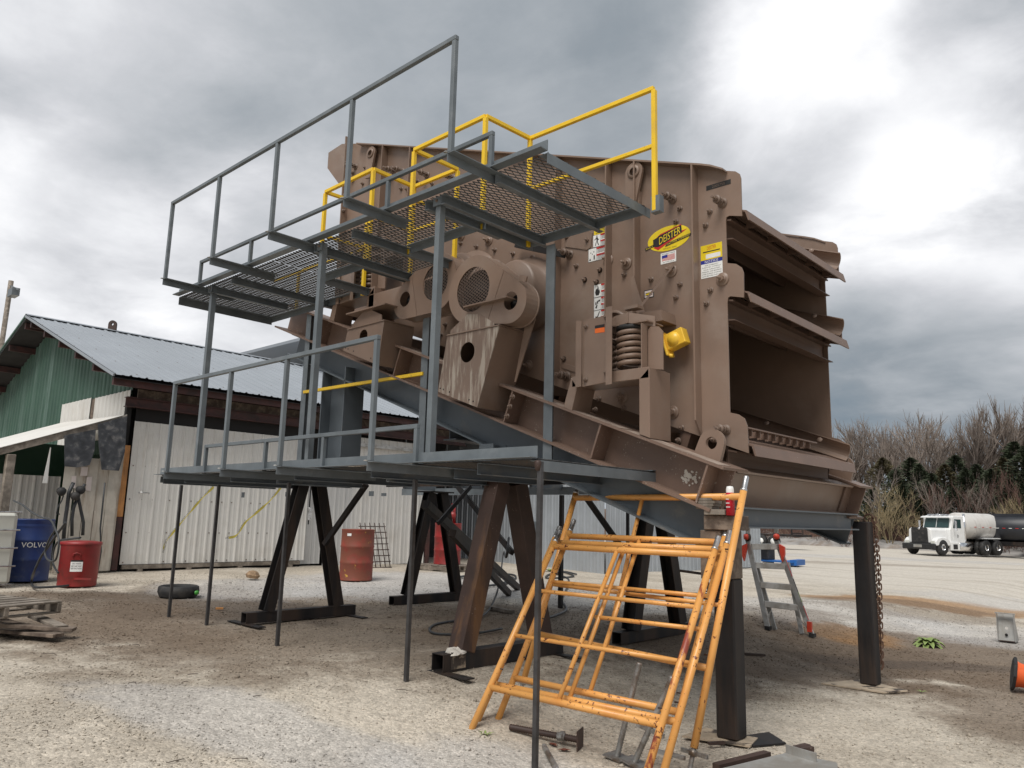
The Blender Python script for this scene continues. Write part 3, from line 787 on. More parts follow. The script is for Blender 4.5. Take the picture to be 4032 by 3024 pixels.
# ---- spring support, front (near) and rear
def spring_stand(dx, dz, full=True):
    def T(pts): return [(a + dx, b_ + dz) for a, b_ in pts]
    s_ = MB()
    zt = 2.92 + dz
    # arch: top channel, broad post with return face, slanted rear leg
    s_.bb(-4.42 + dx, -3.58 + dx, 5.56, 5.84, zt - .10, zt)
    s_.xz(T([(-3.68, 2.82), (-3.575, 2.915), (-3.575, 2.30), (-3.68, 2.34)]), 5.56, 5.90)
    s_.xz(T([(-4.43, 2.915), (-4.36, 2.82), (-4.42, 2.60), (-4.52, 2.64)]), 5.56, 5.84)
    h = part('spring_stand', s_, BROWN, ms, bevel=.004)
    # guard plate with folded edges
    gp = MB()
    gp.xz(T([(-4.29, 3.43), (-3.985, 3.45), (-3.985, 2.83), (-4.29, 2.81)]), 5.55, 5.556)
    gp.xz(T([(-4.355, 3.445), (-4.29, 3.43), (-4.29, 2.81), (-4.355, 2.81)]), 5.53, 5.538)
    gp.bb(-3.985 + dx, -3.978 + dx, 5.49, 5.56, 2.83 + dz, 3.47 + dz)
    gp.bb(-3.982 + dx, -3.915 + dx, 5.486, 5.492, 2.79 + dz, 3.50 + dz)
    g_ = part('spring_guard', gp, BROWN, h)
    for x, z in ((-4.25, 3.37), (-4.02, 3.42), (-4.25, 2.87), (-4.02, 2.91)): put('bolt', BOLT, g_, (x + dx, 5.548, z + dz), None, .8)
    # coil spring
    zc = zt + .008
    cs = MB(); R0 = .105; n = 6.2
    cs.tube([(-3.86 + dx + R0 * math.cos(t), 5.69 + R0 * math.sin(t), zc + .022 + t / (2 * math.pi) * .056) for t in [k * .26 for k in range(int(n * 2 * math.pi / .26))]], .022, 8)
    part('coil_spring', cs, BROWN, h)
    part('coil_spring', MB().tube([(-4.16 + dx + R0 * math.cos(t), 5.69 + R0 * math.sin(t), zc + .022 + t / (2 * math.pi) * .056) for t in [k * .26 for k in range(int(n * 2 * math.pi / .26))]], .022, 8), BROWN, h)
    part('rubber_pad', MB().lathe([(0, 0), (.125, 0), (.125, .035), (0, .035)], (-3.86 + dx, 5.69, zc + .375), (0, 0, 1), 24), RUBBER, h)
    # end plate with folded flange and hood beam
    ep = MB()
    ep.bb(-3.665 + dx, -3.655 + dx, 5.57, 5.66, zt + .002, zt + .40)
    ep.xz(T([(-3.65, 2.925), (-3.50, 2.90), (-3.50, 3.24), (-3.545, 3.29), (-3.62, 3.30), (-3.65, 3.28)]), 5.66, 5.672)
    part('end_plate', ep, BROWN, h)
    hb = MB()
    hb.xz(T([(-3.93, 3.33), (-3.80, 3.345), (-3.80, 3.44), (-3.93, 3.43)]), 5.57, 5.585)
    hb.prism([(0, 0), (0, .095), (1, .095), (1, 0)], (-3.80 + dx, 5.58, 3.345 + dz), (.19, .13, -.035), (0, 0, 1), (0, 1, 0), 0, .012)
    hb.bb(-4.28 + dx, -3.62 + dx, 5.60, 5.86, 3.34 + dz, 3.352 + dz)
    part('spring_cap', hb, BROWN, h)
    # bracket from the side plate down to the springs
    br = MB()
    br.xz(T([(-4.02, 3.40), (-3.62, 3.40), (-3.64, 3.50), (-4.0, 3.52)]), 5.86, PN - .008)
    br.xz(T([(-4.03, 3.90), (-4.0, 3.92), (-3.86, 3.5), (-3.99, 3.5)]), 5.95, 5.96)
    br.bar((-3.63 + dx, PN - .03, 3.98 + dz), (-3.87 + dx, 5.80, 3.50 + dz), .02, .02)
    br.bb(-3.91 + dx, -3.76 + dx, 5.66, 5.76, 3.50 + dz, 3.53 + dz)
    br.bb(-3.875 + dx, -3.815 + dx, 5.66, 5.72, 3.44 + dz, 3.475 + dz)
    br.lathe([(.145, 0), (.17, 0), (.17, .10), (.145, .10)], (-4.10 + dx, 5.75, 3.38 + dz), (0, 1, 0), 28)
    part('spring_bracket', br, BROWN, h)
    return h


h1 = spring_stand(0, 0)
lab = part('danger_sticker', MB().xz([(-4.148, 3.367), (-4.041, 3.365), (-4.039, 3.29), (-4.148, 3.295)], 5.5475, 5.549), DORG, h1)
stk = XZs = [(-4.148, 3.366), (-4.041, 3.365), (-4.041, 3.337), (-4.147, 3.338)]
part('sticker_band', MB().xz(stk, 5.546, 5.5475), INK, h1)
h2 = spring_stand(-3.98, 1.48)
part('base_box', MB().bb(-7.70, -7.02, 5.56, 5.85, 4.02, 4.30), BROWN, ms, bevel=.005)

# yellow plastic cover knocked askew on the side plate
yc = MB(); q0 = (-3.548, 5.98, 3.233)
rot = Matrix.Rotation(-.30, 3, 'Y')
yc.box(q0, (.19, .10, .15), rot)
yc.box(Vector(q0) + rot @ Vector((-.105, -.01, -.005)), (.022, .125, .24), rot)
yc.lathe([(.0, .035), (.03, .032), (.055, .018), (.066, 0)], Vector(q0) + rot @ Vector((-.01, -.05, 0)), (0, -1, 0), 20)
yc.lathe([(.0, 0), (.02, .0), (.02, .03), (.0, .03)], Vector(q0) + rot @ Vector((-.085, -.03, -.115)), (0, 0, -1), 12)
part('yellow_cover', yc, YELCAP, ms, bevel=.006)
part('cover_strap', MB().bar((-3.497, 6.05, 3.292), (-3.481, 6.05, 3.2), .01, .03, (0, 1, 0)), DARKBOLT, ms)

# dark guard tube reaching past the columns
part('grease_line_bar', MB().bar((-5.586, 6.0, 4.615), (-4.878, 6.0, 4.337), .03, .075), HOLE, ms)


# ------------------------------------------------------------------ stickers on the side plate
YD = PN - .0075
# oval badge
ox, oz = -3.693, 4.262
ow = 0.232
oh = 0.122
ell_ = lambda sx, sz, n=40: [(ox + sx * math.cos(2 * math.pi * k / n), oz + sz * math.sin(2 * math.pi * k / n)) for k in range(n)]
bd = part('company_badge', MB().xz(ell_(ow, oh), YD - .0012, YD), DYEL, ms)
yb = YD - .0016
ob = lambda pts: [(ox + ow * a, oz + oh * b_) for a, b_ in pts]
part('badge_shape', MB().xz(ob([(-.72, -.50), (-.50, -.78), (.86, .38), (.20, .30), (-.1, -.1)]), yb - .0004, yb), DRED, bd)
part('badge_shape', MB().xz(ob([(-.70, .10), (-.40, .50), (.62, .88), (.58, .80), (-.30, .42), (-.52, -.40), (-.72, -.30)]), yb - .0012, yb - .0006), DRED, bd)
part('badge_shape', MB().xz(ob([(-.74, .16), (-.50, .30), (-.46, -.52), (-.72, -.42)]), yb - .0018, yb - .0013), INK, bd)
part('badge_shape', MB().xz(ob([(-.50, .36), (.60, .80), (.62, .20), (-.48, -.50)]), yb - .0023, yb - .0019), INK, bd)
part('badge_banner', MB().xz(ob([(-1.14, -.38), (-.72, -.22), (-.70, -.40), (-1.10, -.60)]), yb - .0018, yb - .0013), INK, bd)
part('badge_banner', MB().xz(ob([(-.10, -.40), (1.04, -.02), (1.00, -.24), (-.16, -.64)]), yb - .0028, yb - .0024), INK, bd)


def slant_text(s, x0, z0, x1, z1, h0, h1, y, mat, parent, name='lettering'):
    """letters running from (x0,z0) to (x1,z1) with height growing from h0 to h1"""
    me = text_mesh(s, 1.0, 0).copy(); xs = [v.co.x for v in me.vertices]; ys = [v.co.y for v in me.vertices]
    a, b_ = min(xs), max(xs); c_, d_ = min(ys), max(ys)
    off = W[parent]
    for v in me.vertices:
        t = (v.co.x - a) / (b_ - a); u = (v.co.y - c_) / (d_ - c_); h = h0 + (h1 - h0) * t
        v.co = Vector((x0 + (x1 - x0) * t, y, z0 + (z1 - z0) * t + u * h)) - off
    me.materials.clear(); me.materials.append(mat)
    o = bpy.data.objects.new(name, me); COL.objects.link(o); o.parent = parent; W[o] = off
    return o


slant_text('DEISTER', ox - .44 * ow, oz - .36 * oh, ox + .56 * ow, oz + .16 * oh, oh * .60, oh * .60, yb - .0026, DYEL, bd)
slant_text('MACHINE COMPANY', ox - .08 * ow, oz - .56 * oh, ox + .99 * ow, oz - .19 * oh, oh * .13, oh * .13, yb - .0031, DYEL, bd)
slant_text('Product of', ox - 1.08 * ow, oz - .53 * oh, ox - .74 * ow, oz - .39 * oh, oh * .13, oh * .13, yb - .0021, DYEL, bd)
lettering('FORT WAYNE  -  INDIANA', ox + .06 * ow, YD - .0016, oz - .80 * oh, .012, INK, bd, width=ow * .62)


def rect_sticker(name, c, mat, y=YD):
    return part(name, MB().xz(c, y - .0012, y), mat, ms)


fl_ = [(-3.781, 4.127), (-3.614, 4.127), (-3.614, 4.019), (-3.78, 4.017)]
fx0, fx1 = fl_[0][0], fl_[1][0]; fz1, fz0 = (fl_[0][1] + fl_[1][1]) / 2, (fl_[2][1] + fl_[3][1]) / 2
fs = rect_sticker('flag_sticker', [(fx0, fz0), (fx1, fz0), (fx1, fz1), (fx0, fz1)], WHT)
fw, fh = fx1 - fx0, fz1 - fz0
lettering('PROUDLY MADE', (fx0 + fx1) / 2, YD - .0016, fz1 - fh * .13, fh * .10, INK, fs, width=fw * .86)
lettering('IN THE U.S.A', (fx0 + fx1) / 2, YD - .0016, fz0 + fh * .12, fh * .10, INK, fs, width=fw * .72)
stp = MB()
for k in range(7):
    pts = [(fx0 + fw * (.08 + .84 * i / 8), fz0 + fh * (.26 + k * .075) + math.sin(i * .9) * fh * .02) for i in range(9)]
    stp.xz(pts + [(a, b_ + fh * .037) for a, b_ in pts[::-1]], YD - .0018, YD - .0014)
part('flag_stripes', stp, DRED, fs)
part('flag_canton', MB().xz([(fx0 + fw * .08, fz0 + fh * .50), (fx0 + fw * .44, fz0 + fh * .53), (fx0 + fw * .44, fz0 + fh * .78), (fx0 + fw * .08, fz0 + fh * .76)], YD - .0026, YD - .0020), DBLU, fs)

nt_ = [(-3.357, 4.102), (-3.144, 4.101), (-3.143, 3.793), (-3.363, 3.788), (-3.36, 3.961), (-3.142, 3.959), (-3.362, 3.925), (-3.141, 3.924)]
nx0, nx1 = nt_[0][0], nt_[1][0]
za, zb, zc_, zd = (nt_[0][1] + nt_[1][1]) / 2, (nt_[4][1] + nt_[5][1]) / 2, (nt_[6][1] + nt_[7][1]) / 2, (nt_[2][1] + nt_[3][1]) / 2
ns = rect_sticker('notice_sticker', [(nx0, zd), (nx1, zd), (nx1, za), (nx0, za)], WHT)
nw = nx1 - nx0; nm_ = (nx0 + nx1) / 2
part('sticker_field', MB().xz([(nx0, zb), (nx1, zb), (nx1, za), (nx0, za)], YD - .0018, YD - .0013), DYEL, ns)
part('sticker_field', MB().xz([(nx0, zc_), (nx1, zc_), (nx1, zb), (nx0, zb)], YD - .0018, YD - .0013), DBLU, ns)
part('sticker_field', MB().xz([(nx0 + nw * .24, zb + (za - zb) * .08), (nx1 - nw * .08, zb + (za - zb) * .08), (nx1 - nw * .08, zb + (za - zb) * .36), (nx0 + nw * .24, zb + (za - zb) * .36)], YD - .0024, YD - .0019), WHT, ns)
part('sticker_field', MB().xz([(nx0 + nw * .10, zb + (za - zb) * .50), (nx1 - nw * .10, zb + (za - zb) * .50), (nx1 - nw * .10, zb + (za - zb) * .57), (nx0 + nw * .10, zb + (za - zb) * .57)], YD - .0024, YD - .0019), INK, ns)
slant_text('DEISTER', nm_ - nw * .20, zb + (za - zb) * .64, nm_ + nw * .22, zb + (za - zb) * .68, .034, .034, YD - .0022, DRED, ns)
lettering('NOTICE', nm_, YD - .0024, (zb + zc_) / 2, (zb - zc_) * .62, WHT, ns, width=nw * .62)
for i, s in enumerate(('FOR WARRANTY', 'PURPOSES, CONSULT', "YOUR OPERATOR'S", 'MANUAL FOR BEARING', 'CARE DURING STORAGE', 'AND BEFORE START-UP')):
    lettering(s, nm_, YD - .0018, zc_ - (zc_ - zd) * (.13 + i * .15), (zc_ - zd) * .085, INK, ns, width=nw * min(.9, .052 * len(s)))

# serial number plate
sr = [(-3.289, 4.712), (-3.045, 4.628), (-3.053, 4.584), (-3.293, 4.667)]
ss = rect_sticker('serial_plate', [(sr[0][0], (sr[2][1] + sr[3][1]) / 2), (sr[1][0], (sr[2][1] + sr[3][1]) / 2), (sr[1][0], (sr[0][1] + sr[1][1]) / 2), (sr[0][0], (sr[0][1] + sr[1][1]) / 2)], INK)
lettering('2005750', (sr[0][0] + sr[1][0]) / 2, YD - .0016, (sr[0][1] + sr[2][1]) / 2 - .0, .026, DARKBOLT, ss)

# small maker's sticker with a dark border
sm_ = [(-3.971, 3.798), (-3.861, 3.794), (-3.865, 3.713), (-3.971, 3.715)]
x0, x1, z1, z0 = sm_[0][0], sm_[1][0], (sm_[0][1] + sm_[1][1]) / 2, (sm_[2][1] + sm_[3][1]) / 2
s5 = rect_sticker('maker_sticker', [(x0, z0), (x1, z0), (x1, z1), (x0, z1)], INK)
part('sticker_field', MB().xz([(x0 + .008, z0 + .008), (x1 - .008, z0 + .008), (x1 - .008, z1 - .008), (x0 + .008, z1 - .008)], YD - .0018, YD - .0013), PINK, s5)
part('sticker_field', MB().xz([(x0 + .02, z1 - .055), (x1 - .02, z1 - .045), (x1 - .02, z1 - .025), (x0 + .02, z1 - .032)], YD - .0024, YD - .0019), DYEL, s5)
for k in range(2):
    part('print_line', MB().xz([(x0 + .016, z0 + .025 + k * .02), (x1 - .016, z0 + .025 + k * .02), (x1 - .016, z0 + .031 + k * .02), (x0 + .016, z0 + .031 + k * .02)], YD - .0024, YD - .0019), INK, s5)


def warning(c, head, word, picto, parent=None):
    """white two-column safety label: pictogram on the left, red headings and small print on the right"""
    x0, x1 = c[0][0], c[1][0]; z1, z0 = (c[0][1] + c[1][1]) / 2, (c[2][1] + c[3][1]) / 2
    w, h = x1 - x0, z1 - z0
    s = rect_sticker('warning_sticker', [(x0, z0), (x1, z0), (x1, z1), (x0, z1)], WHT)
    pl = MB(); xm = x0 + w * .46
    for a in (x0 + w * .012, xm, x1 - w * .012): pl.bb(a - .0012, a + .0012, YD - .0018, YD - .0013, z0, z1)
    for zz_ in (z0 + .002, (z1 + z0) / 2 * 0 + z1 - .002): pl.bb(x0, x1, YD - .0018, YD - .0013, zz_ - .0012, zz_ + .0012)
    for blk in range(2):
        zt_ = z1 - h * (.02 + blk * .5)
        for k in range(5):
            zl_ = zt_ - h * (.17 + k * .06)
            pl.bb(xm + w * .05, x1 - w * (.06 + .05 * (k % 2)), YD - .0018, YD - .0013, zl_, zl_ + h * .022)
    for pg in picto: pl.xz([(x0 + w * .46 * a, z0 + h * b_) for a, b_ in pg], YD - .0018, YD - .0013)
    part('print', pl, INK, s)
    for blk in range(2):
        zt_ = z1 - h * (.02 + blk * .5)
        part('sticker_field', MB().bb(xm + w * .01, x1 - w * .02, YD - .0024, YD - .0019, zt_ - h * .13, zt_), DRED, s)
        lettering(word[blk], (xm + x1) / 2 + w * .03, YD - .0028, zt_ - h * .065, h * .075, WHT if word[0] == 'DANGER' else INK, s, width=w * .34)


man = [[(.48, .80), (.58, .80), (.60, .90), (.52, .95), (.46, .90)], [(.40, .78), (.62, .78), (.66, .50), (.50, .48)], [(.18, .62), (.42, .74), (.42, .66), (.22, .56)], [(.60, .74), (.80, .55), (.76, .50), (.58, .64)], [(.52, .50), (.62, .50), (.70, .30), (.82, .12), (.72, .10), (.60, .28)], [(.50, .50), (.58, .46), (.46, .34), (.40, .10), (.30, .12), (.38, .36)]]
rocks = [[(.28, .62), (.36, .62), (.36, .70), (.28, .72)], [(.64, .66), (.74, .66), (.72, .76), (.64, .74)], [(.46, .52), (.54, .52), (.54, .60), (.46, .60)], [(.10, .10), (.36, .10), (.22, .28)], [(.66, .12), (.80, .12), (.80, .42), (.74, .48), (.66, .42)]]
fire = [[(.30, .14), (.70, .14), (.84, .36), (.78, .60), (.70, .50), (.64, .78), (.52, .92), (.50, .70), (.40, .60), (.36, .70), (.26, .60), (.18, .38)]]
crush = [[(.18, .20), (.40, .14), (.52, .40), (.44, .48)], [(.22, .42), (.36, .42), (.36, .64), (.22, .64)], [(.60, .62), (.86, .66), (.86, .80), (.60, .76)], [(.40, .52), (.60, .50), (.56, .72), (.44, .74)]]
hand = [[(.2, .4), (.5, .3), (.84, .86), (.76, .90), (.46, .50), (.24, .54)], [(.14, .30), (.26, .22), (.34, .34), (.22, .42)]]
warning([(-4.587, 4.505), (-4.38, 4.497), (-4.38, 4.366), (-4.582, 4.372)], 0, ('WARNING', 'ATENCION'), man)
warning([(-4.646, 4.367), (-4.419, 4.364), (-4.42, 4.222), (-4.645, 4.223)], 0, ('WARNING', 'ATENCION'), rocks)
warning([(-4.572, 3.969), (-4.373, 3.966), (-4.373, 3.832), (-4.569, 3.831)], 0, ('WARNING', 'ATENCION'), fire)
warning([(-4.571, 3.83), (-4.373, 3.829), (-4.374, 3.695), (-4.57, 3.696)], 0, ('DANGER', 'PELIGRO'), crush)
warning([(-4.57, 3.694), (-4.374, 3.694), (-4.375, 3.568), (-4.571, 3.56)], 0, ('WARNING', 'ATENCION'), hand)
yl = [(-4.574, 4.553), (-4.38, 4.556), (-4.38, 4.498), (-4.574, 4.504)]
y6 = rect_sticker('yellow_sticker', [(yl[0][0], (yl[2][1] + yl[3][1]) / 2), (yl[1][0], (yl[2][1] + yl[3][1]) / 2), (yl[1][0], (yl[0][1] + yl[1][1]) / 2), (yl[0][0], (yl[0][1] + yl[1][1]) / 2)], DYEL)
pl = MB()
for k in range(4): pl.bb(yl[0][0] + .02, yl[1][0] - .02, YD - .0018, YD - .0013, (yl[2][1] + yl[3][1]) / 2 + .012 + k * .016, (yl[2][1] + yl[3][1]) / 2 + .018 + k * .016)
part('print', pl, INK, y6)


# ------------------------------------------------------------------ two-level walkway beside the screen
ww = thing('walkway', (-6.8, 4.9, 2.0), 'grey two-level steel walkway with expanded-metal floors and grey and yellow handrails beside the brown screen', 'walkway')
ZL, ZU = 2.03, 4.385
YO = 4.20
ANG = [(0, 0), (.076, 0), (.076, .007), (.007, .007), (.007, .076), (0, .076)]


def angle(p0, p1, flip_s=False, flip_u=False, leg=.076, up=(0, 0, 1)):
    k = leg / .076
    pr = [((-a if flip_s else a) * k, (-b_ if flip_u else b_) * k) for a, b_ in ANG]
    if flip_s != flip_u: pr = pr[::-1]
    return MB().ext(p0, p1, pr, up)


def grating(x0, x1, y0, y1, z, name='floor_mesh', parent=None, lw=.125, sw=.052):
    """expanded metal: bonded strands forming diamonds, long way across the walkway length"""
    m_ = MB(); x0, x1, y0, y1 = y0, y1, x0, x1; nx = int(round((x1 - x0) / lw)); ny = int(round((y1 - y0) / sw)); lw = (x1 - x0) / nx; sw = (y1 - y0) / ny
    hw, hh = .0032, .0055
    def seg(p, q_):
        d = Vector((q_[0] - p[0], q_[1] - p[1], 0)).normalized(); s_ = Vector((-d.y, d.x, 0)) * hw
        a, b_ = Vector((p[1], p[0], p[2])), Vector((q_[1], q_[0], q_[2])); s_ = Vector((s_.y, s_.x, 0)); u_ = Vector((0, 0, hh))
        m_.add([a - s_, a - u_, a + s_, a + u_, b_ - s_, b_ - u_, b_ + s_, b_ + u_], [(0, 1, 5, 4), (1, 2, 6, 5), (2, 3, 7, 6), (3, 0, 4, 7)])
    for j in range(ny + 1):
        for i in range(nx):
            xa = x0 + i * lw; ym = y0 + j * sw; up_ = min(y1, ym + sw / 2); dn = max(y0, ym - sw / 2)
            zt = z + .003
            # each strand row bows from node to node; rows share alternating nodes
            n0, n1, n2 = (xa, ym, z), (xa + lw / 2, up_, zt), (xa + lw, ym, z)
            if j < ny: seg(n0, n1); seg(n1, n2)
            n1 = (xa + lw / 2, dn, zt)
            if j > 0: seg(n0, n1); seg(n1, n2)
    return part(name, m_, MESHF, parent, kind='stuff')


# lower floor
XR_, XL_ = -3.645, -9.98
YI = 5.80
grating(XL_ + .01, -6.82, YO + .01, YI - .01, ZL, parent=ww)
grating(-6.81, XR_ - .01, YO + .01, YI - .01, ZL, parent=ww)
part('toe_angle', angle((XL_, YO, ZL + .006), (XR_, YO, ZL + .006), leg=.088), GREY, ww)
part('toe_angle', angle((XL_, YI, ZL + .006), (XR_, YI, ZL + .006), flip_s=False, leg=.088), GREY, ww)
part('end_angle', angle((XR_, YI, ZL - .008), (XR_, YO + .01, ZL - .008), flip_s=False, flip_u=True, leg=.080), GREY, ww)
part('end_angle', angle((XL_, YO, ZL - .008), (XL_, YI, ZL - .008), flip_s=False, flip_u=True, leg=.080), GREY, ww)
put('bolt', BOLT, ww, (XR_ - .04, YI - .004, ZL + .05), None, .7)
# joists under the lower floor; the near ends of four of them reach out and carry the handrail
YR = 3.70
LX = [-8.711, -7.41, -6.348, -4.995]
for x in LX:
    part('outrigger', angle((x, YR, ZL - .010), (x, YO + .62, ZL - .010), flip_u=True, leg=.076), GREY, ww)
for x, y0_ in ((-9.93, YO + .02), (-9.36, 4.48), (-9.28, YO), (-8.15, YO), (-7.90, 4.62), (-6.85, YO), (-6.12, 4.78), (-5.60, YO), (-4.95, 4.6), (-4.26, YO)):
    part('joist', MB().ext((x, y0_, ZL - .012), (x, YI, ZL - .012), [(0, 0), (.045, 0), (.045, -.006), (.006, -.006), (.006, -.084), (.045, -.084), (.045, -.09), (0, -.09)]), GREYB, ww)
for p in (((-6.048, 4.55, 1.877)), ((-5.855, 4.55, 1.858)), ((-9.156, 4.9, 1.895)), ((-7.626, 4.6, 1.879))):
    part('hanger', MB().bb(p[0] - .035, p[0] + .035, p[1], p[1] + .006, p[2] - .05, ZL - .25), GREYB, ww)

# upper floor, stepped along its inner edge
XRU, XLU = -3.60, -9.975
YW, YNR = 5.56, 4.90
steps = [(XRU, -4.96, YW), (-4.96, -6.06, YNR), (-6.06, -6.84, YW), (-6.84, -7.65, YNR), (-7.65, XLU, YW)]
for xa, xb, yi in steps:
    grating(xb + .008, xa - .008, YO + .01, yi - .01, ZU, parent=ww)
    part('edge_angle', angle((xb, yi, ZU - .008), (xa, yi, ZU - .008), flip_s=False, flip_u=True, leg=.070), GREY, ww)
part('toe_angle', angle((XLU, YO, ZU + .006), (XRU, YO, ZU + .006), leg=.090), GREY, ww)
part('end_angle', angle((XRU, YW + .07, ZU - .008), (XRU, YO, ZU - .008), flip_s=False, flip_u=True, leg=.085), GREY, ww)
part('end_angle', angle((XLU, YO, ZU - .008), (XLU, YW, ZU - .008), flip_u=True, leg=.10), GREY, ww)
for x in (-4.96, -6.84, -7.65, -6.06):
    part('edge_angle', MB().ext((x, YNR, ZU - .008), (x, YW + .05, ZU - .008), [(-.035, 0), (.035, 0), (.035, -.006), (-.029, -.006), (-.029, -.085), (-.035, -.085)]), GREY, ww)
UX = [-4.196, -5.562, -6.849, -8.091, -9.305]
for x, ye in zip(UX, (4.62, 4.42, 4.45, 4.5, 4.62)):
    part('outrigger', angle((x, YR, ZU - .010), (x, ye, ZU - .010), flip_u=True, leg=.076), GREY, ww)
CH = [(0, 0), (.05, 0), (.05, -.007), (.007, -.007), (.007, -.083), (.05, -.083), (.05, -.09), (0, -.09)]
for x, y0_, y1_ in ((-4.16, YO, YW + .06), (-4.82, YO, YW + .05), (-5.03, YO, 5.14), (-6.13, YO, 5.10), (-6.79, YO, YW + .03), (-8.55, YO, YW + .1), (-9.12, YO, 5.3)):
    part('joist', MB().ext((x, y0_, ZU - .012), (x, y1_, ZU - .012), CH), GREY, ww)

# columns: paired angles, outer row and inner row
colp = [(-.030, -.030), (.030, -.030), (.030, -.024), (-.024, -.024), (-.024, .030), (-.030, .030)]
for x in (-4.885, -6.71, -9.12):
    part('column', MB().ext((x, YO + .06, ZL + .004), (x, YO + .06, ZU - .010), colp, (0, 1, 0)), GREY, ww)
for x in (-4.725, -6.566, -9.022):
    part('column', MB().ext((x, YW + .06, ZL + .004), (x, YW + .06, ZU - .095), [(-.055, -.04), (.055, -.04), (.055, -.033), (.004, -.033), (.004, .04), (-.004, .04), (-.004, -.033), (-.055, -.033)], (0, 1, 0)), GREY, ww)

# grey handrails: tall rail out on the outriggers, knee rail on the toe angle
def rail(pts, mat, name='handrail', w=.038):
    m_ = MB()
    for a, b_ in zip(pts, pts[1:]): m_.bar(a, b_, w, w)
    return part(name, m_, mat, ww, bevel=.003)


ztu = 5.46
TZ = [5.356, 5.342]
ztu = sum(TZ) / 2 - .02
for x in UX: part('rail_post', MB().bar((x + .02, YR + .02, ZU - .008), (x + .02, YR + .02, ztu), .040, .040, (0, 1, 0)), GREY, ww, bevel=.003)
part('handrail', MB().bar((UX[0] + .042, YR + .02, ztu + .02), (UX[-1] - .002, YR + .02, ztu + .02), .040, .038), GREY, ww, bevel=.003)
ztl = 3.004
for x in LX: part('rail_post', MB().bar((x + .02, YR + .02, ZL - .008), (x + .02, YR + .02, ztl), .040, .040, (0, 1, 0)), GREY, ww, bevel=.003)
part('handrail', MB().bar((LX[-1] + .042, YR + .02, ztl + .02), (LX[0] - .002, YR + .02, ztl + .02), .040, .038), GREY, ww, bevel=.003)
YK = YO - .022
kl = [-8.749, -7.404, -6.337, -4.972]
zkl = 2.365 - .02
for x in kl: part('rail_post', MB().bar((x, YK, ZL + .0), (x, YK, zkl - .019), .038, .038, (0, 1, 0)), GREY, ww, bevel=.003)
part('knee_rail', MB().bar((kl[0] - .02, YK, zkl), (kl[-1] + .02, YK, zkl), .038, .038), GREY, ww, bevel=.003)
ku = [-4.192, -5.55, -8.096, -9.354]
zku = 4.744 - .02
for x in ku: part('rail_post', MB().bar((x, YK, ZU + .0), (x, YK, zku - .019), .038, .038, (0, 1, 0)), GREY, ww, bevel=.003)
part('knee_rail', MB().bar((ku[-1] - .02, YK, zku), (ku[0] + .02, YK, zku), .038, .038), GREY, ww, bevel=.003)

for x, z in [(x + .02, ZL) for x in LX] + [(x + .02, ZU) for x in UX]:
    part('weld_bead', MB().lathe([(0, .010), (.014, .008), (.020, 0)], (x - .028, YR - .006, z - .008), (0, 0, 1), 7), STAIN, ww)
for x in (-4.885, -6.71, -9.12):
    put('bolt', BOLT, ww, (x, YO + .025, ZU - .045), None, .7)
    part('clip_plate', MB().bb(x - .05, x + .05, YO + .012, YO + .018, ZU - .09, ZU - .01), GREY, ww)
# yellow handrail following the stepped inner edge
ZY = 5.49
yp = [(-3.50, YW - .01), (-4.985, YW - .03), (-5.02, YNR + .01), (-6.11, YNR + .02), (-6.09, YW - .02), (-6.84, YW - .03), (-6.83, YNR + .02), (-7.80, YNR + .03), (-7.76, YW - .02)]
rail([(a, b_, ZY) for a, b_ in yp], YEL, 'yellow_rail', .040)
rail([(a, b_, 4.93) for a, b_ in yp] + [(-9.95, YW - .02, 4.93)], YEL, 'yellow_rail', .036)
for i, (a, b_) in enumerate(yp):
    part('yellow_post', MB().bar((a, b_, ZU - .075), (a, b_, ZY - .02), .042, .042, (0, 1, 0)), YEL, ww, bevel=.003)
part('yellow_post', MB().bar((-9.3, YW - .02, ZU), (-9.3, YW - .02, 4.915), .036, .036, (0, 1, 0)), YEL, ww, bevel=.003)
part('yellow_rail', MB().bar((-9.012, 5.58, 3.203), (-6.573, 5.58, 3.189), .036, .040), YEL, ww, bevel=.003)
part('post_clip', MB().bb(-3.53, -3.44, YW - .03, YW + .04, ZU - .09, ZU + .06), GREY, ww)

# things left lying on the lower floor
bag = MB(); c0 = Vector((-6.773, 4.9, 2.245)); c0.z = ZL + .012
rb_ = random.Random(5)
for (dx, r0, hh) in ((-.26, .07, .045), (-.12, .10, .07), (.0, .12, .13), (.07, .10, .12)):
    bag.lathe([(r0 * 1.1, 0), (r0, hh * .5), (r0 * .55, hh * .9), (.0, hh)], c0 + Vector((dx, rb_.random() * .05, 0)), (rb_.random() * .3, .1, 1), 9)
solo('rag', bag, PLATE_D, c0, 'crumpled rust stained rag lying on the lower walkway floor', 'rag')
bx_ = Vector((-6.45, 4.9, 2.225)); bx_.z = ZL + .012
solo('offcut', MB().bb(bx_.x - .09, bx_.x + .09, bx_.y - .04, bx_.y + .04, bx_.z, bx_.z + .06), BLACK, bx_, 'short black square tube offcut on the lower walkway beside the rag', 'steel offcut')

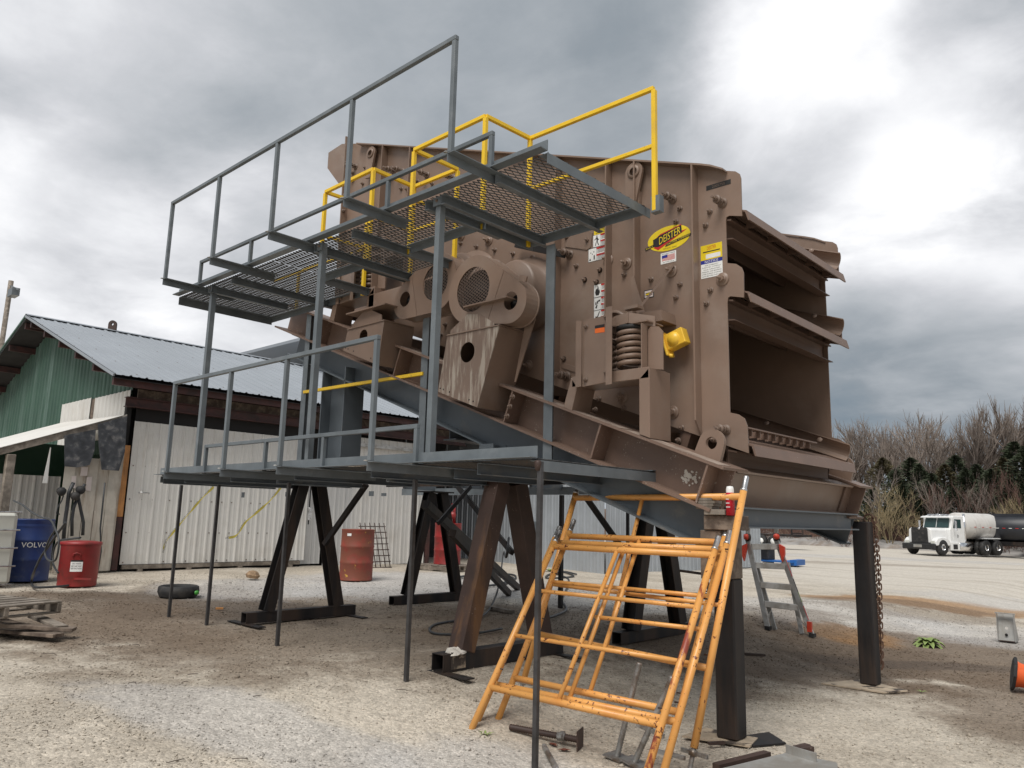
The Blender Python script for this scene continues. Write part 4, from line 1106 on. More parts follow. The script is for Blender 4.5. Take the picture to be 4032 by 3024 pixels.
# ------------------------------------------------------------------ plain bars propping the walkway up
rods = [((-5.451, 4.589, 0.188), 'second thin steel prop from the right, standing left of the rusty trestle leg'),
        ((-7.587, 4.593, 0.22), 'thin steel prop in front of the left black trestle, its foot nearest the pale sand'),
        ((-9.345, 4.67, 0.25), 'second thin steel prop from the left, before the long white door'),
        ((-10.169, 4.565, 0.268), 'leftmost thin steel prop, standing just in front of the black tyre-like pan')]
for p, lb in rods:
    solo('steel_prop', MB().bar((p[0], p[1], p[2] - .02), (p[0], p[1], ZL - .1), .034, .034, (0, 1, 0)), RODM, p, lb, 'steel prop', 'thin steel props under the walkway')
pz_ = (-3.626, 4.24, 1.989)
q_ = thing('steel_prop', (pz_[0], pz_[1], -.10), 'nearest thin steel prop at the right corner of the lower walkway', 'steel prop', 'thin steel props under the walkway')
part('bar', MB().bar((pz_[0], pz_[1] - .03, -.12), (pz_[0], pz_[1] - .03, ZL - .02), .036, .036, (0, 1, 0)), RODM, q_, bevel=.003)
part('weld', MB().lathe([(0, .02), (.022, .015), (.028, 0), (.02, -.05), (0, -.06)], (pz_[0] - .006, pz_[1] - .05, ZL - .03), (0, 0, 1), 10), RUST, q_)
for (u_, v_, yy) in ((1815, 1500, 0),):
    p = (-8.028, 9.869, 0.221)
    solo('steel_prop', MB().bar((p[0], p[1], p[2]), (p[0], p[1], 2.0), .06, .06, (0, 1, 0)), BLACK, p, 'black square prop behind the left end of the orange frames', 'steel prop')

# far side walkway seen underneath
fw_ = thing('far_walkway', (-7, 10, 1.9), 'grey steel channel walkway edge on the far side of the screen, seen between the trestles', 'walkway')
pa, pb = (-12.796, 10.2, 2.118), (-8.162, 10.2, 2.051)
zz_ = (pa[2] + pb[2]) / 2
part('channel', MB().bar((-12.5, 10.2, zz_), (-4.4, 10.2, zz_), .05, .13), GREY, fw_)
part('channel', MB().bar((-12.0, 9.4, zz_ + .12), (-4.4, 9.4, zz_ + .12), .05, .12), BLACK, fw_)
for x in (-11.5, -9.9, -8.3, -6.7, -5.1): part('joist', MB().bar((x, 9.4, zz_ + .06), (x, 10.2, zz_ + .06), .05, .08), GREYB, fw_)
for x in (-10.0, -6.9): part('prop', MB().bar((x, 10.1, 0.24), (x, 10.1, zz_ - .06), .04, .04, (0, 1, 0)), BLACK, fw_)

# ------------------------------------------------------------------ trestles
SQ = lambda w: [(-w / 2, -w / 2), (w / 2, -w / 2), (w / 2, w / 2), (-w / 2, w / 2)]


def sqtube_end(m_, p, w, dirn):
    """dark mouth of a square tube: rim plus recessed inside"""
    pass


def trestle(xc, ya, yb, zt, mat, mat2, label, wleg=.15, foot=.13, lean=0.0, hsec=False):
    z0 = float(gz(np.array(xc), np.array((ya + yb) / 2)))
    t_ = thing('trestle', (xc, (ya + yb) / 2, z0), label, 'trestle', 'black steel trestles under the screen')
    ym = (ya + yb) / 2
    fb = MB()
    f2_ = foot / 2
    # hollow base tube: four walls so its end reads open
    for a in ((-f2_, -f2_ + .008, -f2_, f2_), (f2_ - .008, f2_, -f2_, f2_)):
        fb.bb(xc + a[0], xc + a[1], ya, yb, z0 + .0, z0 + foot)
    fb.bb(xc - f2_ + .008, xc + f2_ - .008, ya, yb, z0, z0 + .008); fb.bb(xc - f2_ + .008, xc + f2_ - .008, ya, yb, z0 + foot - .008, z0 + foot)
    fb.bb(xc - f2_ + .008, xc + f2_ - .008, ya + .25, ya + .26, z0 + .008, z0 + foot - .008)
    part('base_tube', fb, mat2, t_)
    pr = SQ(wleg) if not hsec else hprof(wleg, wleg, .012, .010)
    if hsec: pr = [(a, b_ + wleg / 2) for a, b_ in pr]
    part('leg', MB().ext((xc, ya + .30, z0 + foot), (xc, ym - .13, zt), pr, (1, 0, 0)), mat, t_, bevel=0 if hsec else .008)
    part('leg', MB().ext((xc, yb - .28, z0 + foot), (xc, ym + .13, zt), pr, (1, 0, 0)), mat if not hsec else mat, t_, bevel=0 if hsec else .008)
    part('cap_plate', MB().bb(xc - .16, xc + .16, ym - .26, ym + .26, zt, zt + .02), mat, t_)
    return t_, z0


def beam_under(x): return 2.04 + .371 * (-2.9 - x) - .40 - .33


s1, z1_ = trestle(-9.12, 5.03, 6.66, 1.99, BLACK, BLACK, 'left near black trestle, in front of the white barn door, below the wide grey column', hsec=True)
s2, z2_ = trestle(-5.53, 5.02, 6.76, 1.97, RUST, BLACK, 'near trestle with a rust brown square leg and plaster spilled on its base tube', wleg=.19, foot=.16)
s3, z3_ = trestle(-9.60, 7.72, 9.35, 1.99, BLACK, BLACK, 'far left black trestle, in front of the red drum on a pallet', hsec=True)
s4, z4_ = trestle(-5.46, 7.76, 9.42, 1.97, BLACK, BLACK, 'far right black trestle, behind the orange scaffold frames', hsec=True, wleg=.17)
part('brace', MB().bar((-9.0, 6.05, 1.2), (-8.35, 6.2, 2.0), .06, .06), BLACK, s1)
spl = MB(); rq = random.Random(8)
for k in range(9): spl.lathe([(.05 + rq.random() * .03, 0), (.04, .025 + rq.random() * .02), (0, .04 + rq.random() * .02)], (-5.53 + rq.uniform(-.06, .06), 5.24 + rq.uniform(-.10, .12), z2_ + .155), (rq.uniform(-.2, .2), rq.uniform(-.2, .2), 1), 7)
part('spill', spl, CONCR, s2, kind='stuff')
part('spill', MB().bb(-5.46, -5.445, 5.12, 5.30, z2_ + .02, z2_ + .17), PLATE_D, s2)
for t_, x, ya, yb, z0 in ((s1, -9.12, 5.03, 6.66, z1_), (s2, -5.53, 5.02, 6.76, z2_)):
    for y, sg in ((ya + .02, -1), (yb - .1, 1)):
        part('foot_plate', MB().bb(x - .35, x + .42, y - .05, y + .05, z0 - .008, z0 + .004), BLACK, t_)
# tall posts above the trestles up to the frame
for x, y in ((-5.53, YN), (-5.46, YF)):
    p = part('stub', MB().ext((x, y, 1.995), (x, y, beam_under(x) + .06), hprof(.2, .2, .012, .01), (0, 1, 0)), GREYB, sf)

# loose dark beams leaning between the trestles
for (a, b_, w, h, lb) in (((-7.967, 6.9, 1.763), (-10.356, 11.416, 0.258), .11, .10, 'long dark beam leaning low between the trestles, upper one of the pair'),
                         ((-7.628, 7.1, 1.393), (-9.68, 10.442, 0.253), .10, .09, 'dark channel leaning between the trestles, lower one of the pair'),
                         ((-8.107, 7.6, 2.042), (-6.222, 6.75, 1.182), .06, .06, 'thin dark bar slanting behind the rusty trestle leg'),
                         ((-7.731, 7.5, 2.021), (-7.469, 6.7, 1.488), .05, .05, 'thin round bar crossing the leaning beams towards the left'),
                         ((-5.576, 7.3, 1.872), (-5.04, 7.3, 1.249), .06, .06, 'thin dark brace showing behind the top of the orange frames')):
    b_ = (b_[0], b_[1], b_[2] + .03)
    solo('steel_bar', MB().bar(a, b_, w, h, (0, -1, .3)), BLACK, b_, lb, 'steel bar', 'dark steel bars between the trestles', bevel=.004)

# ------------------------------------------------------------------ the two posts under the discharge end
def post(x, y, z0, zt, lb, w=.17, plates=()):
    t_ = thing('support_post', (x, y, z0), lb, 'steel post', 'black square posts under the discharge end')
    part('tube', MB().ext((x, y, z0 + .02), (x, y, zt), SQ(w), (0, 1, 0)), BLACK, t_, bevel=.012)
    for k, pts in enumerate(plates):
        part('base_plate', MB().xy(pts, z0 + .004 + .0 * k - k * .006, z0 + .018 - k * .007), PLATE_D if k == 0 else BLACK, t_)
    return t_


pm = (-3.121, 6.017, -0.06)
post(-3.06, 5.90, -.06, 1.17, 'near black square post at the right of the orange frames, carrying timber blocks', .175,
     ([(-3.36, 5.66), (-3.36, 6.02), (-2.92, 6.06), (-2.86, 5.80)], [(-3.1, 5.9), (-2.95, 6.32), (-2.72, 6.12), (-2.86, 5.85)]))
post(-3.035, 8.985, -.06, 1.665, 'far black square post beside the hanging rusty chain', .17,
     ([(-3.42, 8.62), (-3.20, 9.20), (-2.66, 8.95), (-2.80, 8.66)],))
# timber packing on the near post
wb = [((-3.085, 5.82, 1.601), (.36, .22, .155), 'rough square timber block lying across the near black post', WOOD),
      ((-3.125, 5.82, 1.667), (.245, .16, .045), 'short thin board between the thick block and the frame packing', WOODG),
      ((-3.103, 5.86, 1.509), (.14, .16, .16), 'upright timber block standing directly on the near black post', WOOD)]
BX0, BX1 = -3.106, -2.807
BZ0, BZ1 = 1.553, 1.667
solo('timber_block', MB().bb(-3.15, -2.97, 5.62, 5.98, 1.172, BZ0 - .003), WOOD, (-3.05, 5.9, 1.172), wb[2][2], 'timber block', 'timber packing on the near post', bevel=.006)
solo('timber_block', MB().bb(BX0, BX1 - .03, 5.60, 5.84, BZ0, BZ1), WOOD, (-3.05, 5.9, BZ0), wb[0][2], 'timber block', 'timber packing on the near post', bevel=.006)
solo('timber_block', MB().bb(BX0 + .02, BX1 - .10, 5.57, 5.90, BZ1 + .002, BZ1 + .045), WOODG, (-3.1, 5.87, BZ1), wb[1][2], 'timber block', 'timber packing on the near post', bevel=.004)
for k in range(4):
    solo('shim_board', MB().bb(-3.16 + .01 * (k % 2), -3.02 + .012 * (k % 3), 5.58, 5.70, BZ1 + .048 + k * .022, BZ1 + .068 + k * .022), WOODG, (-3.07, 5.65, BZ1 + .048 + k * .022), ('lowest' if k == 0 else 'second' if k == 1 else 'third' if k == 2 else 'topmost') + ' thin shim in the small stack under the brown beam end', 'shim', 'thin shims under the brown beam')
CX_, CY_, CZ_ = -2.872, 5.60, BZ1 + .001
can = thing('spray_can', (CX_, CY_, CZ_), 'red and white spray can standing on the timber block', 'spray can')
part('body', MB().lathe([(0, 0), (.033, 0), (.033, .165), (.028, .18)], (CX_, CY_, CZ_), (0, 0, 1), 20), SPRAYR, can)
part('cap', MB().lathe([(.030, .165), (.030, .20), (.024, .222), (.0, .226)], (CX_, CY_, CZ_), (0, 0, 1), 20), WHT, can)
for k in range(3): part('print_line', MB().bb(CX_ - .018, CX_ + .016 - .004 * k, CY_ - .036, CY_ - .0335, CZ_ + .06 + k * .03, CZ_ + .066 + k * .03), WHT, can)

# ------------------------------------------------------------------ chain
chn = thing('chain', (-2.93, 9.10, .3), 'rusty chain hanging in a loop beside the far black post', 'chain')
lk = MB(); pts = []
for k in range(17):
    a = 2 * math.pi * k / 16; pts.append((.013 * math.cos(a), 0, .012 * math.sin(a) + (.012 if math.sin(a) > 0 else -.012) * (1 if abs(math.sin(a)) > .01 else 0)))
lk.tube(pts, .0046, 6, cap=False)
LINK = mesh_of('link', lk, RUSTC)
ct, cbm = Vector((-2.969, 9.06, 1.667)), Vector((-2.966, 9.1, 0.087))
nlk = int((ct - cbm).length / .050)
for side in (0, 1):
    for k in range(nlk):
        t_ = k / nlk
        p = ct.lerp(cbm, t_) + Vector(((.030 + .012 * math.sin(t_ * 5)) * side * math.sqrt(max(0, 1 - t_ ** 6)), .015 * side, (.017 if side else 0)))
        put('link', LINK, chn, p, (0, (ct - cbm).x / (ct - cbm).z * 1.0, (math.pi / 2 if k % 2 else 0) + .5), (1.75, 1.5, 1.6))
part('hook', MB().tube([ct + Vector((.05 * math.cos(a) - .02, 0, .03 + .05 * math.sin(a))) for a in [k * .4 for k in range(11)]], .011, 8), RUSTC, chn)

# ------------------------------------------------------------------ orange scaffold frames
def scaffold(tl, tr, lean, hbot, label, wmat=None, bars=(), mids=(), s_mid=.42, pin=True, cut=(0, 0), jack=(None, None), r0=.0255):
    """tl/tr: ends of the top bar; lean: angle from vertical; frame hangs down the leg direction"""
    tl, tr = Vector(tl), Vector(tr); b_ = (tr - tl).normalized(); w = (tr - tl).length
    n = Vector((-b_.y, b_.x, 0)).normalized(); l = (Vector((0, 0, 1)) * math.cos(lean) + n * math.sin(lean)).normalized()
    base = tl - l * hbot
    t_ = thing('scaffold_frame', base, label, 'scaffold frame', 'orange scaffold frames leaning in a stack')
    for s, nm in ((0, 'l'), (1, 'r')):
        top = tl + b_ * (w * s); bot = top - l * (hbot - cut[s])
        m_ = ORANGE_W if (wmat and s == 1) else ORANGE
        part('leg', MB().tube([bot, top + l * .045], r0, 14), m_, t_)
        if pin:
            part('coupling_pin', MB().tube([top + l * .045, top + l * .06, top + l * .065, top + l * .16, top + l * .17], [.027, .027, .022, .022, .017], 14), CHROME, t_)
        if jack[s] is not None:
            e_ = bot - l * jack[s]
            part('screw_jack', MB().tube([bot + (e_ - bot) * (k / 40) for k in range(41)], [.0155 + (.003 if k % 2 else 0) for k in range(41)], 10), GALV, t_)
            part('jack_plate', MB().box(e_ - l * .004, (.15, .15, .007), Matrix.Rotation(.25, 3, 'X')), GALV, t_)
            hm = MB(); hc = bot - l * .03
            hm.tube([hc - l * .02, hc + l * .02], .03, 10); hm.bar(hc - b_ * .10, hc + b_ * .12, .018, .025)
            part('jack_handle', hm, GALV, t_)
    for h, s0, s1_, r_ in bars:
        part('crossbar', MB().tube([tl + b_ * (w * s0) - l * h, tl + b_ * (w * s1_) - l * h], r_, 12), ORANGE, t_)
    part('top_bar', MB().tube([tl, tr], r0, 14), ORANGE, t_)
    for s, h0_, h1_ in mids:
        part('middle_post', MB().tube([tl + b_ * (w * s) - l * h0_, tl + b_ * (w * s) - l * h1_], .018, 12), ORANGE, t_)
    for s, h in ((0, .38), (0, 1.15), (1, .42), (1, 1.2)):
        c_ = tl + b_ * (w * s) - l * h
        part('lock_stud', MB().tube([c_, c_ + n * -.012 + b_ * (.055 if s == 0 else -.055)], .006, 6), RUST, t_)
    return t_


TH = .02
scaffold((-4.41, 5.31, 1.37), (-2.89, 5.345, 1.37), .62, 1.68, 'frontmost orange scaffold frame, right leg streaked with dark red rust', True,
         bars=((1.31, 0, 1, .0255), (.86, 0, 1, .0165), (.44, 0, .44, .0165), (.44, .44, 1, .0165)), mids=((.44, 0, 1.31),), cut=(0, -.12))
scaffold((-4.50, 5.42, 1.40), (-2.85, 5.46, 1.41), .595, 1.70, 'second orange scaffold frame in the stack, close behind the front one', False,
         bars=((1.33, 0, 1, .0255), (.66, .44, 1, .0165)), mids=((.46, 0, 1.33),), cut=(0, -.10))
scaffold((-4.45, 5.57, 1.46), (-2.93, 5.59, 1.46), .55, 1.68, 'third orange scaffold frame, its lower crossbar standing higher than those in front', False,
         bars=((1.33, 0, 1, .0255), (.98, .5, 1, .0165), (.46, 0, .5, .0165), (.46, .5, 1, .0165)), mids=((.50, 0, 1.33),), cut=(.0, .10), jack=(None, .30))
k_ = 1.235
F4 = lambda p: (p[0] * k_, p[1] * k_, 1.6 + (p[2] - 1.6) * k_)
scaffold(F4((-3.73, 4.74, 1.77)), F4((-2.23, 4.51, 1.77)), .35, 2.02, 'tallest orange scaffold frame at the back of the stack, standing on screw jacks', False,
         bars=((1.29, 0, 1, .0255), (.84, 0, .46, .0165), (.84, .46, 1, .0165)), mids=((.46, 0, 1.29),), cut=(.34, .20), jack=(.26, .24), r0=.027)
# free jack between the frames
for k, (a, b_) in enumerate((((-3.281, 4.95, 0.593), (-3.4, 4.84, -0.06)), ((-2.976, 4.9, 0.55), (-3.239, 4.821, -0.06)))):
    a, b_ = Vector(a), Vector(b_); b_.z += .012
    j_ = thing('screw_jack', b_, ('left' if k == 0 else 'right') + ' of the two long galvanised screw jacks hanging inside the orange frames', 'screw jack', 'loose galvanised screw jacks')
    part('screw', MB().tube([a.lerp(b_, i / 70) for i in range(71)], [.019 + (.004 if i % 2 else 0) for i in range(71)], 10), GALV, j_)
    part('foot_plate', MB().box(b_, (.15, .15, .008), Matrix.Rotation(.15 + .1 * k, 3, 'Y')), GALV, j_)
    if k: part('jack_handle', MB().bar(a.lerp(b_, .62) + Vector((-.1, 0, .02)), a.lerp(b_, .62) + Vector((.12, 0, -.02)), .02, .03), GALV, j_)
# jacks lying on the gravel
a, b_ = Vector((-4.222, 4.601, 0.006)), Vector((-3.702, 4.801, -0.05))
a.z += .03; b_.z += .06
jk = thing('screw_jack', (b_.x, b_.y, 0), 'rusty screw jack with wing handle and square plate lying on the gravel', 'screw jack')
part('screw', MB().tube([a.lerp(b_, i / 60) for i in range(61)], [.021 + (.004 if i % 2 else 0) for i in range(61)], 10), RUST, jk)
d_ = (b_ - a).normalized(); mt = Matrix((d_, Vector((0, 0, 1)).cross(d_), (0, 0, 1))).transposed()
part('foot_plate', MB().box(b_, (.008, .15, .15), mt), RUST, jk)
hc = a.lerp(b_, .74)
part('wing_handle', MB().bar(hc + mt @ Vector((.02, -.11, .03)), hc + mt @ Vector((-.02, .11, -.0)), .03, .022), GALV, jk)
part('collar', MB().tube([hc - d_ * .03, hc + d_ * .03], .03, 12), GALV, jk)
a, b_ = Vector((-3.853, 4.569, -0.037)), Vector((-3.47, 4.26, -0.059))
a.z += .02; b_.z += .02
solo('screw_jack', MB().tube([a.lerp(b_, i / 30) for i in range(31)], [.0165 + (.003 if i % 2 else 0) for i in range(31)], 10), GALV, b_, 'short galvanised screw lying on the gravel behind the nearest steel prop', 'screw jack')


# ------------------------------------------------------------------ ribbed sheets
def ribsheet(org, u, v, w, width, length, rib=.028, pitch=.2286, tilt_top=None, thick=.003, flat=False):
    """one ribbed metal sheet: u across, v along the ribs, w outwards"""
    org, u, v, w = Vector(org), Vector(u).normalized(), Vector(v).normalized(), Vector(w).normalized()
    pr = []; n = max(1, int(round(width / pitch))); p_ = width / n
    for k in range(n):
        x = k * p_
        pr += [(x, rib), (x + .022, rib), (x + .045, 0), (x + p_ * .45, 0), (x + p_ * .45 + .012, rib * .28), (x + p_ * .62, rib * .28), (x + p_ * .62 + .012, 0), (x + p_ - .024, 0)]
    pr.append((width, rib))
    m_ = len(pr)
    l0 = lambda x: length if not callable(length) else length(x)
    vs = []
    for off in (0, -thick):
        for x, h in pr: vs += [org + u * x + w * (h + off), org + u * x + v * l0(x) + w * (h + off)]
    fs = [(2 * i, 2 * i + 2, 2 * i + 3, 2 * i + 1) for i in range(m_ - 1)] + [(2 * m_ + 2 * i, 2 * m_ + 2 * i + 1, 2 * m_ + 2 * i + 3, 2 * m_ + 2 * i + 2) for i in range(m_ - 1)]
    return MB().add(vs, fs)


def screws(mb, org, u, v, w, width, rows, pitch=.2286):
    org, u, v, w = Vector(org), Vector(u).normalized(), Vector(v).normalized(), Vector(w).normalized()
    for r_ in rows:
        for k in range(int(width / pitch)):
            c_ = org + u * (k * pitch + .07) + v * r_ + w * .002
            mb.lathe([(0, .008), (.012, .006), (.014, 0)], c_, w, 6)


# ------------------------------------------------------------------ the barn
bn = thing('barn', (-18.5, 10, .4), 'long barn with blue-grey ribbed roof, green gable and white ribbed sliding doors', 'barn')
XE, ZE, XRG, ZRG = -15.6, 4.16, -22.0, 6.37
YG0 = 5.48
rv = Vector((XRG - XE, 0, ZRG - ZE)); rl = rv.length; rn = Vector((ZRG - ZE, 0, -(XRG - XE))).normalized()
for k in range(21):
    y = YG0 + k * .914
    sc = ribsheet((XE, y, ZE), (0, 1, 0), rv, rn, .914, rl + .02, rib=.025, pitch=.305)
    sh = part('roof_sheet', sc, ROOFM, bn)
    if k < 12:
        s_ = MB(); screws(s_, (XE, y, ZE), (0, 1, 0), rv, rn, .914, (.3, 1.6, 2.9, 4.2, 5.5)); part('screws', s_, DARKBOLT, sh, kind='stuff')
rv2 = Vector((-(XE - XRG), 0, ZE - ZRG)); 
for k in range(21):
    y = YG0 + k * .914
    part('roof_sheet', ribsheet((XRG, y, ZRG), (0, 1, 0), rv2, (-rn.x, 0, rn.z), .914, rl), ROOFM, bn)
part('ridge_cap', MB().yz([(YG0, 0), (YG0, 0)], 0, 0) if False else MB().prism([(-.16, -.045), (0, .012), (.16, -.045), (.16, -.035), (0, .022), (-.16, -.035)], (XRG, 0, ZRG + .03), (1, 0, 0), (0, 0, 1), (0, 1, 0), YG0 - .01, YG0 + 19.2), ROOFM, bn)
part('rake_trim', MB().bar((XE + .02, YG0 - .01, ZE - .02), (XRG, YG0 - .01, ZRG - .02), .03, .05), ROOFM, bn)
part('rake_trim', MB().bar((XRG, YG0 - .01, ZRG - .02), (XRG - 6.4, YG0 - .01, ZE - .02), .03, .05), GREEN, bn)
# roof lining boards and steel purlins showing under the overhang
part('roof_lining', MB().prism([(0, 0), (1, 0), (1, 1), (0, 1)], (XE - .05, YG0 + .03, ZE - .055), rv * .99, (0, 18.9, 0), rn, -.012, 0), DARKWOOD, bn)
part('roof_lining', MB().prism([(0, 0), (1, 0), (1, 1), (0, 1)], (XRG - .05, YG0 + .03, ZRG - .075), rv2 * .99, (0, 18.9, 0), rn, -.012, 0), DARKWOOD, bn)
for k in range(6):
    t_ = .03 + k * .185
    for rvv, x0_, z0_ in ((rv, XE, ZE), (rv2, XRG, ZRG)):
        p = Vector((x0_, 0, z0_)) + rvv * t_
        part('purlin', MB().bar((p.x, YG0 + .06, p.z - .17), (p.x, 24.4, p.z - .17), .09, .15), REDIRON, bn)
# eave beams, timber plate and the black strip above the doors
part('eave_beam', MB().ext((-16.15, 5.95, 3.83), (-16.15, 15.4, 3.83), hprof(.16, .20, .014, .01)), REDIRON, bn)
part('eave_board', MB().bb(-16.25, -16.2, 6.2, 15.4, 3.84, 4.02), WOOD, bn)
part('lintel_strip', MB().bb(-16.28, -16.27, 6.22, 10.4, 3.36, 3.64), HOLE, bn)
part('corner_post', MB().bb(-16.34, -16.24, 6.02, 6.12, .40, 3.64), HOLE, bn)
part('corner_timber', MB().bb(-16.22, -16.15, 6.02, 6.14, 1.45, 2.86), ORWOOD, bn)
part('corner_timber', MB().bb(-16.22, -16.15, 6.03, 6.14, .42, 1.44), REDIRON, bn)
# near-black sheet added close behind the doors so that gaps stay dark
part('dark_gap_sheet', MB().bb(-16.5, -16.48, 6.2, 13.3, .3, 4.1), HOLE, bn)
# the white door made of ribbed sheets
yd = 6.20
for k, (w_, dz) in enumerate(((.80, 0), (.914, 0), (.914, 0), (.914, 0), (.60, 0))):
    zt0 = 3.37
    sh = part('door_sheet', ribsheet((-16.25 + .003 * (k % 2), yd, .52), (0, 1, 0), (0, 0, 1), (1, 0, 0), w_, zt0 - .52), WHITEP, bn)
    s_ = MB(); screws(s_, (-16.245, yd, .52), (0, 1, 0), (0, 0, 1), (1, 0, 0), w_, (.04, .62, 1.28, 1.95)); part('screws', s_, DARKBOLT, sh, kind='stuff')
    yd += w_ + .002
part('door_handle', MB().tube([(-16.20, 6.42, 1.93), (-16.15, 6.43, 1.94), (-16.15, 6.60, 1.93), (-16.20, 6.61, 1.92)], .013, 8), CHROME, bn)
part('sill_board', MB().bb(-16.28, -16.20, 6.25, 10.25, .43, .51), WOODG, bn)
for y in (6.55, 7.55, 8.7, 9.95): part('sill_post', MB().bb(-16.27, -16.17, y, y + .09, .28, .43), WOODG, bn)
part('gap_shade_strip', MB().bb(-16.33, -16.3, 6.2, 10.3, .25, .5), HOLE, bn)  # near-black strip painting in the shade below the door
# right-hand set of wall sheets, set back, with a darker dirty jamb
part('jamb_sheet', ribsheet((-16.38, 10.32, .42), (0, 1, 0), (0, 0, 1), (1, 0, 0), .55, 2.0), WHITED, bn)
yd = 10.90
for k in range(4):
    part('wall_sheet', ribsheet((-16.30, yd, .36), (0, 1, 0), (0, 0, 1), (1, 0, 0), .80, 3.2 - .0), WHITEP if k else WHITED, bn)
    yd += .802
part('door_track', MB().bb(-16.22, -16.17, 11.0, 14.0, 3.32, 3.40), ALU, bn)
part('red_jamb', MB().bb(-16.25, -16.15, 14.12, 14.2, .3, 2.6), REDIRON, bn)
# ratchet strap hanging between the doors
st_ = MB(); st_.bb(-16.12, -16.11, 10.33, 10.36, 1.35, 2.75)
part('ratchet_strap', st_, RUBBER, bn)
part('ratchet', MB().bb(-16.12, -16.06, 10.30, 10.40, 1.45, 1.75), CHROME, bn, bevel=.01)
# open bay behind with bright studs
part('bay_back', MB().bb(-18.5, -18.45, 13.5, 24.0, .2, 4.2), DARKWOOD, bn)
for k in range(9): part('bay_stud', MB().bb(-17.9, -17.86, 14.6 + k * .55, 14.64 + k * .55, 2.4, 4.1), SILV if k != 1 else REDIRON, bn)
part('bay_beam', MB().bb(-16.4, -16.3, 13.4, 24.0, 3.8, 4.0), REDIRON, bn)
for k in range(5): part('truss_web', MB().bar((-16.5, 14.2 + k * 1.1, 3.85), (-16.5, 14.8 + k * 1.1, 4.1), .04, .04), REDIRON, bn)
# green gable wall facing the yard, made of upright sheets, upper and lower course
GY = 6.16
x = -16.35
k = 0
while x > -27.5:
    ztop = lambda xx, x0=x: (ZE + (-(x0 - xx * 1.0) + XE) * 0)
    def ht(dx, x0=x):
        xx = x0 - dx
        z = ZE - .12 + (XE - xx) * (ZRG - ZE) / (XE - XRG) if xx > XRG else ZRG - .12 - (XRG - xx) * (ZRG - ZE) / (XE - XRG)
        return z - 2.75
    part('gable_sheet', ribsheet((x, GY, 2.75), (-1, 0, 0), (0, 0, 1), (0, -1, 0), .914, ht), GREEN, bn)
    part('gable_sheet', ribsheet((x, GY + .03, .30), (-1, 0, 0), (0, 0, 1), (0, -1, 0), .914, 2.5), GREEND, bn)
    x -= .916; k += 1
# white patches on the gable near the corner
part('gable_patch', ribsheet((-16.32, GY - .045, 3.05), (-1, 0, 0), (0, 0, 1), (0, -1, 0), 1.95, .96), WHITEP, bn)
part('gable_patch', ribsheet((-18.52, GY - .045, 2.90), (-1, 0, 0), (0, 0, 1), (0, -1, 0), 1.9, 1.14), WHITEP, bn)
part('gable_board', MB().bb(-18.50, -18.30, GY - .06, GY - .02, 2.9, 4.0), WOOD, bn)
part('ridge_lug', MB().plate_hole([(-.11, 0), (.11, 0), (.11, .18)] + [(.11 * math.cos(a), .18 + .11 * math.sin(a)) for a in [math.pi * k / 10 for k in range(1, 10)]] + [(-.11, .18)], (0, .18), .035, (-22.0, 7.55, 6.38), (.7, .7, 0), (0, 0, 1), (.7, -.7, 0), -.03, .03), RUST, bn)

# ------------------------------------------------------------------ lean-to against the gable
lt = thing('lean_to', (-17.2, 4.8, .4), 'small open lean-to with white ribbed roof, timber post and black flaps', 'shelter')
RX = -15.95
za = 3.43; yb_, zb_ = 3.856, 2.585
sv_ = Vector((0, yb_ - 5.95, zb_ - za)); sl_ = sv_.length
for k in range(4):
    part('roof_sheet', ribsheet((RX - k * .914, 5.95, za + k * .022), (-1, 0, .025), sv_, (0, -sv_.z * -1 if False else -(zb_ - za) * -1, abs(sv_.y)), .914, sl_ + .35), WHITEP, lt)
part('rafter', MB().bar((RX - .05, 5.9, za - .09), (RX - .05, yb_ - .2, zb_ - .11), .05, .13), WOODG, lt)
part('rafter', MB().bar((RX - 1.8, 5.9, za - .09), (RX - 1.8, yb_ - .2, zb_ - .11), .05, .13), WOOD, lt)
pp = (-16.0, 4.048, 2.535)
part('post', MB().bar((pp[0], pp[1], .36), (pp[0], pp[1], pp[2] - .02), .14, .14, (0, 1, 0)), WOODG, lt, bevel=.01)
for pts in ([(4.838, 2.927), (5.368, 3.093), (5.39, 2.694), (5.337, 2.405), (5.134, 2.35), (4.908, 2.355)], [(5.397, 3.197), (5.913, 3.415), (5.946, 2.709), (5.874, 2.331), (5.559, 2.334), (5.455, 2.785)]):
    part('flap', MB().yz(pts, -15.90, -15.885), TARP, lt)
# inner wall of white boards and sheets under the lean-to
yz_ = lambda pts, x0, x1: MB().yz(pts, x0, x1)
part('board_wall', yz_([(5.245, 1.48), (5.145, 2.37), (6.031, 2.754)] + [(6.0, .42), (5.0, .42)], -16.15, -16.12), WOODP, lt)
for k in range(5): part('board', MB().bb(-16.115, -16.095, 4.98 + k * .20, 5.165 + k * .20, .42 + .02 * (k % 2), 1.55 if k % 2 else 2.55), WOODP, lt)
part('wall_sheet', ribsheet((-17.0, 3.6, .45), (0, 1, 0), (0, 0, 1), (1, 0, 0), 1.6, 1.75), WHITEP, lt)
part('back_wall', MB().bb(-19.5, -19.46, 3.0, 6.1, .3, 3.0), GREEND, lt)  # dark green ribbed-sheet colour, wall behind the lean-to
part('white_strip', MB().yz([(4.658, 2.693), (4.669, 2.68), (4.684, 2.036), (4.604, 2.031)], -16.0, -15.98), WHITEP, lt)
for k, (u_, v_) in enumerate(((560, 1340), (500, 1400), (595, 1410))):
    pass
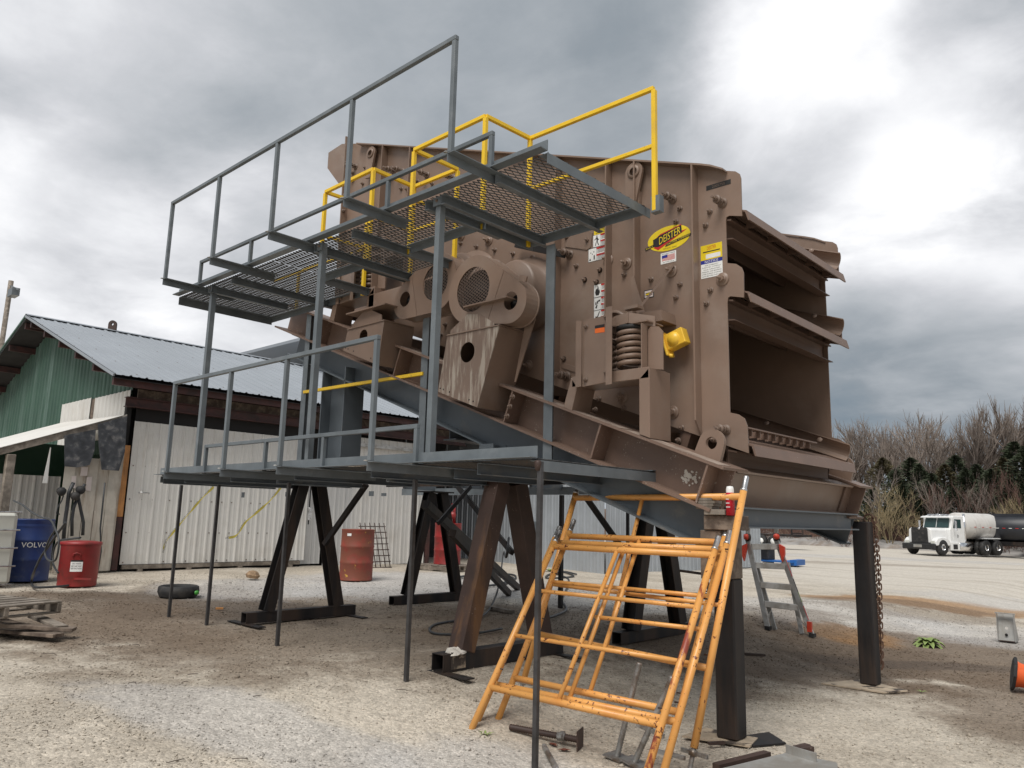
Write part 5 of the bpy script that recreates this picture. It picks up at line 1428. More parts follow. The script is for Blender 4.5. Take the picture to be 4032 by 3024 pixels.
for pts in ([(5.257, 2.369), (5.378, 2.377), (5.378, 2.207), (5.259, 2.2)], [(5.376, 2.181), (5.472, 2.199), (5.477, 1.925), (5.384, 1.934)], [(5.109, 2.192), (5.192, 2.196), (5.201, 1.965), (5.122, 1.974)]):
    part('notice_paper', MB().yz(pts, -16.09, -16.085), PINK, lt)
# hoses and lamp heads hanging from the rail
for pts, r_ in (([(-15.8, 4.922, 1.817), (-15.8, 4.896, 1.705), (-15.8, 4.85, 1.607), (-15.8, 4.844, 1.496), (-15.8, 4.897, 1.476)], .012), ([(-15.8, 5.063, 2.062), (-15.8, 5.005, 1.877), (-15.8, 5.006, 1.639), (-15.8, 4.999, 1.361), (-15.8, 5.011, 1.029)], .035),
                ([(-15.8, 5.263, 2.044), (-15.8, 5.208, 1.942), (-15.8, 5.169, 1.813), (-15.8, 5.232, 1.603), (-15.8, 5.315, 1.337), (-15.8, 5.328, 1.099)], .03), ([(-15.8, 5.611, 2.09), (-15.8, 5.617, 1.657), (-15.8, 5.623, 1.227), (-15.8, 5.683, 0.801), (-15.8, 5.661, 0.38)], .016),
                ([(-15.8, 5.151, 1.741), (-15.8, 5.116, 1.586), (-15.8, 5.112, 1.39), (-15.8, 5.147, 1.085)], .03)):
    part('hanging_hose', MB().tube(pts, r_, 8), HOSE, lt)
for u_ in ((-15.75, 4.9, 1.872), (-15.75, 5.141, 1.798), (-15.75, 5.221, 1.914)):
    part('lamp_head', MB().lathe([(0, 0), (.07, 0), (.085, .05), (.05, .12), (0, .12)], u_, (.3, -.8, .3), 14), RUBBER, lt)

# ------------------------------------------------------------------ white shed beyond, and a higher silver roof
ws = thing('shed', (-14, 20, .2), 'pale silver ribbed metal shed behind the screen, its corner left of the far black post', 'shed')
xc, yc_ = -12.3, 16.95
zg = .18
def hs(z=3.4): return z
for k in range(10):
    part('wall_sheet', ribsheet((xc, yc_ + k * .915, zg), (0, 1, 0), (0, 0, 1), (1, 0, 0), .914, 3.1), SILV, ws)
for k in range(9):
    part('wall_sheet', ribsheet((xc - k * .915, yc_, zg + .02 * k), (-1, 0, 0), (0, 0, 1), (0, -1, 0), .914, 3.1), SILV, ws)
part('roof', MB().prism([(-8.4, 3.25), (.15, 3.25), (-4, 4.6)], (xc, 0, zg), (1, 0, 0), (0, 0, 1), (0, 1, 0), yc_ - .1, yc_ + 9.2), ROOFM, ws)
eb_ = (-14.731, 16.9, 1.378)
bxo = part('meter_box', MB().bb(eb_[0] - .13, eb_[0] + .13, yc_ - .22, yc_ - .04, eb_[2] - .17, eb_[2] + .17), GREY, ws, bevel=.01)
part('conduit', MB().tube([(eb_[0], yc_ - .1, eb_[2] - .17), (eb_[0] + .03, yc_ - .12, eb_[2] - .8), (eb_[0] + .25, yc_ - .16, .35)], .02, 6), HOSE, ws)
hr = thing('tall_shed', (-24, 20, .4), 'taller grey metal shed roof rising behind the barn ridge', 'shed')
part('roof', MB().prism([(0, 0), (-7.5, -3.2), (-7.5, -3.3), (0, -.1)], (-21.0, 13.015, 7.163), (0, -1, 0), (0, 0, 1), (-1, 0, 0), 0, 12), ROOFM, hr)
part('wall', MB().bb(-33, -21.1, 13.5, 13.6, .3, 5.9), SILV, hr)

# light pole beyond the barn
pl_ = thing('light_pole', (-52.328, 12.0, 0.5), 'thin leaning pole with a small floodlight beyond the left end of the barn', 'light pole')
pt, pb_ = Vector((-52.221, 12.0, 14.838)), Vector((-52.352, 12.0, 10.619))
pb_ = pb_ + (pb_ - pt) * 3
part('pole', MB().tube([pb_, pt], .14, 8), WOODG, pl_)
part('floodlight', MB().box(pt + Vector((.9, 0, -.9)), (.9, .4, .45)), GREY, pl_)
part('arm', MB().bar(pt + Vector((0, 0, -.3)), pt + Vector((1.8, 0, -.9)), .10, .08), GREY, pl_)


# ------------------------------------------------------------------ drums, tote, pallets and other yard things
def drum(p, label, mat, group=None, r_=.292, h=.88, extra=None, n=32):
    t_ = thing('drum', p, label, 'drum', group)
    pr = [(0, .02), (r_ * .97, .02), (r_, 0), (r_ + .006, .008), (r_, .02)]
    for zc in (.30, .58):
        pr += [(r_, h * zc / .88 - .02), (r_ + .012, h * zc / .88), (r_, h * zc / .88 + .02)]
    pr += [(r_, h - .02), (r_ + .007, h - .008), (r_ + .004, h), (r_ - .01, h), (r_ - .015, h - .015), (0, h - .015)]
    part('body', MB().lathe(pr, p, (0, 0, 1), n), mat, t_)
    part('bung', MB().lathe([(0, .012), (.03, .012), (.035, 0)], (p[0] + r_ * .6, p[1], p[2] + h - .012), (0, 0, 1), 10), GALV, t_)
    return t_


def rot_text(s, p, h, w, mat, parent, az, r_, ctr):
    """text wrapped on a vertical cylinder of radius r_ about ctr, centred at azimuth az"""
    me = text_mesh(s, 1, 0).copy(); xs = [v.co.x for v in me.vertices]; ys = [v.co.y for v in me.vertices]
    a, b_ = min(xs), max(xs); c_, d_ = min(ys), max(ys); off = W[parent]
    for v in me.vertices:
        x = ((v.co.x - a) / (b_ - a) - .5) * w; z = ((v.co.y - c_) / (d_ - c_) - .5) * h
        t = az + x / r_
        v.co = Vector((ctr[0] + r_ * math.cos(t), ctr[1] + r_ * math.sin(t), p + z)) - off
    me.materials.clear(); me.materials.append(mat)
    o = bpy.data.objects.new('lettering', me); COL.objects.link(o); o.parent = parent; W[o] = off
    return o


def facing(p): return math.atan2(-p[1], -p[0])


bp = (-14.899, 4.314, 0.372)
bp = (bp[0] - .28, bp[1] - .05, float(gz(bp[0], bp[1])))
db = drum(bp, 'dark blue drum with white lettering beside the red can', DRUMB, r_=.37, h=1.02)
rot_text('VOLVO', bp[2] + .60, .085, .40, WHT, db, facing(bp) + .30, .377, bp)
part('label', MB().lathe([(.3765, 0), (.3765, .045)], (bp[0], bp[1], bp[2] + .90), (0, 0, 1), 32), DRUMB, db)
rp = (-14.003, 4.719, 0.352)
rp = (rp[0], rp[1], float(gz(rp[0], rp[1])))
rc = thing('oily_waste_can', rp, 'red lidded oily waste can with white instruction label under hanging hoses', 'waste can')
part('body', MB().lathe([(0, 0), (.285, 0), (.29, .02), (.285, .10), (.292, .11), (.292, .62), (.298, .64), (.298, .66)], rp, (0, 0, 1), 36), DRUMR, rc)
part('lid', MB().lathe([(.308, .655), (.312, .665), (.308, .70), (.2, .715), (0, .72)], rp, (0, 0, 1), 36), DRUMR, rc)
fa = facing(rp)
lb_ = MB(); r_l = .2945
vs = []; 
for i in range(7):
    t = fa - .12 + (-.30 + i * .1) * 1.0
    vs += [(rp[0] + r_l * math.cos(t), rp[1] + r_l * math.sin(t), rp[2] + .24), (rp[0] + r_l * math.cos(t), rp[1] + r_l * math.sin(t), rp[2] + .42)]
lb_.add(vs, [(2 * i, 2 * i + 2, 2 * i + 3, 2 * i + 1) for i in range(6)])
part('label', lb_, WHT, rc)
vs = []; lb2 = MB()
for i in range(7):
    t = fa - .12 + (-.30 + i * .1); r2 = .2955
    vs += [(rp[0] + r2 * math.cos(t), rp[1] + r2 * math.sin(t), rp[2] + .395), (rp[0] + r2 * math.cos(t), rp[1] + r2 * math.sin(t), rp[2] + .42)]
lb2.add(vs, [(2 * i, 2 * i + 2, 2 * i + 3, 2 * i + 1) for i in range(6)])
part('label_band', lb2, INK, rc)
rot_text('OILY WASTE', rp[2] + .365, .02, .13, INK, rc, fa - .12, .2965, rp)
rot_text('EMPTY EVERY NIGHT', rp[2] + .325, .022, .15, INK, rc, fa - .12, .2965, rp)
rot_text('VACIE TODAS LAS NOCHES', rp[2] + .29, .022, .155, INK, rc, fa - .12, .2965, rp)
part('handle', MB().tube([Vector(rp) + Vector((math.cos(fa - .15 + d_) * (.31), math.sin(fa - .15 + d_) * .31, z)) for d_, z in ((-.17, .46), (-.15, .52), (0, .535), (.15, .52), (.17, .46))], .010, 8), DRUMR, rc)
part('foot_lever', MB().bar(Vector(rp) + Vector((math.cos(fa) * .30 - .2, math.sin(fa) * .30 - .15, .13)), Vector(rp) + Vector((math.cos(fa) * .30 + .2, math.sin(fa) * .3 + .15, .13)), .03, .03), DRUMR, rc)
# hoses looped round the can and over the blue drum
hs1 = [(-12.286, 3.9, 1.392), (-12.445, 3.9, 1.302), (-12.607, 3.9, 1.21), (-12.935, 3.9, 1.011), (-13.212, 3.9, 0.831), (-13.413, 3.9, 0.617)] + [(-14.663, 4.249, 0.397), (-13.834, 4.04, 0.378), (-13.674, 4.132, 0.375), (-13.72, 4.405, 0.376), (-13.949, 4.702, 0.381), (-14.446, 5.043, 0.392), (-15.277, 5.453, 0.41)]
h_ = thing('hose', hs1[-1], 'black hose looping down from the hangers round the foot of the red can', 'hose')
def smooth(pts, n=6):
    P_ = [Vector(p) for p in pts]; out = []
    for i in range(len(P_) - 1):
        a, b_, c_, d_ = P_[max(0, i - 1)], P_[i], P_[i + 1], P_[min(len(P_) - 1, i + 2)]
        for k in range(n):
            t = k / n
            out.append(.5 * ((2 * b_) + (c_ - a) * t + (2 * a - 5 * b_ + 4 * c_ - d_) * t * t + (3 * b_ - a - 3 * c_ + d_) * t ** 3))
    return out + [P_[-1]]
part('line', MB().tube(smooth(hs1), .018, 8), HOSE, h_)
hs2 = [(-14.325, 3.75, 1.685), (-13.862, 3.75, 1.627), (-13.326, 3.75, 1.516), (-12.801, 3.75, 1.446), (-12.454, 3.75, 1.419), (-12.217, 3.75, 1.307), (-11.998, 3.75, 1.146), (-12.007, 3.75, 0.918), (-12.174, 3.75, 0.857), (-12.413, 3.75, 0.886), (-12.515, 3.75, 0.977), (-12.413, 3.75, 1.141), (-12.209, 3.75, 1.286)]
solo('hose', MB().tube(smooth(hs2), .014, 8), HOSE, hs2[-1], 'thin grey hose drooping over the blue drum from the lean-to', 'hose')
hs3 = [(-11.342, 3.8, 1.21), (-11.77, 3.8, 1.175), (-12.127, 3.8, 1.141), (-12.288, 3.8, 1.061), (-12.332, 3.8, 0.921), (-12.254, 3.8, 0.799), (-12.03, 3.8, 0.709)]
solo('hose', MB().tube(smooth(hs3), .014, 8), HOSE, hs3[-1], 'black grease hose lying across the red can lid with a reel end', 'hose')

tp = (-14.791, 3.395, 0.369)
tt = thing('tote_tank', tp, 'translucent white plastic tank in a tube cage cut by the left picture edge', 'plastic tank')
part('tank', MB().bb(tp[0] - .55, tp[0] + .50, tp[1] - .55, tp[1] + .45, tp[2], tp[2] + 1.14), TOTE, tt, bevel=.06)
for z in (.02, .30, .58, .86, 1.14):
    part('cage_bar', MB().tube([(tp[0] - .58, tp[1] - .58, tp[2] + z), (tp[0] + .53, tp[1] - .58, tp[2] + z), (tp[0] + .53, tp[1] + .48, tp[2] + z)], .014, 6), CHROME, tt)

d2 = (-12.879, 9.302, 0.327)
dr = drum((d2[0] - .1, d2[1] + .2, d2[2]), 'faded red drum with yellow wear, right of the left trestle', DRUMRO, 'red drums', r_=.325, h=.99)
dc_ = (d2[0] - .1, d2[1] + .2); fz_ = facing(d2) - .55; lm_ = MB(); vs = []
for i in range(5):
    t = fz_ + (i - 2) * .07; vs += [(dc_[0] + .331 * math.cos(t), dc_[1] + .331 * math.sin(t), d2[2] + .86), (dc_[0] + .331 * math.cos(t), dc_[1] + .331 * math.sin(t), d2[2] + .91)]
part('label', lm_.add(vs, [(2 * i, 2 * i + 2, 2 * i + 3, 2 * i + 1) for i in range(4)]), WHT, dr)
d3 = (-14.298, 13.2, 0.327)
d3 = (d3[0] - .15, d3[1] + .1, d3[2])
dp = drum((d3[0], d3[1], d3[2] + .13), 'deep red drum with a hand pump, standing on a wooden pallet', DRUMR, 'red drums', r_=.33, h=1.0)
part('pump', MB().tube([(d3[0] + .2, d3[1], d3[2] + 1.1), (d3[0] + .2, d3[1], d3[2] + 1.5), (d3[0] + .12, d3[1], d3[2] + 1.6)], .035, 8), DRUMR, dp)
part('pump_body', MB().lathe([(0, 0), (.09, 0), (.09, .06), (0, .06)], (d3[0] + .2, d3[1] - .05, d3[2] + 1.32), (.5, -.8, 0), 14), DRUMR, dp)


def pallet(c, L_, Wd, rot, label, group=None, base=None, layers=1, mat=WOODG, h0=0):
    t_ = thing('pallet', c, label, 'pallet', group)
    M3 = Matrix.Rotation(rot, 3, 'Z'); c = Vector(c)
    def bx(name, x, y, z, sx, sy, sz): part(name, MB().box(c + M3 @ Vector((x, y, z)), (sx, sy, sz), M3), mat, t_, bevel=.003)
    for y in (-Wd / 2 + .03, 0, Wd / 2 - .03): bx('runner', 0, y, .065, L_, .045, .09)
    n = 6
    for k in range(n): bx('deck_board', -L_ / 2 + .07 + k * (L_ - .14) / (n - 1), 0, .12, .125, Wd, .02)
    for k in range(3): bx('bottom_board', -L_ / 2 + .07 + k * (L_ - .14) / 2, 0, .01, .10, Wd, .018)
    return t_


pallet((d3[0] + .1, d3[1] - .1, d3[2]), 1.2, 1.1, .1, 'weathered pallet under the deep red drum', 'weathered pallets')
# pallet pile bottom left
pc = Vector((-9.9, 2.35, 0.26))
zg_ = float(gz(pc.x, pc.y))
pallet((pc.x, pc.y, zg_ + .20), 1.15, 1.2, .30, 'grey boarded pallet on top of the broken boards at the left edge', 'weathered pallets', mat=WOODG)
for k, (dx, dy, dz, L_, w_, a, lb) in enumerate(((.2, .25, .07, 1.5, .14, .45, 'long board under the pallet, nearest the camera'), (-.1, -.1, .07, 1.4, .14, 1.2, 'board crosswise under the pallet'), (.55, .45, .13, .75, .16, 1.0, 'short grey board slanting out of the pallet pile'), (.42, .60, .16, .6, .12, .2, 'split board end sticking out at the right of the pile'), (.0, .3, .14, 1.2, .13, .5, 'second layer board beneath the pallet'))):
    b0 = (pc.x + dx, pc.y + dy, zg_ + dz - .03)
    solo('loose_board', MB().box(b0, (L_, w_, .035), Matrix.Rotation(a, 3, 'Z') @ Matrix.Rotation(.04 * k, 3, 'Y')), WOODG if k % 2 else WOOD, (b0[0], b0[1], b0[2] - .03), lb, 'board', 'loose boards under the left pallet', bevel=.003)

# tyre-like black pan with a green cap
tr = (-12.015, 5.407, 0.308)
tr = (tr[0], tr[1] + .1, tr[2])
tn = thing('rubber_pan', tr, 'low round black rubber pan on the gravel left of the left trestle', 'rubber pan')
part('rim', MB().lathe([(.0, .04), (.23, .04), (.24, .13), (.26, .16), (.29, .145), (.30, .07), (.27, .0)], tr, (0, 0, 1), 36), RUBBER, tn)
part('plug', MB().lathe([(0, .04), (.03, .04), (.035, 0)], (tr[0] + .26, tr[1] + .15, tr[2] + .06), (.8, .5, .2), 10), pmat('green_cap', (.05, .30, .035), .4), tn)
# welded wire panel leaning by the wall
mp_ = (-14.762, 11.398, 0.355)
a0_, a1_ = Vector((-15.3, 11.487, 0.25)), Vector((-15.3, 12.216, 0.404))
ht_ = 1.428 - a1_.z
wp = MB()
for k in range(6):
    t = k / 5; p = Vector((-15.3, a0_.y + (a1_.y - a0_.y) * t, .34)); wp.tube([p, p + Vector((-.35, 0, ht_ + .05))], .012, 5)
for k in range(8):
    t = k / 7.4; z = .36 + ht_ * t; wp.tube([(-15.3 - .35 * t, a0_.y - .04, z), (-15.3 - .35 * t, a1_.y + .04, z)], .012, 5)
solo('wire_panel', wp, RUST, (-15.3, a0_.y, .34), 'rusty square welded wire panel leaning on the white wall by the faded drum', 'wire panel')
rk = (-13.95, 7.802, 0.351)
rkm = MB().lathe([(0, 0), (.11, .01), (.14, .07), (.09, .13), (.03, .15), (0, .15)], rk, (.1, .1, 1), 7, False)
solo('rock', rkm, ROCK, rk, 'tan rock on the gravel before the white door', 'rock')
# caution tape scraps fluttering from the frame
def tape(pts, label, txt):
    P_ = smooth(pts, 4); m_ = MB(); 
    t_ = thing('caution_tape', pts[-1], label, 'caution tape', 'scraps of yellow tape')
    for i in range(len(P_) - 1):
        a, b_ = P_[i], P_[i + 1]; wv = Vector((.0, .02, .045)) if (i // 3) % 2 else Vector((.01, -.02, .035)); wv2 = Vector((.0, .02, .045)) if ((i + 1) // 3) % 2 else Vector((.01, -.02, .035))
        m_.add([a - wv * .6, b_ - wv2 * .6, b_ + wv2 * .6, a + wv * .6], [(0, 1, 2, 3)])
    part('tape', m_, TAPE, t_)
    d = (P_[-1] - P_[0]); n = int(d.length / .28)
    for k in range(n):
        i = min(len(P_) - 2, int((k + .5) / n * len(P_))); p = P_[i]; q_ = P_[i + 1]; dd = (q_ - p).normalized()
        me = text_mesh(txt, 1, 0).copy(); me.materials.clear(); me.materials.append(INK)
        up = Vector((0, .3, 1)); up = (up - dd * up.dot(dd)).normalized(); nr = dd.cross(up)
        if nr.y > 0: dd = -dd; nr = dd.cross(up)
        o = bpy.data.objects.new('lettering', me); COL.objects.link(o); o.parent = t_
        o.matrix_local = Matrix.Translation(p - W[t_] + nr * .02 ) @ Matrix((dd * .055, up * .06, nr)).transposed().to_4x4()
    return t_
tape([(-14.5, 7.144, 2.067), (-14.5, 6.963, 1.875), (-14.5, 6.77, 1.635), (-14.5, 6.537, 1.324), (-14.5, 6.334, 1.047), (-14.5, 6.286, 0.899)], 'left scrap of yellow caution tape hanging across the white door', 'CAUTION')
tape([(-13.5, 8.006, 2.085), (-13.5, 7.792, 1.827), (-13.5, 7.527, 1.588), (-13.5, 7.32, 1.407), (-13.5, 7.177, 1.181), (-13.5, 7.021, 1.131)], 'right scrap of yellow caution tape hanging across the white door', 'CAUTION')
# coiled hose under the screen and cable on the gravel
def groundhose(pts, r_, label, dz=.02):
    pts = [(p[0], p[1], p[2] + dz) for p in pts]
    return solo('hose', MB().tube(smooth(pts), r_, 6), HOSE, pts[0], label, 'hose')
groundhose([(-11.792, 10.975, 0.294), (-12.509, 11.909, 0.3), (-12.702, 12.751, 0.296), (-12.679, 13.643, 0.286), (-12.097, 13.264, 0.277), (-11.23, 12.062, 0.27), (-10.756, 10.808, 0.273), (-10.797, 10.243, 0.279), (-11.234, 10.46, 0.287), (-11.927, 11.152, 0.295), (-12.626, 12.244, 0.299), (-12.513, 13.006, 0.289), (-11.952, 13.015, 0.277), (-11.013, 11.587, 0.27), (-10.854, 10.78, 0.275), (-11.116, 10.543, 0.283), (-11.627, 10.898, 0.291)], .022, 'coiled grey hose on the gravel beyond the trestles', .03)
groundhose([(-12.14, 15.539, 0.256), (-12.827, 15.881, 0.267), (-12.358, 14.772, 0.268), (-11.693, 13.848, 0.263), (-11.589, 14.183, 0.257), (-11.805, 15.003, 0.254), (-12.62, 15.662, 0.265), (-12.501, 15.154, 0.267), (-11.351, 14.224, 0.251), (-9.733, 12.143, 0.237), (-8.64, 10.657, 0.228), (-7.699, 9.611, 0.22), (-7.296, 8.858, 0.22), (-7.145, 8.398, 0.22)], .02, 'grey hose trailing from the shed wall across the gravel behind the orange frames', .03)
cb = [(-6.513, 7.0, 1.371), (-6.551, 7.0, 1.14)] + [(-12.905, 13.695, 0.791), (-9.812, 10.306, 0.407), (-8.345, 8.576, 0.258), (-7.77, 7.702, 0.24), (-7.793, 7.395, 0.24), (-7.69, 6.931, 0.24), (-7.394, 6.557, 0.24), (-7.062, 6.394, 0.24), (-6.814, 6.718, 0.24), (-6.897, 7.322, 0.24)]
solo('cable', MB().tube(smooth(cb), .016, 6), HOSE, cb[-1], 'black cable hanging from the frame and looping on the dirt behind the rusty leg', 'cable')
wbd = [(-8.535, 8.749, 0.232), (-7.955, 8.661, 0.22)]
solo('loose_board', MB().bar(Vector(wbd[0]) + Vector((0, 0, .03)), Vector(wbd[1]) + Vector((0, 0, .03)), .09, .045), WOODG, wbd[0], 'grey board lying on the dirt behind the rusty trestle leg', 'board')
for (a, b_, lb) in (((-10.41, 5.313, 0.273), (-10.362, 5.398, 0.272), 'small yellowish wood offcut on the gravel before the left trestle'), ((-4.511, 9.074, 0.05), (-4.375, 9.322, 0.029), 'dark stick on the gravel right of the near black post')):
    solo('stick', MB().bar(Vector(a) + Vector((0, 0, .015)), Vector(b_) + Vector((0, 0, .015)), .035, .025), ORWOOD if 'yellowish' in lb else STICK, a, lb, 'stick')

# little step stool of black angle seen between the posts, and the crate and pallet past the shed
sk = MB()
for a, b_ in (('',''),): pass
lp = [(-6.918, 11.5, 1.011), (-6.888, 11.716, 0.203), (-6.43, 11.5, 1.19), (-6.738, 12.393, 0.196)]
ld = thing('work_stand', (lp[1][0], lp[1][1], lp[1][2]), 'thin black steel work stand behind the near black post', 'work stand')
part('leg', MB().bar(lp[0], lp[1], .04, .04, (0, 1, 0)), BLACK, ld); part('leg', MB().bar(lp[2], lp[3], .04, .04, (0, 1, 0)), BLACK, ld)
part('rung', MB().bar((-6.842, 11.5, 0.826), (-6.388, 11.5, 0.8), .03, .04), BLACK, ld)
part('rung', MB().bar((-6.796, 11.5, 0.466), (-6.297, 11.5, 0.485), .03, .04), BLACK, ld)

ck = Vector((-13.451, 28.773, 0.152))
cr_ = thing('battery_box', ck, 'black plastic box standing on blue boards past the end of the shed', 'plastic box')
part('body', MB().bb(ck.x - .35, ck.x + .35, ck.y - .3, ck.y + .3, ck.z + .16, ck.z + .72), RUBBER, cr_, bevel=.02)
for k in range(4): part('stud', MB().bb(ck.x - .3 + k * .17, ck.x - .22 + k * .17, ck.y - .1, ck.y, ck.z + .72, ck.z + .80), RUBBER, cr_)
part('rim', MB().bb(ck.x - .38, ck.x + .38, ck.y - .33, ck.y + .33, ck.z + .62, ck.z + .66), RUBBER, cr_)
bp_ = thing('blue_pallet', ck, 'faded blue pallet lying under the black plastic box', 'pallet')
part('deck', MB().box((ck.x + .35, ck.y - .1, ck.z + .13), (2.0, 1.1, .05), Matrix.Rotation(.12, 3, 'Z')), CARB, bp_)
part('side', MB().box((ck.x + 1.3, ck.y + .1, ck.z + .11), (.25, 1.1, .20), Matrix.Rotation(.12, 3, 'Z')), CARB, bp_)
for k in range(3): part('runner', MB().box((ck.x - .4 + k * .7, ck.y - .2, ck.z + .05), (.12, 1.0, .10), Matrix.Rotation(.12, 3, 'Z')), WOOD, bp_)

# ------------------------------------------------------------------ aluminium step ladder (folding, several positions)
def D4(u, v, yy): return None
la = thing('ladder', (-4.605, 11.406, 0.051), 'open aluminium folding ladder with red locks standing behind the near black post', 'ladder')
ft = [(-5.08, 10.962, 0.13), (-4.601, 11.354, 0.051), (-5.028, 11.074, 0.121), (-4.747, 11.336, 0.074)]
T1, T2 = Vector((-5.444, 11.15, 1.37)), Vector((-5.179, 11.55, 1.384))
tz = (T1.z + T2.z) / 2
F1, F2 = Vector(ft[0]), Vector(ft[1])
F1n = Vector(ft[0]); 
part('rail', MB().bar(F1, T1, .03, .075, (1, 0, 0)), ALU, la, bevel=.004)
part('rail', MB().bar(F2, T2, .03, .075, (1, 0, 0)), ALU, la, bevel=.004)
for (tt_, h_) in ((.075, 0), (.29, 0), (.51, 0), (.72, 0)):
    a = T1.lerp(F1, tt_); b_ = T2.lerp(F2, tt_)
    ii = .06 if tt_ > .2 else .0
    dd = (b_ - a); a2, b2 = a + dd * .03, b_ - dd * (.05 + ii * tt_ * 2)
    part('rung', MB().bar(a2, b2, .10, .085), ALU, la, bevel=.004)
B1, B2 = Vector(ft[2]), Vector(ft[3])
part('rail', MB().bar(B1, T1.lerp(F1, .32) + Vector((0, .10, 0)), .028, .06, (1, 0, 0)), ALU, la); part('rail', MB().bar(B2, T2.lerp(F2, .25) + Vector((0, .10, 0)), .028, .06, (1, 0, 0)), ALU, la)
part('brace', MB().bar(T1.lerp(F1, .93), T1.lerp(F1, .80) + (T2 - T1) * .22, .02, .02), ALU, la); part('brace', MB().bar(T2.lerp(F2, .95), T2.lerp(F2, .80) - (T2 - T1) * .28, .02, .02), ALU, la)
for p in (T1, T2):
    part('hinge', MB().lathe([(0, -.03), (.06, -.03), (.06, .03), (0, .03)], p + Vector((0, 0, .04)), (1, 1, 0), 18), BLACK, la)
    part('hinge_lock', MB().lathe([(0, 0), (.045, 0), (.04, .05), (0, .05)], p + Vector((.02, -.05, .05)), (-.7 if p is T1 else .7, -.7, 0), 12), REDP, la)
    part('rail', MB().bar(p + Vector((0, 0, .05)), p + Vector((0 , .12, .75)), .028, .06, (1, 0, 0)), ALU, la)
for p, q_ in ((T1, F1), (T2, F2)):
    c_ = p.lerp(q_, .12)
    part('lock_tab', MB().prism([(-.03, .10), (.05, .06), (.05, -.05), (.015, -.16), (-.02, -.02)], c_ + Vector((-.06 if p is T1 else .04, -.05, 0)), (-1 if p is T1 else 1, 0, 0), (0, 0, 1), (0, 1, 0), -.02, .03), REDP, la)
c_ = T2.lerp(F2, .90); part('lock_tab', MB().box(c_ + Vector((.03, -.04, 0)), (.06, .05, .14)), REDP, la)
for p in (F1, F2): part('foot', MB().box(p + Vector((0, 0, .02)), (.07, .09, .05)), RUBBER, la)
for t0_, t1_, mt_, nm in ((.22, .40, DRED, 'label_strip'), (.42, .56, INK, 'label_strip'), (.56, .66, LEAF, 'label_strip'), (.70, .84, DRED, 'label_strip')):
    part(nm, MB().bar(T2.lerp(F2, t0_) + Vector((.018, -.012, 0)), T2.lerp(F2, t1_) + Vector((.018, -.012, 0)), .006, .05, (1, 0, 0)), mt_, la)

# ------------------------------------------------------------------ right foreground: cone, bracket, plant, panel
cp = Vector((-1.933, 9.841, -0.06))
cn = thing('traffic_cone', cp, 'orange traffic cone lying on its side at the right picture edge', 'traffic cone')
ax = Vector((.95, .26, -.17)).normalized(); c0 = cp + Vector((.035, .13, .17))
part('base', MB().lathe([(0, -.015), (.17, -.015), (.178, 0), (.17, .015), (.14, .015)], c0, ax, 8, False), RUBBER, cn)
part('body', MB().lathe([(.14, .015), (.125, .05), (.04, .62), (.03, .64), (.0, .64)], c0, ax, 32), CONE, cn)
bq = [(-2.945, 14.56, -0.106), (-2.714, 14.569, -0.106), (-2.822, 15.669, -0.117)]
b0, b1, b2 = [Vector(p) for p in bq]
bkt = thing('steel_bracket', b0, 'rusty welded steel bracket with two holes standing on the gravel at the right', 'steel bracket')
u_ = (b1 - b0).normalized(); w_ = (b1 - b0).length; dpt = Vector((-u_.y, u_.x, 0)); hh = .42
bm_ = MB()
for s in (0, 1): bm_.prism([(0, 0), (.30, 0), (.02, hh), (0, hh)], b0 + u_ * (w_ * s - .006), dpt, (0, 0, 1), u_, 0, .012)
part('side', bm_, STAIN, bkt)
part('back', MB().plate_hole([(0, 0), (w_, 0), (w_, .42), (0, .42)], (w_ / 2, .20), .022, b0, u_, (-dpt * -.25 + Vector((0, 0, 1))).normalized(), dpt, .02, .03), STAIN, bkt)
part('top', MB().prism([(-.02, 0), (w_ + .02, 0), (w_ + .02, .06), (-.02, .06)], b0 + Vector((0, 0, hh)), u_, dpt, (0, 0, 1), 0, .012), STAIN, bkt)
part('hole', MB().lathe([(0, .002), (.022, .002), (.022, 0)], b0 + u_ * (w_ / 2) + Vector((0, 0, .10)) + dpt * .02, (-dpt.x, -dpt.y, 0), 14), HOLE, bkt)
part('floor', MB().prism([(0, 0), (w_, 0), (w_, .3), (0, .3)], b0, u_, dpt, (0, 0, 1), 0, .012), RUST, bkt)
# mullein rosette
pq = Vector((-3.515, 12.897, -0.087))
pln = thing('mullein_plant', pq, 'pale green leafy rosette growing in the gravel right of the chain', 'plant')
rr = random.Random(4)
def leaf(base, az, el, L_, w_, mat, parent, curl=.4):
    m_ = MB(); n = 5; vs = []
    d = Vector((math.cos(az), math.sin(az), 0)); s_ = Vector((-d.y, d.x, 0)); p = Vector(base); a = el
    for i in range(n + 1):
        t = i / n; wd = w_ * math.sin(math.pi * min(1, .12 + t * .88)) ** .8 if i < n else .002
        vs += [p - s_ * wd + Vector((0, 0, wd * .35)), p.copy(), p + s_ * wd + Vector((0, 0, wd * .35))]
        p = p + (d * math.cos(a) + Vector((0, 0, 1)) * math.sin(a)) * L_ / n; a -= curl / n * 2
    fs = []
    for i in range(n): fs += [(3 * i, 3 * i + 1, 3 * i + 4, 3 * i + 3), (3 * i + 1, 3 * i + 2, 3 * i + 5, 3 * i + 4)]
    return part('leaf', m_.add(vs, fs, True), mat, parent)
for k in range(26):
    leaf(pq, k * 2.4 + rr.random() * .4, .25 + (k / 26) * 1.05, .30 - .12 * k / 26 + rr.random() * .04, .045, LEAF, pln, .9)
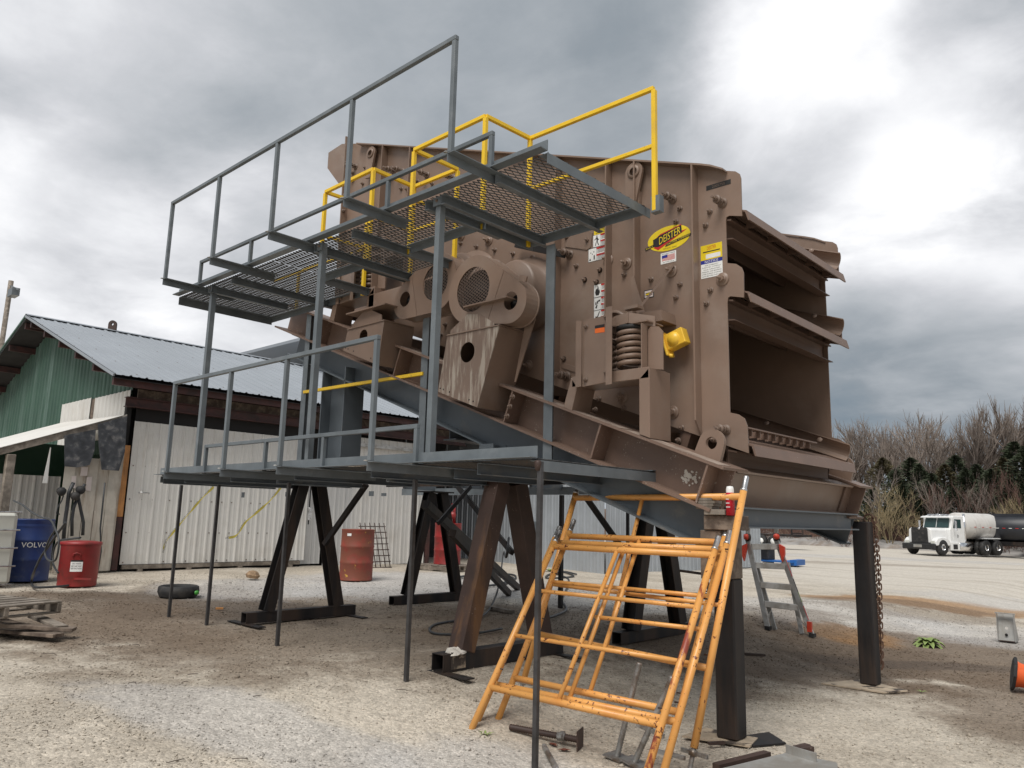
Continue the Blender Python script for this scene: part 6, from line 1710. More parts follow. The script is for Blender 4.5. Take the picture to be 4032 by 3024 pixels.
for c_, n_, L_, lb in (((-2.558, 9.062, -0.06), 5, .06, 'tiny green weed sprout below the hanging chain'), ((-4.257, 4.373, 0.011), 6, .07, 'tiny green weed left of the nearest steel prop foot'), ((-13.142, 15.707, 0.276), 9, .25, 'small green weed at the foot of the shed wall')):
    w_ = thing('weed', c_, lb, 'weed')
    for k in range(n_): leaf(c_, k * 2.4, .5, L_, L_ * .12, LEAF, w_, .3)
# brown leaves by the jack
for k, (u_, lb) in enumerate((((-3.86, 4.666, -0.037), 'brown dead oak leaf left of the wing handle'), ((-3.73, 4.653, -0.048), 'brown dead oak leaf below the wing handle'))):
    l_ = thing('dead_leaf', u_, lb, 'dead leaf')
    for j in range(4): leaf(Vector(u_) + Vector((0, 0, .008)), j * .9 + k, .15, .05, .014, LEAFB, l_, .2)
# stainless panel lying at the bottom edge
pn = [Vector(p) for p in [array([-2.64,  4.86,  0.03]), array([-2.54,  5.39,  0.03]), array([-2.5 ,  5.61,  0.03]), array([-2.15,  5.62,  0.03]), array([-2.01,  5.25,  0.03]), array([-2.24,  4.53,  0.03])]] if False else None
pn = [Vector(p) for p in ((-2.637, 4.862, 0.03), (-2.481, 5.581, 0.03), (-2.15, 5.622, 0.03), (-2.04, 5.323, 0.03), (-2.242, 4.529, 0.03))]
sp_ = thing('steel_panel', (pn[1].x, pn[1].y, -.06), 'dull grey sheet steel panel with welded fin lying at the bottom edge', 'steel panel')
part('sheet', MB().xy([(p.x, p.y) for p in pn], .015, .03), STAIN, sp_)
part('skirt', MB().bar((pn[2].x, pn[2].y, -.01), (pn[3].x, pn[3].y, -.01), .012, .07), STAIN, sp_)
fa_, fb_ = Vector((-2.476, 5.57, 0.03)), Vector((-2.244, 5.519, 0.03))
part('fin', MB().bar((fa_.x, fa_.y, .058), (fb_.x, fb_.y, .058), .012, .06), STAIN, sp_)
part('angle_end', MB().bar((-2.467, 5.711, 0.03), (-2.436, 5.846, 0.03), .05, .04), RUST, sp_)
part('angle_end', MB().bar((-2.43, 5.702, 0.03), (-2.391, 5.811, 0.03), .04, .04), RUST, sp_)
rb0, rb1 = Vector((-2.707, 4.99, 0.0)), Vector((-2.597, 5.531, 0.0))
solo('rusty_strap', MB().bar(rb0, rb1, .06, .05), RUST, rb0, 'dark red rusty bar lying along the left edge of the steel panel', 'rusty bar')
solo('rusty_strap', MB().bar((-3.102, 5.613, -0.04), (-3.033, 5.726, -0.04), .03, .02), RUST, (-3.102, 5.613, -0.04), 'small rusty strip before the base plate of the near post', 'rusty bar')


# ------------------------------------------------------------------ tanker truck far across the yard
tq = (-15.3, 57.4); tz_ = float(gz(*tq)) + .03
TFX, TFY = .246 * math.cos(.60) - .969 * math.sin(.60), -.969 * math.cos(.60) - .246 * math.sin(.60)
TRZ = math.atan2(-TFX, TFY)
tk = thing('tanker_truck', (tq[0], tq[1], tz_), 'white conventional-cab truck pulling a dull white tank marked T44, parked before the trees', 'truck', rotz=TRZ)
hood = MB()
hood.prism([(-.86, .0), (.86, .0), (.80, .86), (.62, .98), (-.62, .98), (-.80, .86)], (0, -.95, .78), (1, 0, 0), (0, 0, 1), (0, 1, 0), 0, 1.62)
part('hood', hood, WHITE, tk, bevel=.04)
cabm = MB()
cabm.yz([(-2.55, .62), (-.95, .62), (-.95, 1.72), (-1.08, 1.75), (-1.32, 2.52), (-1.42, 2.60), (-2.55, 2.60)], -1.02, 1.02)
part('cab', cabm, WHITE, tk, bevel=.05)
part('sun_visor', MB().prism([(-1.05, 0), (1.05, 0), (1.02, .06), (-1.02, .06)], (0, -1.20, 2.50), (1, 0, 0), (0, .35, 1), (0, 1, -.3), -.02, .22), WHITE, tk)
ws_ = part('windscreen', MB().prism([(-.90, 0), (.90, 0), (.84, .66), (-.84, .66)], (0, -1.065, 1.79), (1, 0, 0), (0, -.31, 1), (0, 1, .31), .0, .012), GLASS, tk)
part('divider', MB().prism([(-.015, 0), (.015, 0), (.015, .66), (-.015, .66)], (0, -1.065, 1.79), (1, 0, 0), (0, -.31, 1), (0, 1, .31), .012, .025), WHITE, ws_)
for s in (-1, 1):
    dr_ = part('door', MB().bb(s * 1.022, s * 1.035, -2.28, -1.28, .78, 2.45), WHITE, tk)
    part('side_window', MB().yz([(-2.15, 1.78), (-1.30, 1.78), (-1.48, 2.36), (-2.15, 2.36)], s * 1.036, s * 1.044), GLASS, dr_)
    part('fender', MB().yz([(-.75, .62), (.72, .62), (.72, .92), (.50, 1.10), (.1, 1.18), (-.45, 1.14), (-.80, .90)], s * .80, s * 1.16), WHITE, tk, bevel=.05)
    part('headlight', MB().bb(s * .78, s * 1.06, .70, .74, .74, .92), GALV if False else TOTE, tk, bevel=.01)
    part('step_panel', MB().bb(s * 1.0, s * 1.14, -1.75, -.82, .32, .86), WHITE, tk, bevel=.02)
    part('battery_box', MB().bb(s * 1.13, s * 1.15, -1.50, -1.05, .40, .72), RUBBER, tk)
    part('fuel_tank', MB().lathe([(0, 0), (.30, 0), (.32, .02), (.32, 1.28), (.30, 1.3), (0, 1.3)], (s * .84, -1.82, .58), (0, -1, 0), 20), CHR, tk)
    part('mirror', MB().bar((s * 1.30, -1.22, 1.62), (s * 1.30, -1.22, 2.25), .14, .04, (0, 1, 0)), CHR, tk)
    part('mirror_arm', MB().bar((s * 1.03, -1.3, 2.3), (s * 1.32, -1.2, 2.25), .02, .02), CHR, tk)
    part('stack', MB().tube([(s * .92, -2.68, .9), (s * .92, -2.68, 2.75)], .075, 10), CHR, tk)
    for y in (0, -4.55, -5.85):
        w_ = part('wheel', MB().lathe([(.20, 0), (.46, -.02), (.52, .04), (.52, .24), (.46, .28), (.2, .26)], (s * (1.16 if y == 0 else 1.20), y, .52), (-s, 0, 0), 28), RUBBER, tk)
        part('rim', MB().lathe([(0, .06), (.10, .04), (.13, .10), (.26, .10), (.29, .01), (.27, .0)], (s * (1.16 if y == 0 else 1.20), y, .52), (-s, 0, 0), 24), CHR, w_)
        if y: part('wheel', MB().lathe([(.20, 0), (.46, -.02), (.52, .04), (.52, .24), (.46, .28), (.2, .26)], (s * .86, y, .52), (-s, 0, 0), 24), RUBBER, tk)
    part('mudguard', MB().bb(s * .7, s * 1.22, -5.6, -4.1, 1.06, 1.10), RUBBER, tk)
part('grille', MB().prism([(-.60, 0), (.60, 0), (.58, .98), (.50, 1.04), (-.50, 1.04), (-.58, .98)], (0, .67, .74), (1, 0, 0), (0, 0, 1), (0, 1, 0), 0, .06), RUBBER, tk, bevel=.02)
part('emblem', MB().lathe([(0, .01), (.07, .01), (.07, 0)], (0, .73, 1.70), (0, 1, 0), 14), CHR, tk)
part('bumper', MB().prism([(-1.18, 0), (1.18, 0), (1.18, .38), (-1.18, .38)], (0, .72, .36), (1, 0, 0), (0, 0, 1), (0, 1, 0), 0, .22), RUBBER, tk, bevel=.05)
part('number_plate', MB().bb(-.30, .30, .95, .965, .48, .66), STAIN, tk)
for x in (-.62, -.3, 0, .3, .62): part('roof_light', MB().bb(x - .09, x + .09, -1.45, -1.25, 2.62, 2.69), CHR, tk)
part('frame_rails', MB().bb(-.45, .45, -12.5, .6, .62, .86), BLACK, tk)
part('rear_steps', MB().bb(-.9, .9, -2.75, -2.60, .9, 2.2), ALU, tk)
tkm = MB(); tkm.lathe([(0, -.38), (.35, -.33), (.62, -.18), (.86, 0), (.89, .06), (.89, 6.0), (.86, 6.06), (.6, 6.25), (0, 6.4)], (0, -3.15, 1.95), (0, -1, 0), 40)
tn2 = part('tank', tkm, TANKW, tk)
for k in range(4): part('tank_band', MB().lathe([(.89, 0), (.902, .0), (.902, .05), (.89, .05)], (0, -4.0 - k * 1.5, 1.95), (0, -1, 0), 40), TANKW, tk)
part('tank_skirt', MB().bb(-.95, .95, -9.2, -5.0, 1.10, 1.18), WHITE, tk)
for k in range(14): part('reflector', MB().bb(-.914, -.904, -3.6 - k * .42, -3.38 - k * .42, 1.86, 1.90), DRED if k % 2 else WHT, tk)
me = text_mesh('T44', .30, 0).copy(); me.materials.clear(); me.materials.append(INK)
o = bpy.data.objects.new('lettering', me); COL.objects.link(o); o.parent = tk; o.location = (-.45, -2.93, 2.30); o.rotation_euler = (math.pi / 2, 0, math.pi - .35); W[o] = Vector()
me = text_mesh('D', .26, 0).copy(); me.materials.clear(); me.materials.append(INK)
o = bpy.data.objects.new('lettering', me); COL.objects.link(o); o.parent = tk; o.location = (-1.05, -1.75, 1.25); o.rotation_euler = (math.pi / 2, 0, -math.pi / 2); W[o] = Vector()
part('air_hose', MB().tube([(-.3, -2.7, 1.6), (-.25, -2.95, 1.1), (-.2, -3.3, 1.0)], .04, 6), REDP, tk)

fr = Vector((TFX, TFY, 0)); rt = Vector((-TFY, TFX, 0))
tb = Vector((-14.507, 64.5, -0.1))
bt_ = thing('black_tank', (tb.x, tb.y, tz_), 'long black tank trailer behind the white tank, cut by the right picture edge', 'tank trailer', rotz=1.30)
part('tank', MB().lathe([(0, -.2), (.6, -.15), (.86, 0), (.90, .1), (.90, 7), (0, 7.1)], (0, .3, 1.85), (0, -1, 0), 36), TANKB, bt_)
part('walkway', MB().bb(-.35, .35, -4.5, -.8, 2.68, 2.86), TANKB, bt_)
part('chassis', MB().bb(-.5, .5, -7, .2, .72, .95), BLACK, bt_)
part('landing_leg', MB().bb(-.75, -.6, -.6, -.4, .0, .8), WOODG, bt_)
for y in (-5.2, -6.4):
    for s in (-1, 1): part('wheel', MB().lathe([(0, 0), (.46, -.02), (.52, .04), (.52, .24), (0, .26)], (s * 1.1, y, .5), (-s, 0, 0), 24), RUBBER, bt_)
for k in range(12): part('reflector', MB().bb(-.915, -.905, -.2 - k * .42, .0 - k * .42, 1.84, 1.88), DRED if k % 2 else WHT, bt_)

# trailer with ramps seen under the beam
q_ = (-24.041, 52.0, 0.395)
rx = thing('equipment_trailer', (q_[0], q_[1], float(gz(q_[0], q_[1]))), 'black low equipment trailer with two upright ramps, far away above the ladder', 'trailer')
zt0 = float(gz(q_[0], q_[1])) + .1
part('deck', MB().bb(q_[0] - 2.6, q_[0] + 2.6, q_[1] - .5, q_[1] + 1.5, zt0 + .75, zt0 + .90), BLACK, rx)
for k in (-.05, .85): 
    w_ = part('wheel', MB().lathe([(.15, 0), (.40, 0), (.42, .05), (.42, .22), (0, .22)], (q_[0] + k, q_[1] - .75, zt0 + .42), (0, 1, 0), 24), RUBBER, rx)
    part('rim', MB().lathe([(0, .02), (.2, .0), (.2, .05)], (q_[0] + k, q_[1] - .76, zt0 + .42), (0, 1, 0), 16), WHT, w_)
for x0 in (-1.6, 1.9):
    m_ = MB()
    for s in (0, .75): m_.bb(q_[0] + x0 + s, q_[0] + x0 + s + .08, q_[1] - .3, q_[1] - .2, zt0 + .8, zt0 + 2.5)
    part('ramp', m_, BLACK, rx, kind='stuff')
    for k in range(6): part('ramp_rung', MB().bb(q_[0] + x0, q_[0] + x0 + .8, q_[1] - .28, q_[1] - .22, zt0 + .95 + k * .28, zt0 + 1.03 + k * .28), BLACK, rx)

# ------------------------------------------------------------------ ground
def gmesh(xs, ys):
    X, Y = np.meshgrid(xs, ys, indexing='ij')
    Z = gz(X, Y)
    n = np.zeros_like(Z)
    for k, (fx, fy, ph, am) in enumerate(((.9, 1.3, .3, .006), (2.1, 1.7, 1.9, .005), (3.9, 4.7, 4.1, .004), (.31, .22, 2.2, .008))):
        n += am * np.sin(fx * X + fy * Y + ph + .8 * np.sin(.7 * Y * fx + k))
    Z = Z + n - .012
    vs = np.stack([X, Y, Z], -1).reshape(-1, 3)
    ny = len(ys); i, j = np.meshgrid(np.arange(len(xs) - 1), np.arange(ny - 1), indexing='ij')
    a = (i * ny + j).ravel()
    fs = np.stack([a, a + ny, a + ny + 1, a + 1], -1)
    return vs, fs


def spaced(a, b_, near0, near1, st, far):
    mid_ = np.arange(near0, near1 + st / 2, st)
    lo = near0 - np.geomspace(st, near0 - a, far)[::-1] if near0 > a else np.array([])
    hi = near1 + np.geomspace(st, b_ - near1, far)
    return np.concatenate([lo, mid_, hi])


vs, fs = gmesh(spaced(-900, 900, -22, 4, .16, 45), spaced(-300, 1200, -1, 26, .16, 45))
me = bpy.data.meshes.new('ground'); me.from_pydata(vs.tolist(), [], fs.tolist()); me.materials.append(GROUND)
me.polygons.foreach_set('use_smooth', [True] * len(me.polygons))
gr = bpy.data.objects.new('ground', me); COL.objects.link(gr); gr['kind'] = 'structure'

# loose stones scattered over the near yard (dense close by, sparser further out)
rng = np.random.default_rng(11)
N = 125000
cdir = np.array([-.6717, .7205]); cdir /= np.linalg.norm(cdir); crt = np.array([cdir[1], -cdir[0]])
dd = 2.6 + 13.5 * rng.random(N) ** 1.25
an = (rng.random(N) - .5) * 2 * .78
px_ = cdir[0] * dd + crt[0] * dd * np.tan(an * .95); py_ = cdir[1] * dd + crt[1] * dd * np.tan(an * .95)
cl_ = np.sin(px_ * 2.3 + 1.2 * np.sin(py_ * 1.7)) * np.sin(py_ * 2.9 + 1.4 * np.sin(px_ * 1.3))
keep = rng.random(N) < (.55 + .45 * cl_) * 1.0
px_, py_, dd = px_[keep], py_[keep], dd[keep]; N = len(px_)
zg2 = gz(px_, py_)
for k, (fx, fy, ph, am) in enumerate(((.9, 1.3, .3, .006), (2.1, 1.7, 1.9, .005), (3.9, 4.7, 4.1, .004), (.31, .22, 2.2, .008))):
    zg2 = zg2 + am * np.sin(fx * px_ + fy * py_ + ph + .8 * np.sin(.7 * py_ * fx + k))
zg2 = zg2 - .012
sz = (.0036 + .0065 * rng.random(N) ** 2.5) * (1 + .045 * dd); sz[rng.random(N) < .004] *= 2.6
oct_ = np.array([[1, 0, 0], [0, 1, 0], [-1, 0, 0], [0, -1, 0], [0, 0, 1], [0, 0, -1]], float)
of_ = np.array([[0, 1, 4], [1, 2, 4], [2, 3, 4], [3, 0, 4], [1, 0, 5], [2, 1, 5], [3, 2, 5], [0, 3, 5]])
V_ = oct_[None] * (1 + .5 * (rng.random((N, 6, 1)) - .5)) * sz[:, None, None] * np.array([1, .8, .6]) + (rng.random((N, 6, 3)) - .5) * sz[:, None, None] * .5
th = rng.random(N) * 6.283; c_, s_ = np.cos(th), np.sin(th)
Vx = V_[..., 0] * c_[:, None] - V_[..., 1] * s_[:, None]; Vy = V_[..., 0] * s_[:, None] + V_[..., 1] * c_[:, None]
V_ = np.stack([Vx + px_[:, None], Vy + py_[:, None], V_[..., 2] + (zg2 + sz * .25)[:, None]], -1).reshape(-1, 3)
F_ = (of_[None] + (np.arange(N) * 6)[:, None, None]).reshape(-1, 3)
me = bpy.data.meshes.new('loose_gravel')
me.vertices.add(len(V_)); me.vertices.foreach_set('co', V_.ravel())
me.loops.add(len(F_) * 3); me.loops.foreach_set('vertex_index', F_.ravel().astype(np.int32))
me.polygons.add(len(F_)); me.polygons.foreach_set('loop_start', np.arange(0, len(F_) * 3, 3, dtype=np.int32))
me.update(calc_edges=True); me.materials.append(STONE)
sg = bpy.data.objects.new('loose_gravel', me); COL.objects.link(sg)
setp(sg, 'loose pale limestone gravel scattered over the yard', 'gravel', kind='stuff')
# twigs and scraps
tw = MB(); rr = random.Random(9)
for k in range(90):
    d_ = 3 + rr.random() * 9; a_ = (rr.random() - .5) * 1.3
    x = cdir[0] * d_ + crt[0] * d_ * math.tan(a_); y = cdir[1] * d_ + crt[1] * d_ * math.tan(a_)
    z = float(gz(x, y)) + .006; L_ = .03 + rr.random() * .12; t = rr.random() * 3.14
    tw.tube([(x, y, z), (x + math.cos(t) * L_ * .5, y + math.sin(t) * L_ * .5, z + .006), (x + math.cos(t + .3) * L_, y + math.sin(t + .3) * L_, z)], .0028, 4)
setp(part('twig_litter', tw, STICK, None), 'dark twigs and bark scraps scattered on the gravel', 'litter', kind='stuff')

# gravel berm at the far edge of the drive
bm_ = MB(); n = 46
pl0, pl1 = Vector((-36, 71.5, 0)), Vector((8, 70, 0))
rr = random.Random(2); vs = []
for i in range(n + 1):
    t = i / n; p = pl0.lerp(pl1, t); w_ = 2.2 + rr.random() * .8; h = .70 + .25 * math.sin(i * .7) + rr.random() * .25
    z = float(gz(p.x, p.y))
    for q_, hh in ((-1, -.1), (-.6, .45), (-.25, .9), (0, 1), (.3, .85), (1, -.1)):
        vs.append((p.x + rr.random() * .2, p.y + q_ * w_, z + h * hh + (rr.random() - .5) * .08))
bm_.add(vs, [(i * 6 + k, (i + 1) * 6 + k, (i + 1) * 6 + k + 1, i * 6 + k + 1) for i in range(n) for k in range(5)], True)
part('gravel_berm', bm_, pmat('berm_gravel', (.30, .285, .27), .95, var=.25, vscale=1.2, dirt=(.20, .15, .11), dscale=.5, damt=.6, bump=.6, bscale=5), None, kind='structure')
# wooded rise behind
hm = MB(); vs = []; nx_, ny_ = 60, 8
for i in range(nx_ + 1):
    for j in range(ny_ + 1):
        x = -90 + 190 * i / nx_; y = 70 + 60 * j / ny_
        vs.append((x, y, -.8 + 4.2 * float(S_((y - 70) / 40)) + .5 * math.sin(x * .13) * j / ny_))
hm.add(vs, [(i * (ny_ + 1) + j, (i + 1) * (ny_ + 1) + j, (i + 1) * (ny_ + 1) + j + 1, i * (ny_ + 1) + j + 1) for i in range(nx_) for j in range(ny_)], True)
part('hillside', hm, pmat('leaf_litter', (.11, .07, .045), .95, var=.35, vscale=.5, dirt=(.17, .10, .05), dscale=.3, damt=.55, bump=.5, bscale=2), None, kind='structure')


# ------------------------------------------------------------------ trees
def skeleton(seed, H, spread=.5, levels=5, nsplit=3, twist=.4, trunk_r=.22, up=.35, first=.35, wob=.10):
    rr = random.Random(seed); trunk = MB(); crown = MB()
    def grow(p, d, L_, r_, lev):
        n = 4 if lev < 3 else 3
        pts = [p]; q_ = p.copy(); dd = d.copy()
        for i in range(n):
            dd = (dd + Vector((rr.gauss(0, wob), rr.gauss(0, wob), rr.gauss(0, wob * .5) + up * .10 * lev))).normalized()
            q_ = q_ + dd * L_ / n; pts.append(q_.copy())
        tgt = trunk if lev <= 1 else crown
        rs = [r_ * (1 - .38 * i / n) for i in range(n + 1)] if lev < levels else [r_ * (1 - .7 * i / n) for i in range(n + 1)]
        tgt.tube(pts, rs, 6 if lev < 2 else 3, cap=False)
        if lev >= levels: return
        k = nsplit + (1 if rr.random() < .5 else 0) + (2 if lev >= 3 else 0)
        for i in range(k):
            t = (.45 if lev else first) + (1 - (.45 if lev else first)) * (i + rr.random() * .6) / k
            t = min(t, 1.0); j = min(n - 1, int(t * n)); pp = pts[j].lerp(pts[j + 1], t * n - j)
            az = rr.random() * 6.283; ang = spread * (.7 + rr.random() * .7)
            o_ = dd.orthogonal().normalized(); o_ = Matrix.Rotation(az, 3, dd) @ o_
            nd = (dd * math.cos(ang) + o_ * math.sin(ang)).normalized(); nd.z = nd.z * .8 + up * .5; nd.normalize()
            grow(pp, nd, L_ * (.55 + rr.random() * .25), max(.020, r_ * (.46 + .15 * rr.random())), lev + 1)
        nd = (dd + Vector((rr.gauss(0, .12), rr.gauss(0, .12), .1))).normalized()
        grow(pts[-1], nd, L_ * (.62 + rr.random() * .15), max(.020, r_ * .62), lev + 1)
    grow(Vector((0, 0, -.3)), Vector((rr.gauss(0, .04), rr.gauss(0, .04), 1)).normalized(), H * .42, trunk_r, 0)
    return trunk, crown


protos = []
for sd_, kw in ((1, dict(spread=.50, first=.55)), (2, dict(spread=.62, first=.40, nsplit=3)), (5, dict(spread=.38, first=.5, up=.5)), (9, dict(spread=.72, first=.35, up=.45))):
    tr_, cr2 = skeleton(sd_, 14, trunk_r=.34, levels=4, **kw)
    zmax = max(p[2] for p in cr2.v)
    protos.append((mesh_of('trunk', tr_, BARKM), mesh_of('crown', cr2, TWIG), zmax))


def place_tree(pr, x, y, z, h, rz, label, group, name='bare_tree', mats=None, wide=1.0):
    t_ = thing(name, (x, y, z), label, 'tree', group)
    k = h / pr[2]
    for nm, me in (('trunk', pr[0]), ('crown', pr[1])):
        o = put(nm, me, t_, (x, y, z), (0, 0, rz), (k * wide, k * wide, k))
    return t_


rr = random.Random(21)
tops = [(1640, 940), (1700, 930), (1752, 925), (1800, 908), (1828, 893), (1862, 905), (1893, 890), (1925, 898), (1960, 872), (1992, 900), (2025, 888), (2058, 868), (2092, 882), (2122, 905), (2150, 862), (2185, 846), (2225, 850), (2265, 870), (2310, 880)]
ORD = 'first second third fourth fifth sixth seventh eighth ninth tenth eleventh twelfth thirteenth fourteenth fifteenth sixteenth seventeenth eighteenth nineteenth twentieth twenty-first twenty-second'.split()
TP = [(-39.274, 84, 11.768, 1640), (-36.41, 85, 12.235, 1700), (-34.055, 86, 12.458, 1752), (-31.925, 87, 13.314, 1800), (-30.83, 88, 14.132, 1828), (-29.505, 89, 13.525, 1862), (-28.262, 90, 14.331, 1893), (-27.036, 91, 13.941, 1925), (-25.571, 92, 15.3, 1960), (-22.055, 84, 12.689, 1992), (-20.887, 85, 13.28, 2025), (-19.693, 86, 14.246, 2058), (-18.563, 87, 13.622, 2092), (-17.628, 88, 12.594, 2122), (-16.555, 89, 14.646, 2150), (-15.286, 90, 15.419, 2185), (-13.895, 91, 15.239, 2225), (-12.572, 92, 14.318, 2265), (-9.968, 84, 12.666, 2310)]
for i, (x, y, zt_, u_) in enumerate(TP):
    z0 = -.8 + 4.2 * float(S_((y - 70) / 40))
    place_tree(protos[(i * 3 + 1) % 4], x, y, z0, (zt_ - z0), i * 1.3, ORD[i] + ' tall bare winter tree from the left along the front of the wooded rise', 'bare trees on the wooded rise', wide=1.0)
for i in range(4):
    x, y, zt_, u_ = TP[i * 4 + 1]
    x2 = x + rr.uniform(-1.2, 1.2); y2 = y + rr.uniform(6, 28); z0 = -.8 + 4.2 * float(S_((y2 - 70) / 40))
    place_tree(protos[i % 4], x2, y2, z0, (zt_ - z0) * rr.uniform(.72, 1.0), rr.random() * 6, ORD[i] + ' bare tree from the left in the back row higher on the rise', 'bare trees further back on the rise', wide=1.1)


def cedar(seed, H, mat, dens=1.0):
    r2 = random.Random(seed); m_ = MB(); tr_ = MB()
    tr_.tube([(0, 0, -.2), (0, 0, H * .9)], [.16, .02], 6)
    n = int(4200 * dens)
    lob = [(r2.uniform(0, 6.28), r2.uniform(.2, .9), r2.uniform(.5, 1.25)) for _ in range(16)]
    for k in range(n):
        t = r2.random() ** .8; z = H * (.06 + .92 * t); az = r2.random() * 6.283
        R_l = H * .30 * min(1, (1 - t) * 1.5) ** .75 * (.75 + .35 * math.sin(az * 3 + seed + z * 1.3) + .2 * math.sin(z * 3.1 + az))
        for la_, lz, ls in lob:
            if abs(lz - t) < .09 and abs((az - la_ + 3.14) % 6.28 - 3.14) < .7: R_l *= ls
        r_ = R_l * (.35 + .65 * r2.random() ** .5)
        c_ = Vector((math.cos(az) * r_, math.sin(az) * r_, z)); s_ = .07 + r2.random() * .14
        a = Vector((math.cos(az), math.sin(az), r2.uniform(-.2, .7))).normalized(); b_ = a.orthogonal().normalized(); b_ = Matrix.Rotation(r2.random() * 6, 3, a) @ b_
        m_.add([c_ - b_ * s_ * .35, c_ + a * s_, c_ + b_ * s_ * .35, c_ - a * s_ * .3], [(0, 1, 2, 3)])
    return mesh_of('trunk', tr_, BARKM), mesh_of('crown', m_, mat), H


cp_ = [cedar(1, 8, CEDAR), cedar(2, 8, CEDAR, 1.2), cedar(3, 8, CEDARB)]
CT = [(-24.218, 78, 8.376), (-22.451, 76, 7.1), (-22.049, 79, 8.373), (-20.747, 77, 7.541), (-19.506, 76, 6.612), (-19.142, 79, 7.631), (-18.715, 81, 8.62), (-17.037, 77, 7.023), (-16.398, 78, 7.479), (-14.898, 76, 6.902), (-14.348, 78, 8.018), (-13.561, 79, 9.48), (-12.416, 77, 8.848), (-15.463, 75, 5.684), (-20.157, 75, 5.14), (-21.655, 75, 5.564), (-17.584, 75, 5.317), (-13.428, 75, 6.036), (-24.566, 76, 5.434), (-11.423, 78, 8.889), (-25.998, 77, 4.402)]
CT = sorted(CT, key=lambda q: q[0] / q[1])
n1 = n2 = 0
for i, (x, y, zt_) in enumerate(CT):
    z0 = -.8 + 4.2 * float(S_((y - 70) / 40))
    if i % 7 == 2: n1 += 1; place_tree(cp_[2], x, y, z0, zt_ - z0, i * 2.1, ORD[n1 - 1] + ' rusty brown cedar from the left among the dark evergreens', 'browned cedars behind the truck', 'cedar_tree', wide=1.35)
    else: n2 += 1; place_tree(cp_[i % 2], x, y, z0, zt_ - z0, i * 2.1, ORD[n2 - 1] + ' dark green cedar from the left in the evergreen row', 'dark cedars behind the truck', 'cedar_tree', wide=1.4)


def shrub(seed, H, mat, n=9, spread=.55, r0=.045):
    r2 = random.Random(seed); m_ = MB(); tr_ = MB()
    def g_(p, d, L_, r_, lev):
        pts = [p]; q_ = p.copy(); dd = d.copy()
        for i in range(3):
            dd = (dd + Vector((r2.gauss(0, .10), r2.gauss(0, .10), .07))).normalized(); q_ = q_ + dd * L_ / 3; pts.append(q_.copy())
        (tr_ if lev == 0 else m_).tube(pts, [r_ * (1 - .2 * i) for i in range(4)], 3, cap=False)
        if lev >= 3: return
        for i in range(3 + lev):
            t = .3 + .7 * r2.random(); j = min(2, int(t * 3)); pp = pts[j].lerp(pts[j + 1], t * 3 - j)
            o_ = Matrix.Rotation(r2.random() * 6.28, 3, dd) @ dd.orthogonal().normalized(); a = .35 + r2.random() * .35
            g_(pp, (dd * math.cos(a) + o_ * math.sin(a) + Vector((0, 0, .15))).normalized(), L_ * (.5 + .2 * r2.random()), max(.010, r_ * .55), lev + 1)
    for i in range(n):
        az = r2.random() * 6.283; a = spread * r2.random()
        g_(Vector((math.cos(az) * .2, math.sin(az) * .2, 0)), Vector((math.cos(az) * math.sin(a), math.sin(az) * math.sin(a), math.cos(a))), H * .55, r0, 0)
    zm = max(p[2] for p in m_.v)
    return mesh_of('trunk', tr_, mat), mesh_of('crown', m_, mat), zm


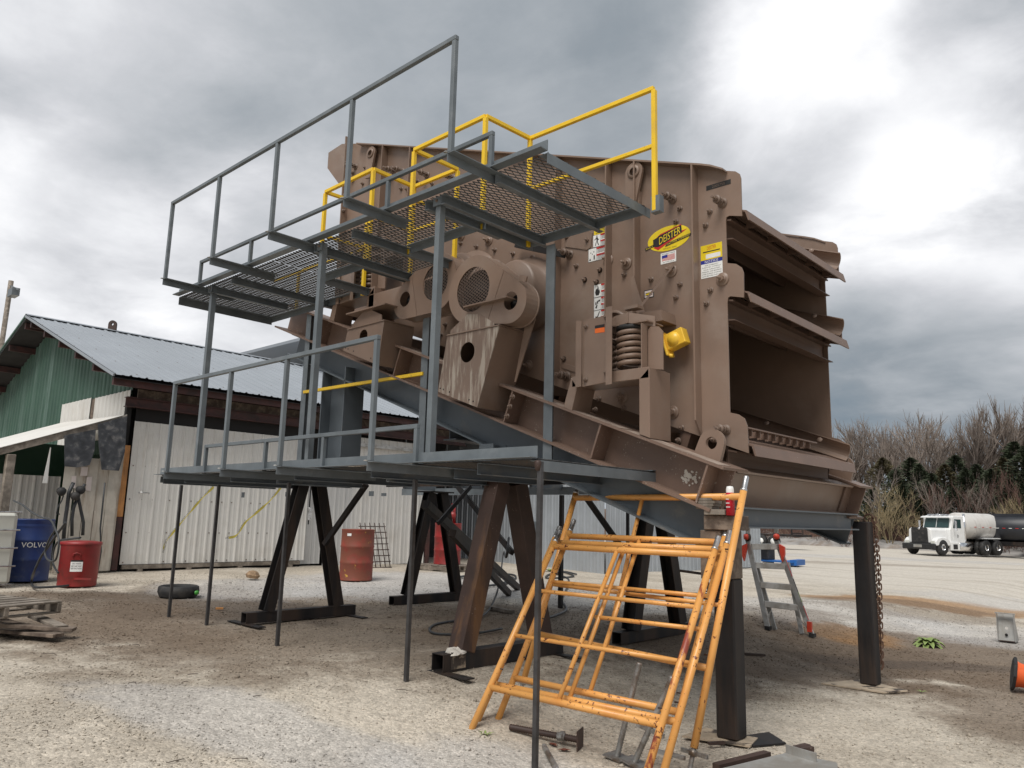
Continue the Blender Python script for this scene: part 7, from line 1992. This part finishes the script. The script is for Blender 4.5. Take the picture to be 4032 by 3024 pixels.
sy = [shrub(1, 6, TWIGY, 5, .45), shrub(4, 6, TWIGY, 6, .7)]
SYP = [(-21.251, 70.5, 5.729), (-22.403, 71, 4.699), (-12.663, 71, 4.362), (-11.89, 72, 4.687), (-20.069, 71, 3.412), (-13.822, 71, 3.462)]
lbs = ['tall tan bare shrub right of the discharge end, before the cedars', 'shorter tan bare shrub close against the brown base end', 'tan bare shrub above the white tank', 'tan bare shrub at the right picture edge above the black tank', 'low tan shrub left of the truck cab', 'low tan shrub behind the white tank']
for i, (x, y, zt_) in enumerate(SYP):
    place_tree(sy[i % 2], x, y, -.8, zt_ + .8, i * 1.7, lbs[i], 'tan bare shrubs before the evergreens', 'bare_shrub', wide=1.25)
SAP = [(-23.652, 73, 7.978), (-19.583, 73, 5.638), (-18.323, 72.6, 6.772), (-17.425, 73, 5.802), (-16.178, 73, 6.357), (-14.929, 72.6, 7.062), (-14.364, 73, 5.941), (-12.224, 73, 6.639)]
sap = [shrub(21, 6, TWIG, 3, .25, .06), shrub(24, 6, TWIGR, 3, .3, .05)]
for i, (x, y, zt_) in enumerate(SAP):
    place_tree(sap[i % 2], x, y, -.8, zt_ + .8, i * 1.7, ORD[i] + ' thin grey sapling from the left standing before the cedars', 'thin saplings before the cedars', 'bare_sapling', wide=.9)
# brush along the foot of the rise reads as one mass
bsh = [shrub(11, 3.2, TWIGR, 10, .8, .03), shrub(12, 3.2, TWIG, 12, .8, .03)]
allb = MB()
vs_all = []; r2 = random.Random(3)
me_v = []
parts_ = []
for k, pr in enumerate(bsh):
    pass
bt = bpy.data.meshes.new('brush')
srcs = [(np.array([v.co[:] for v in m_.vertices]), np.array([p.vertices[:] for p in m_.polygons if len(p.vertices) == 4])) for pr in bsh for m_ in (pr[1],)]
VV, FF, o_ = [], [], 0
for i in range(70):
    sv, sf_ = srcs[i % 2]; x = -52 + i * .98 + r2.uniform(-1, 1); y = 68.5 + r2.random() * 6; k = r2.uniform(.6, 1.15); a = r2.random() * 6.28
    R2 = np.array([[math.cos(a), -math.sin(a), 0], [math.sin(a), math.cos(a), 0], [0, 0, 1]])
    VV.append(sv @ R2.T * k + np.array([x, y, -.75 + max(0, y - 70) * .03])); FF.append(sf_ + o_); o_ += len(sv)
bt.from_pydata(np.concatenate(VV).tolist(), [], np.concatenate(FF).tolist()); bt.materials.append(TWIGR)
bo = bpy.data.objects.new('brush', bt); COL.objects.link(bo)
setp(bo, 'tangled reddish brown winter brush along the foot of the wooded rise', 'brush', kind='stuff')
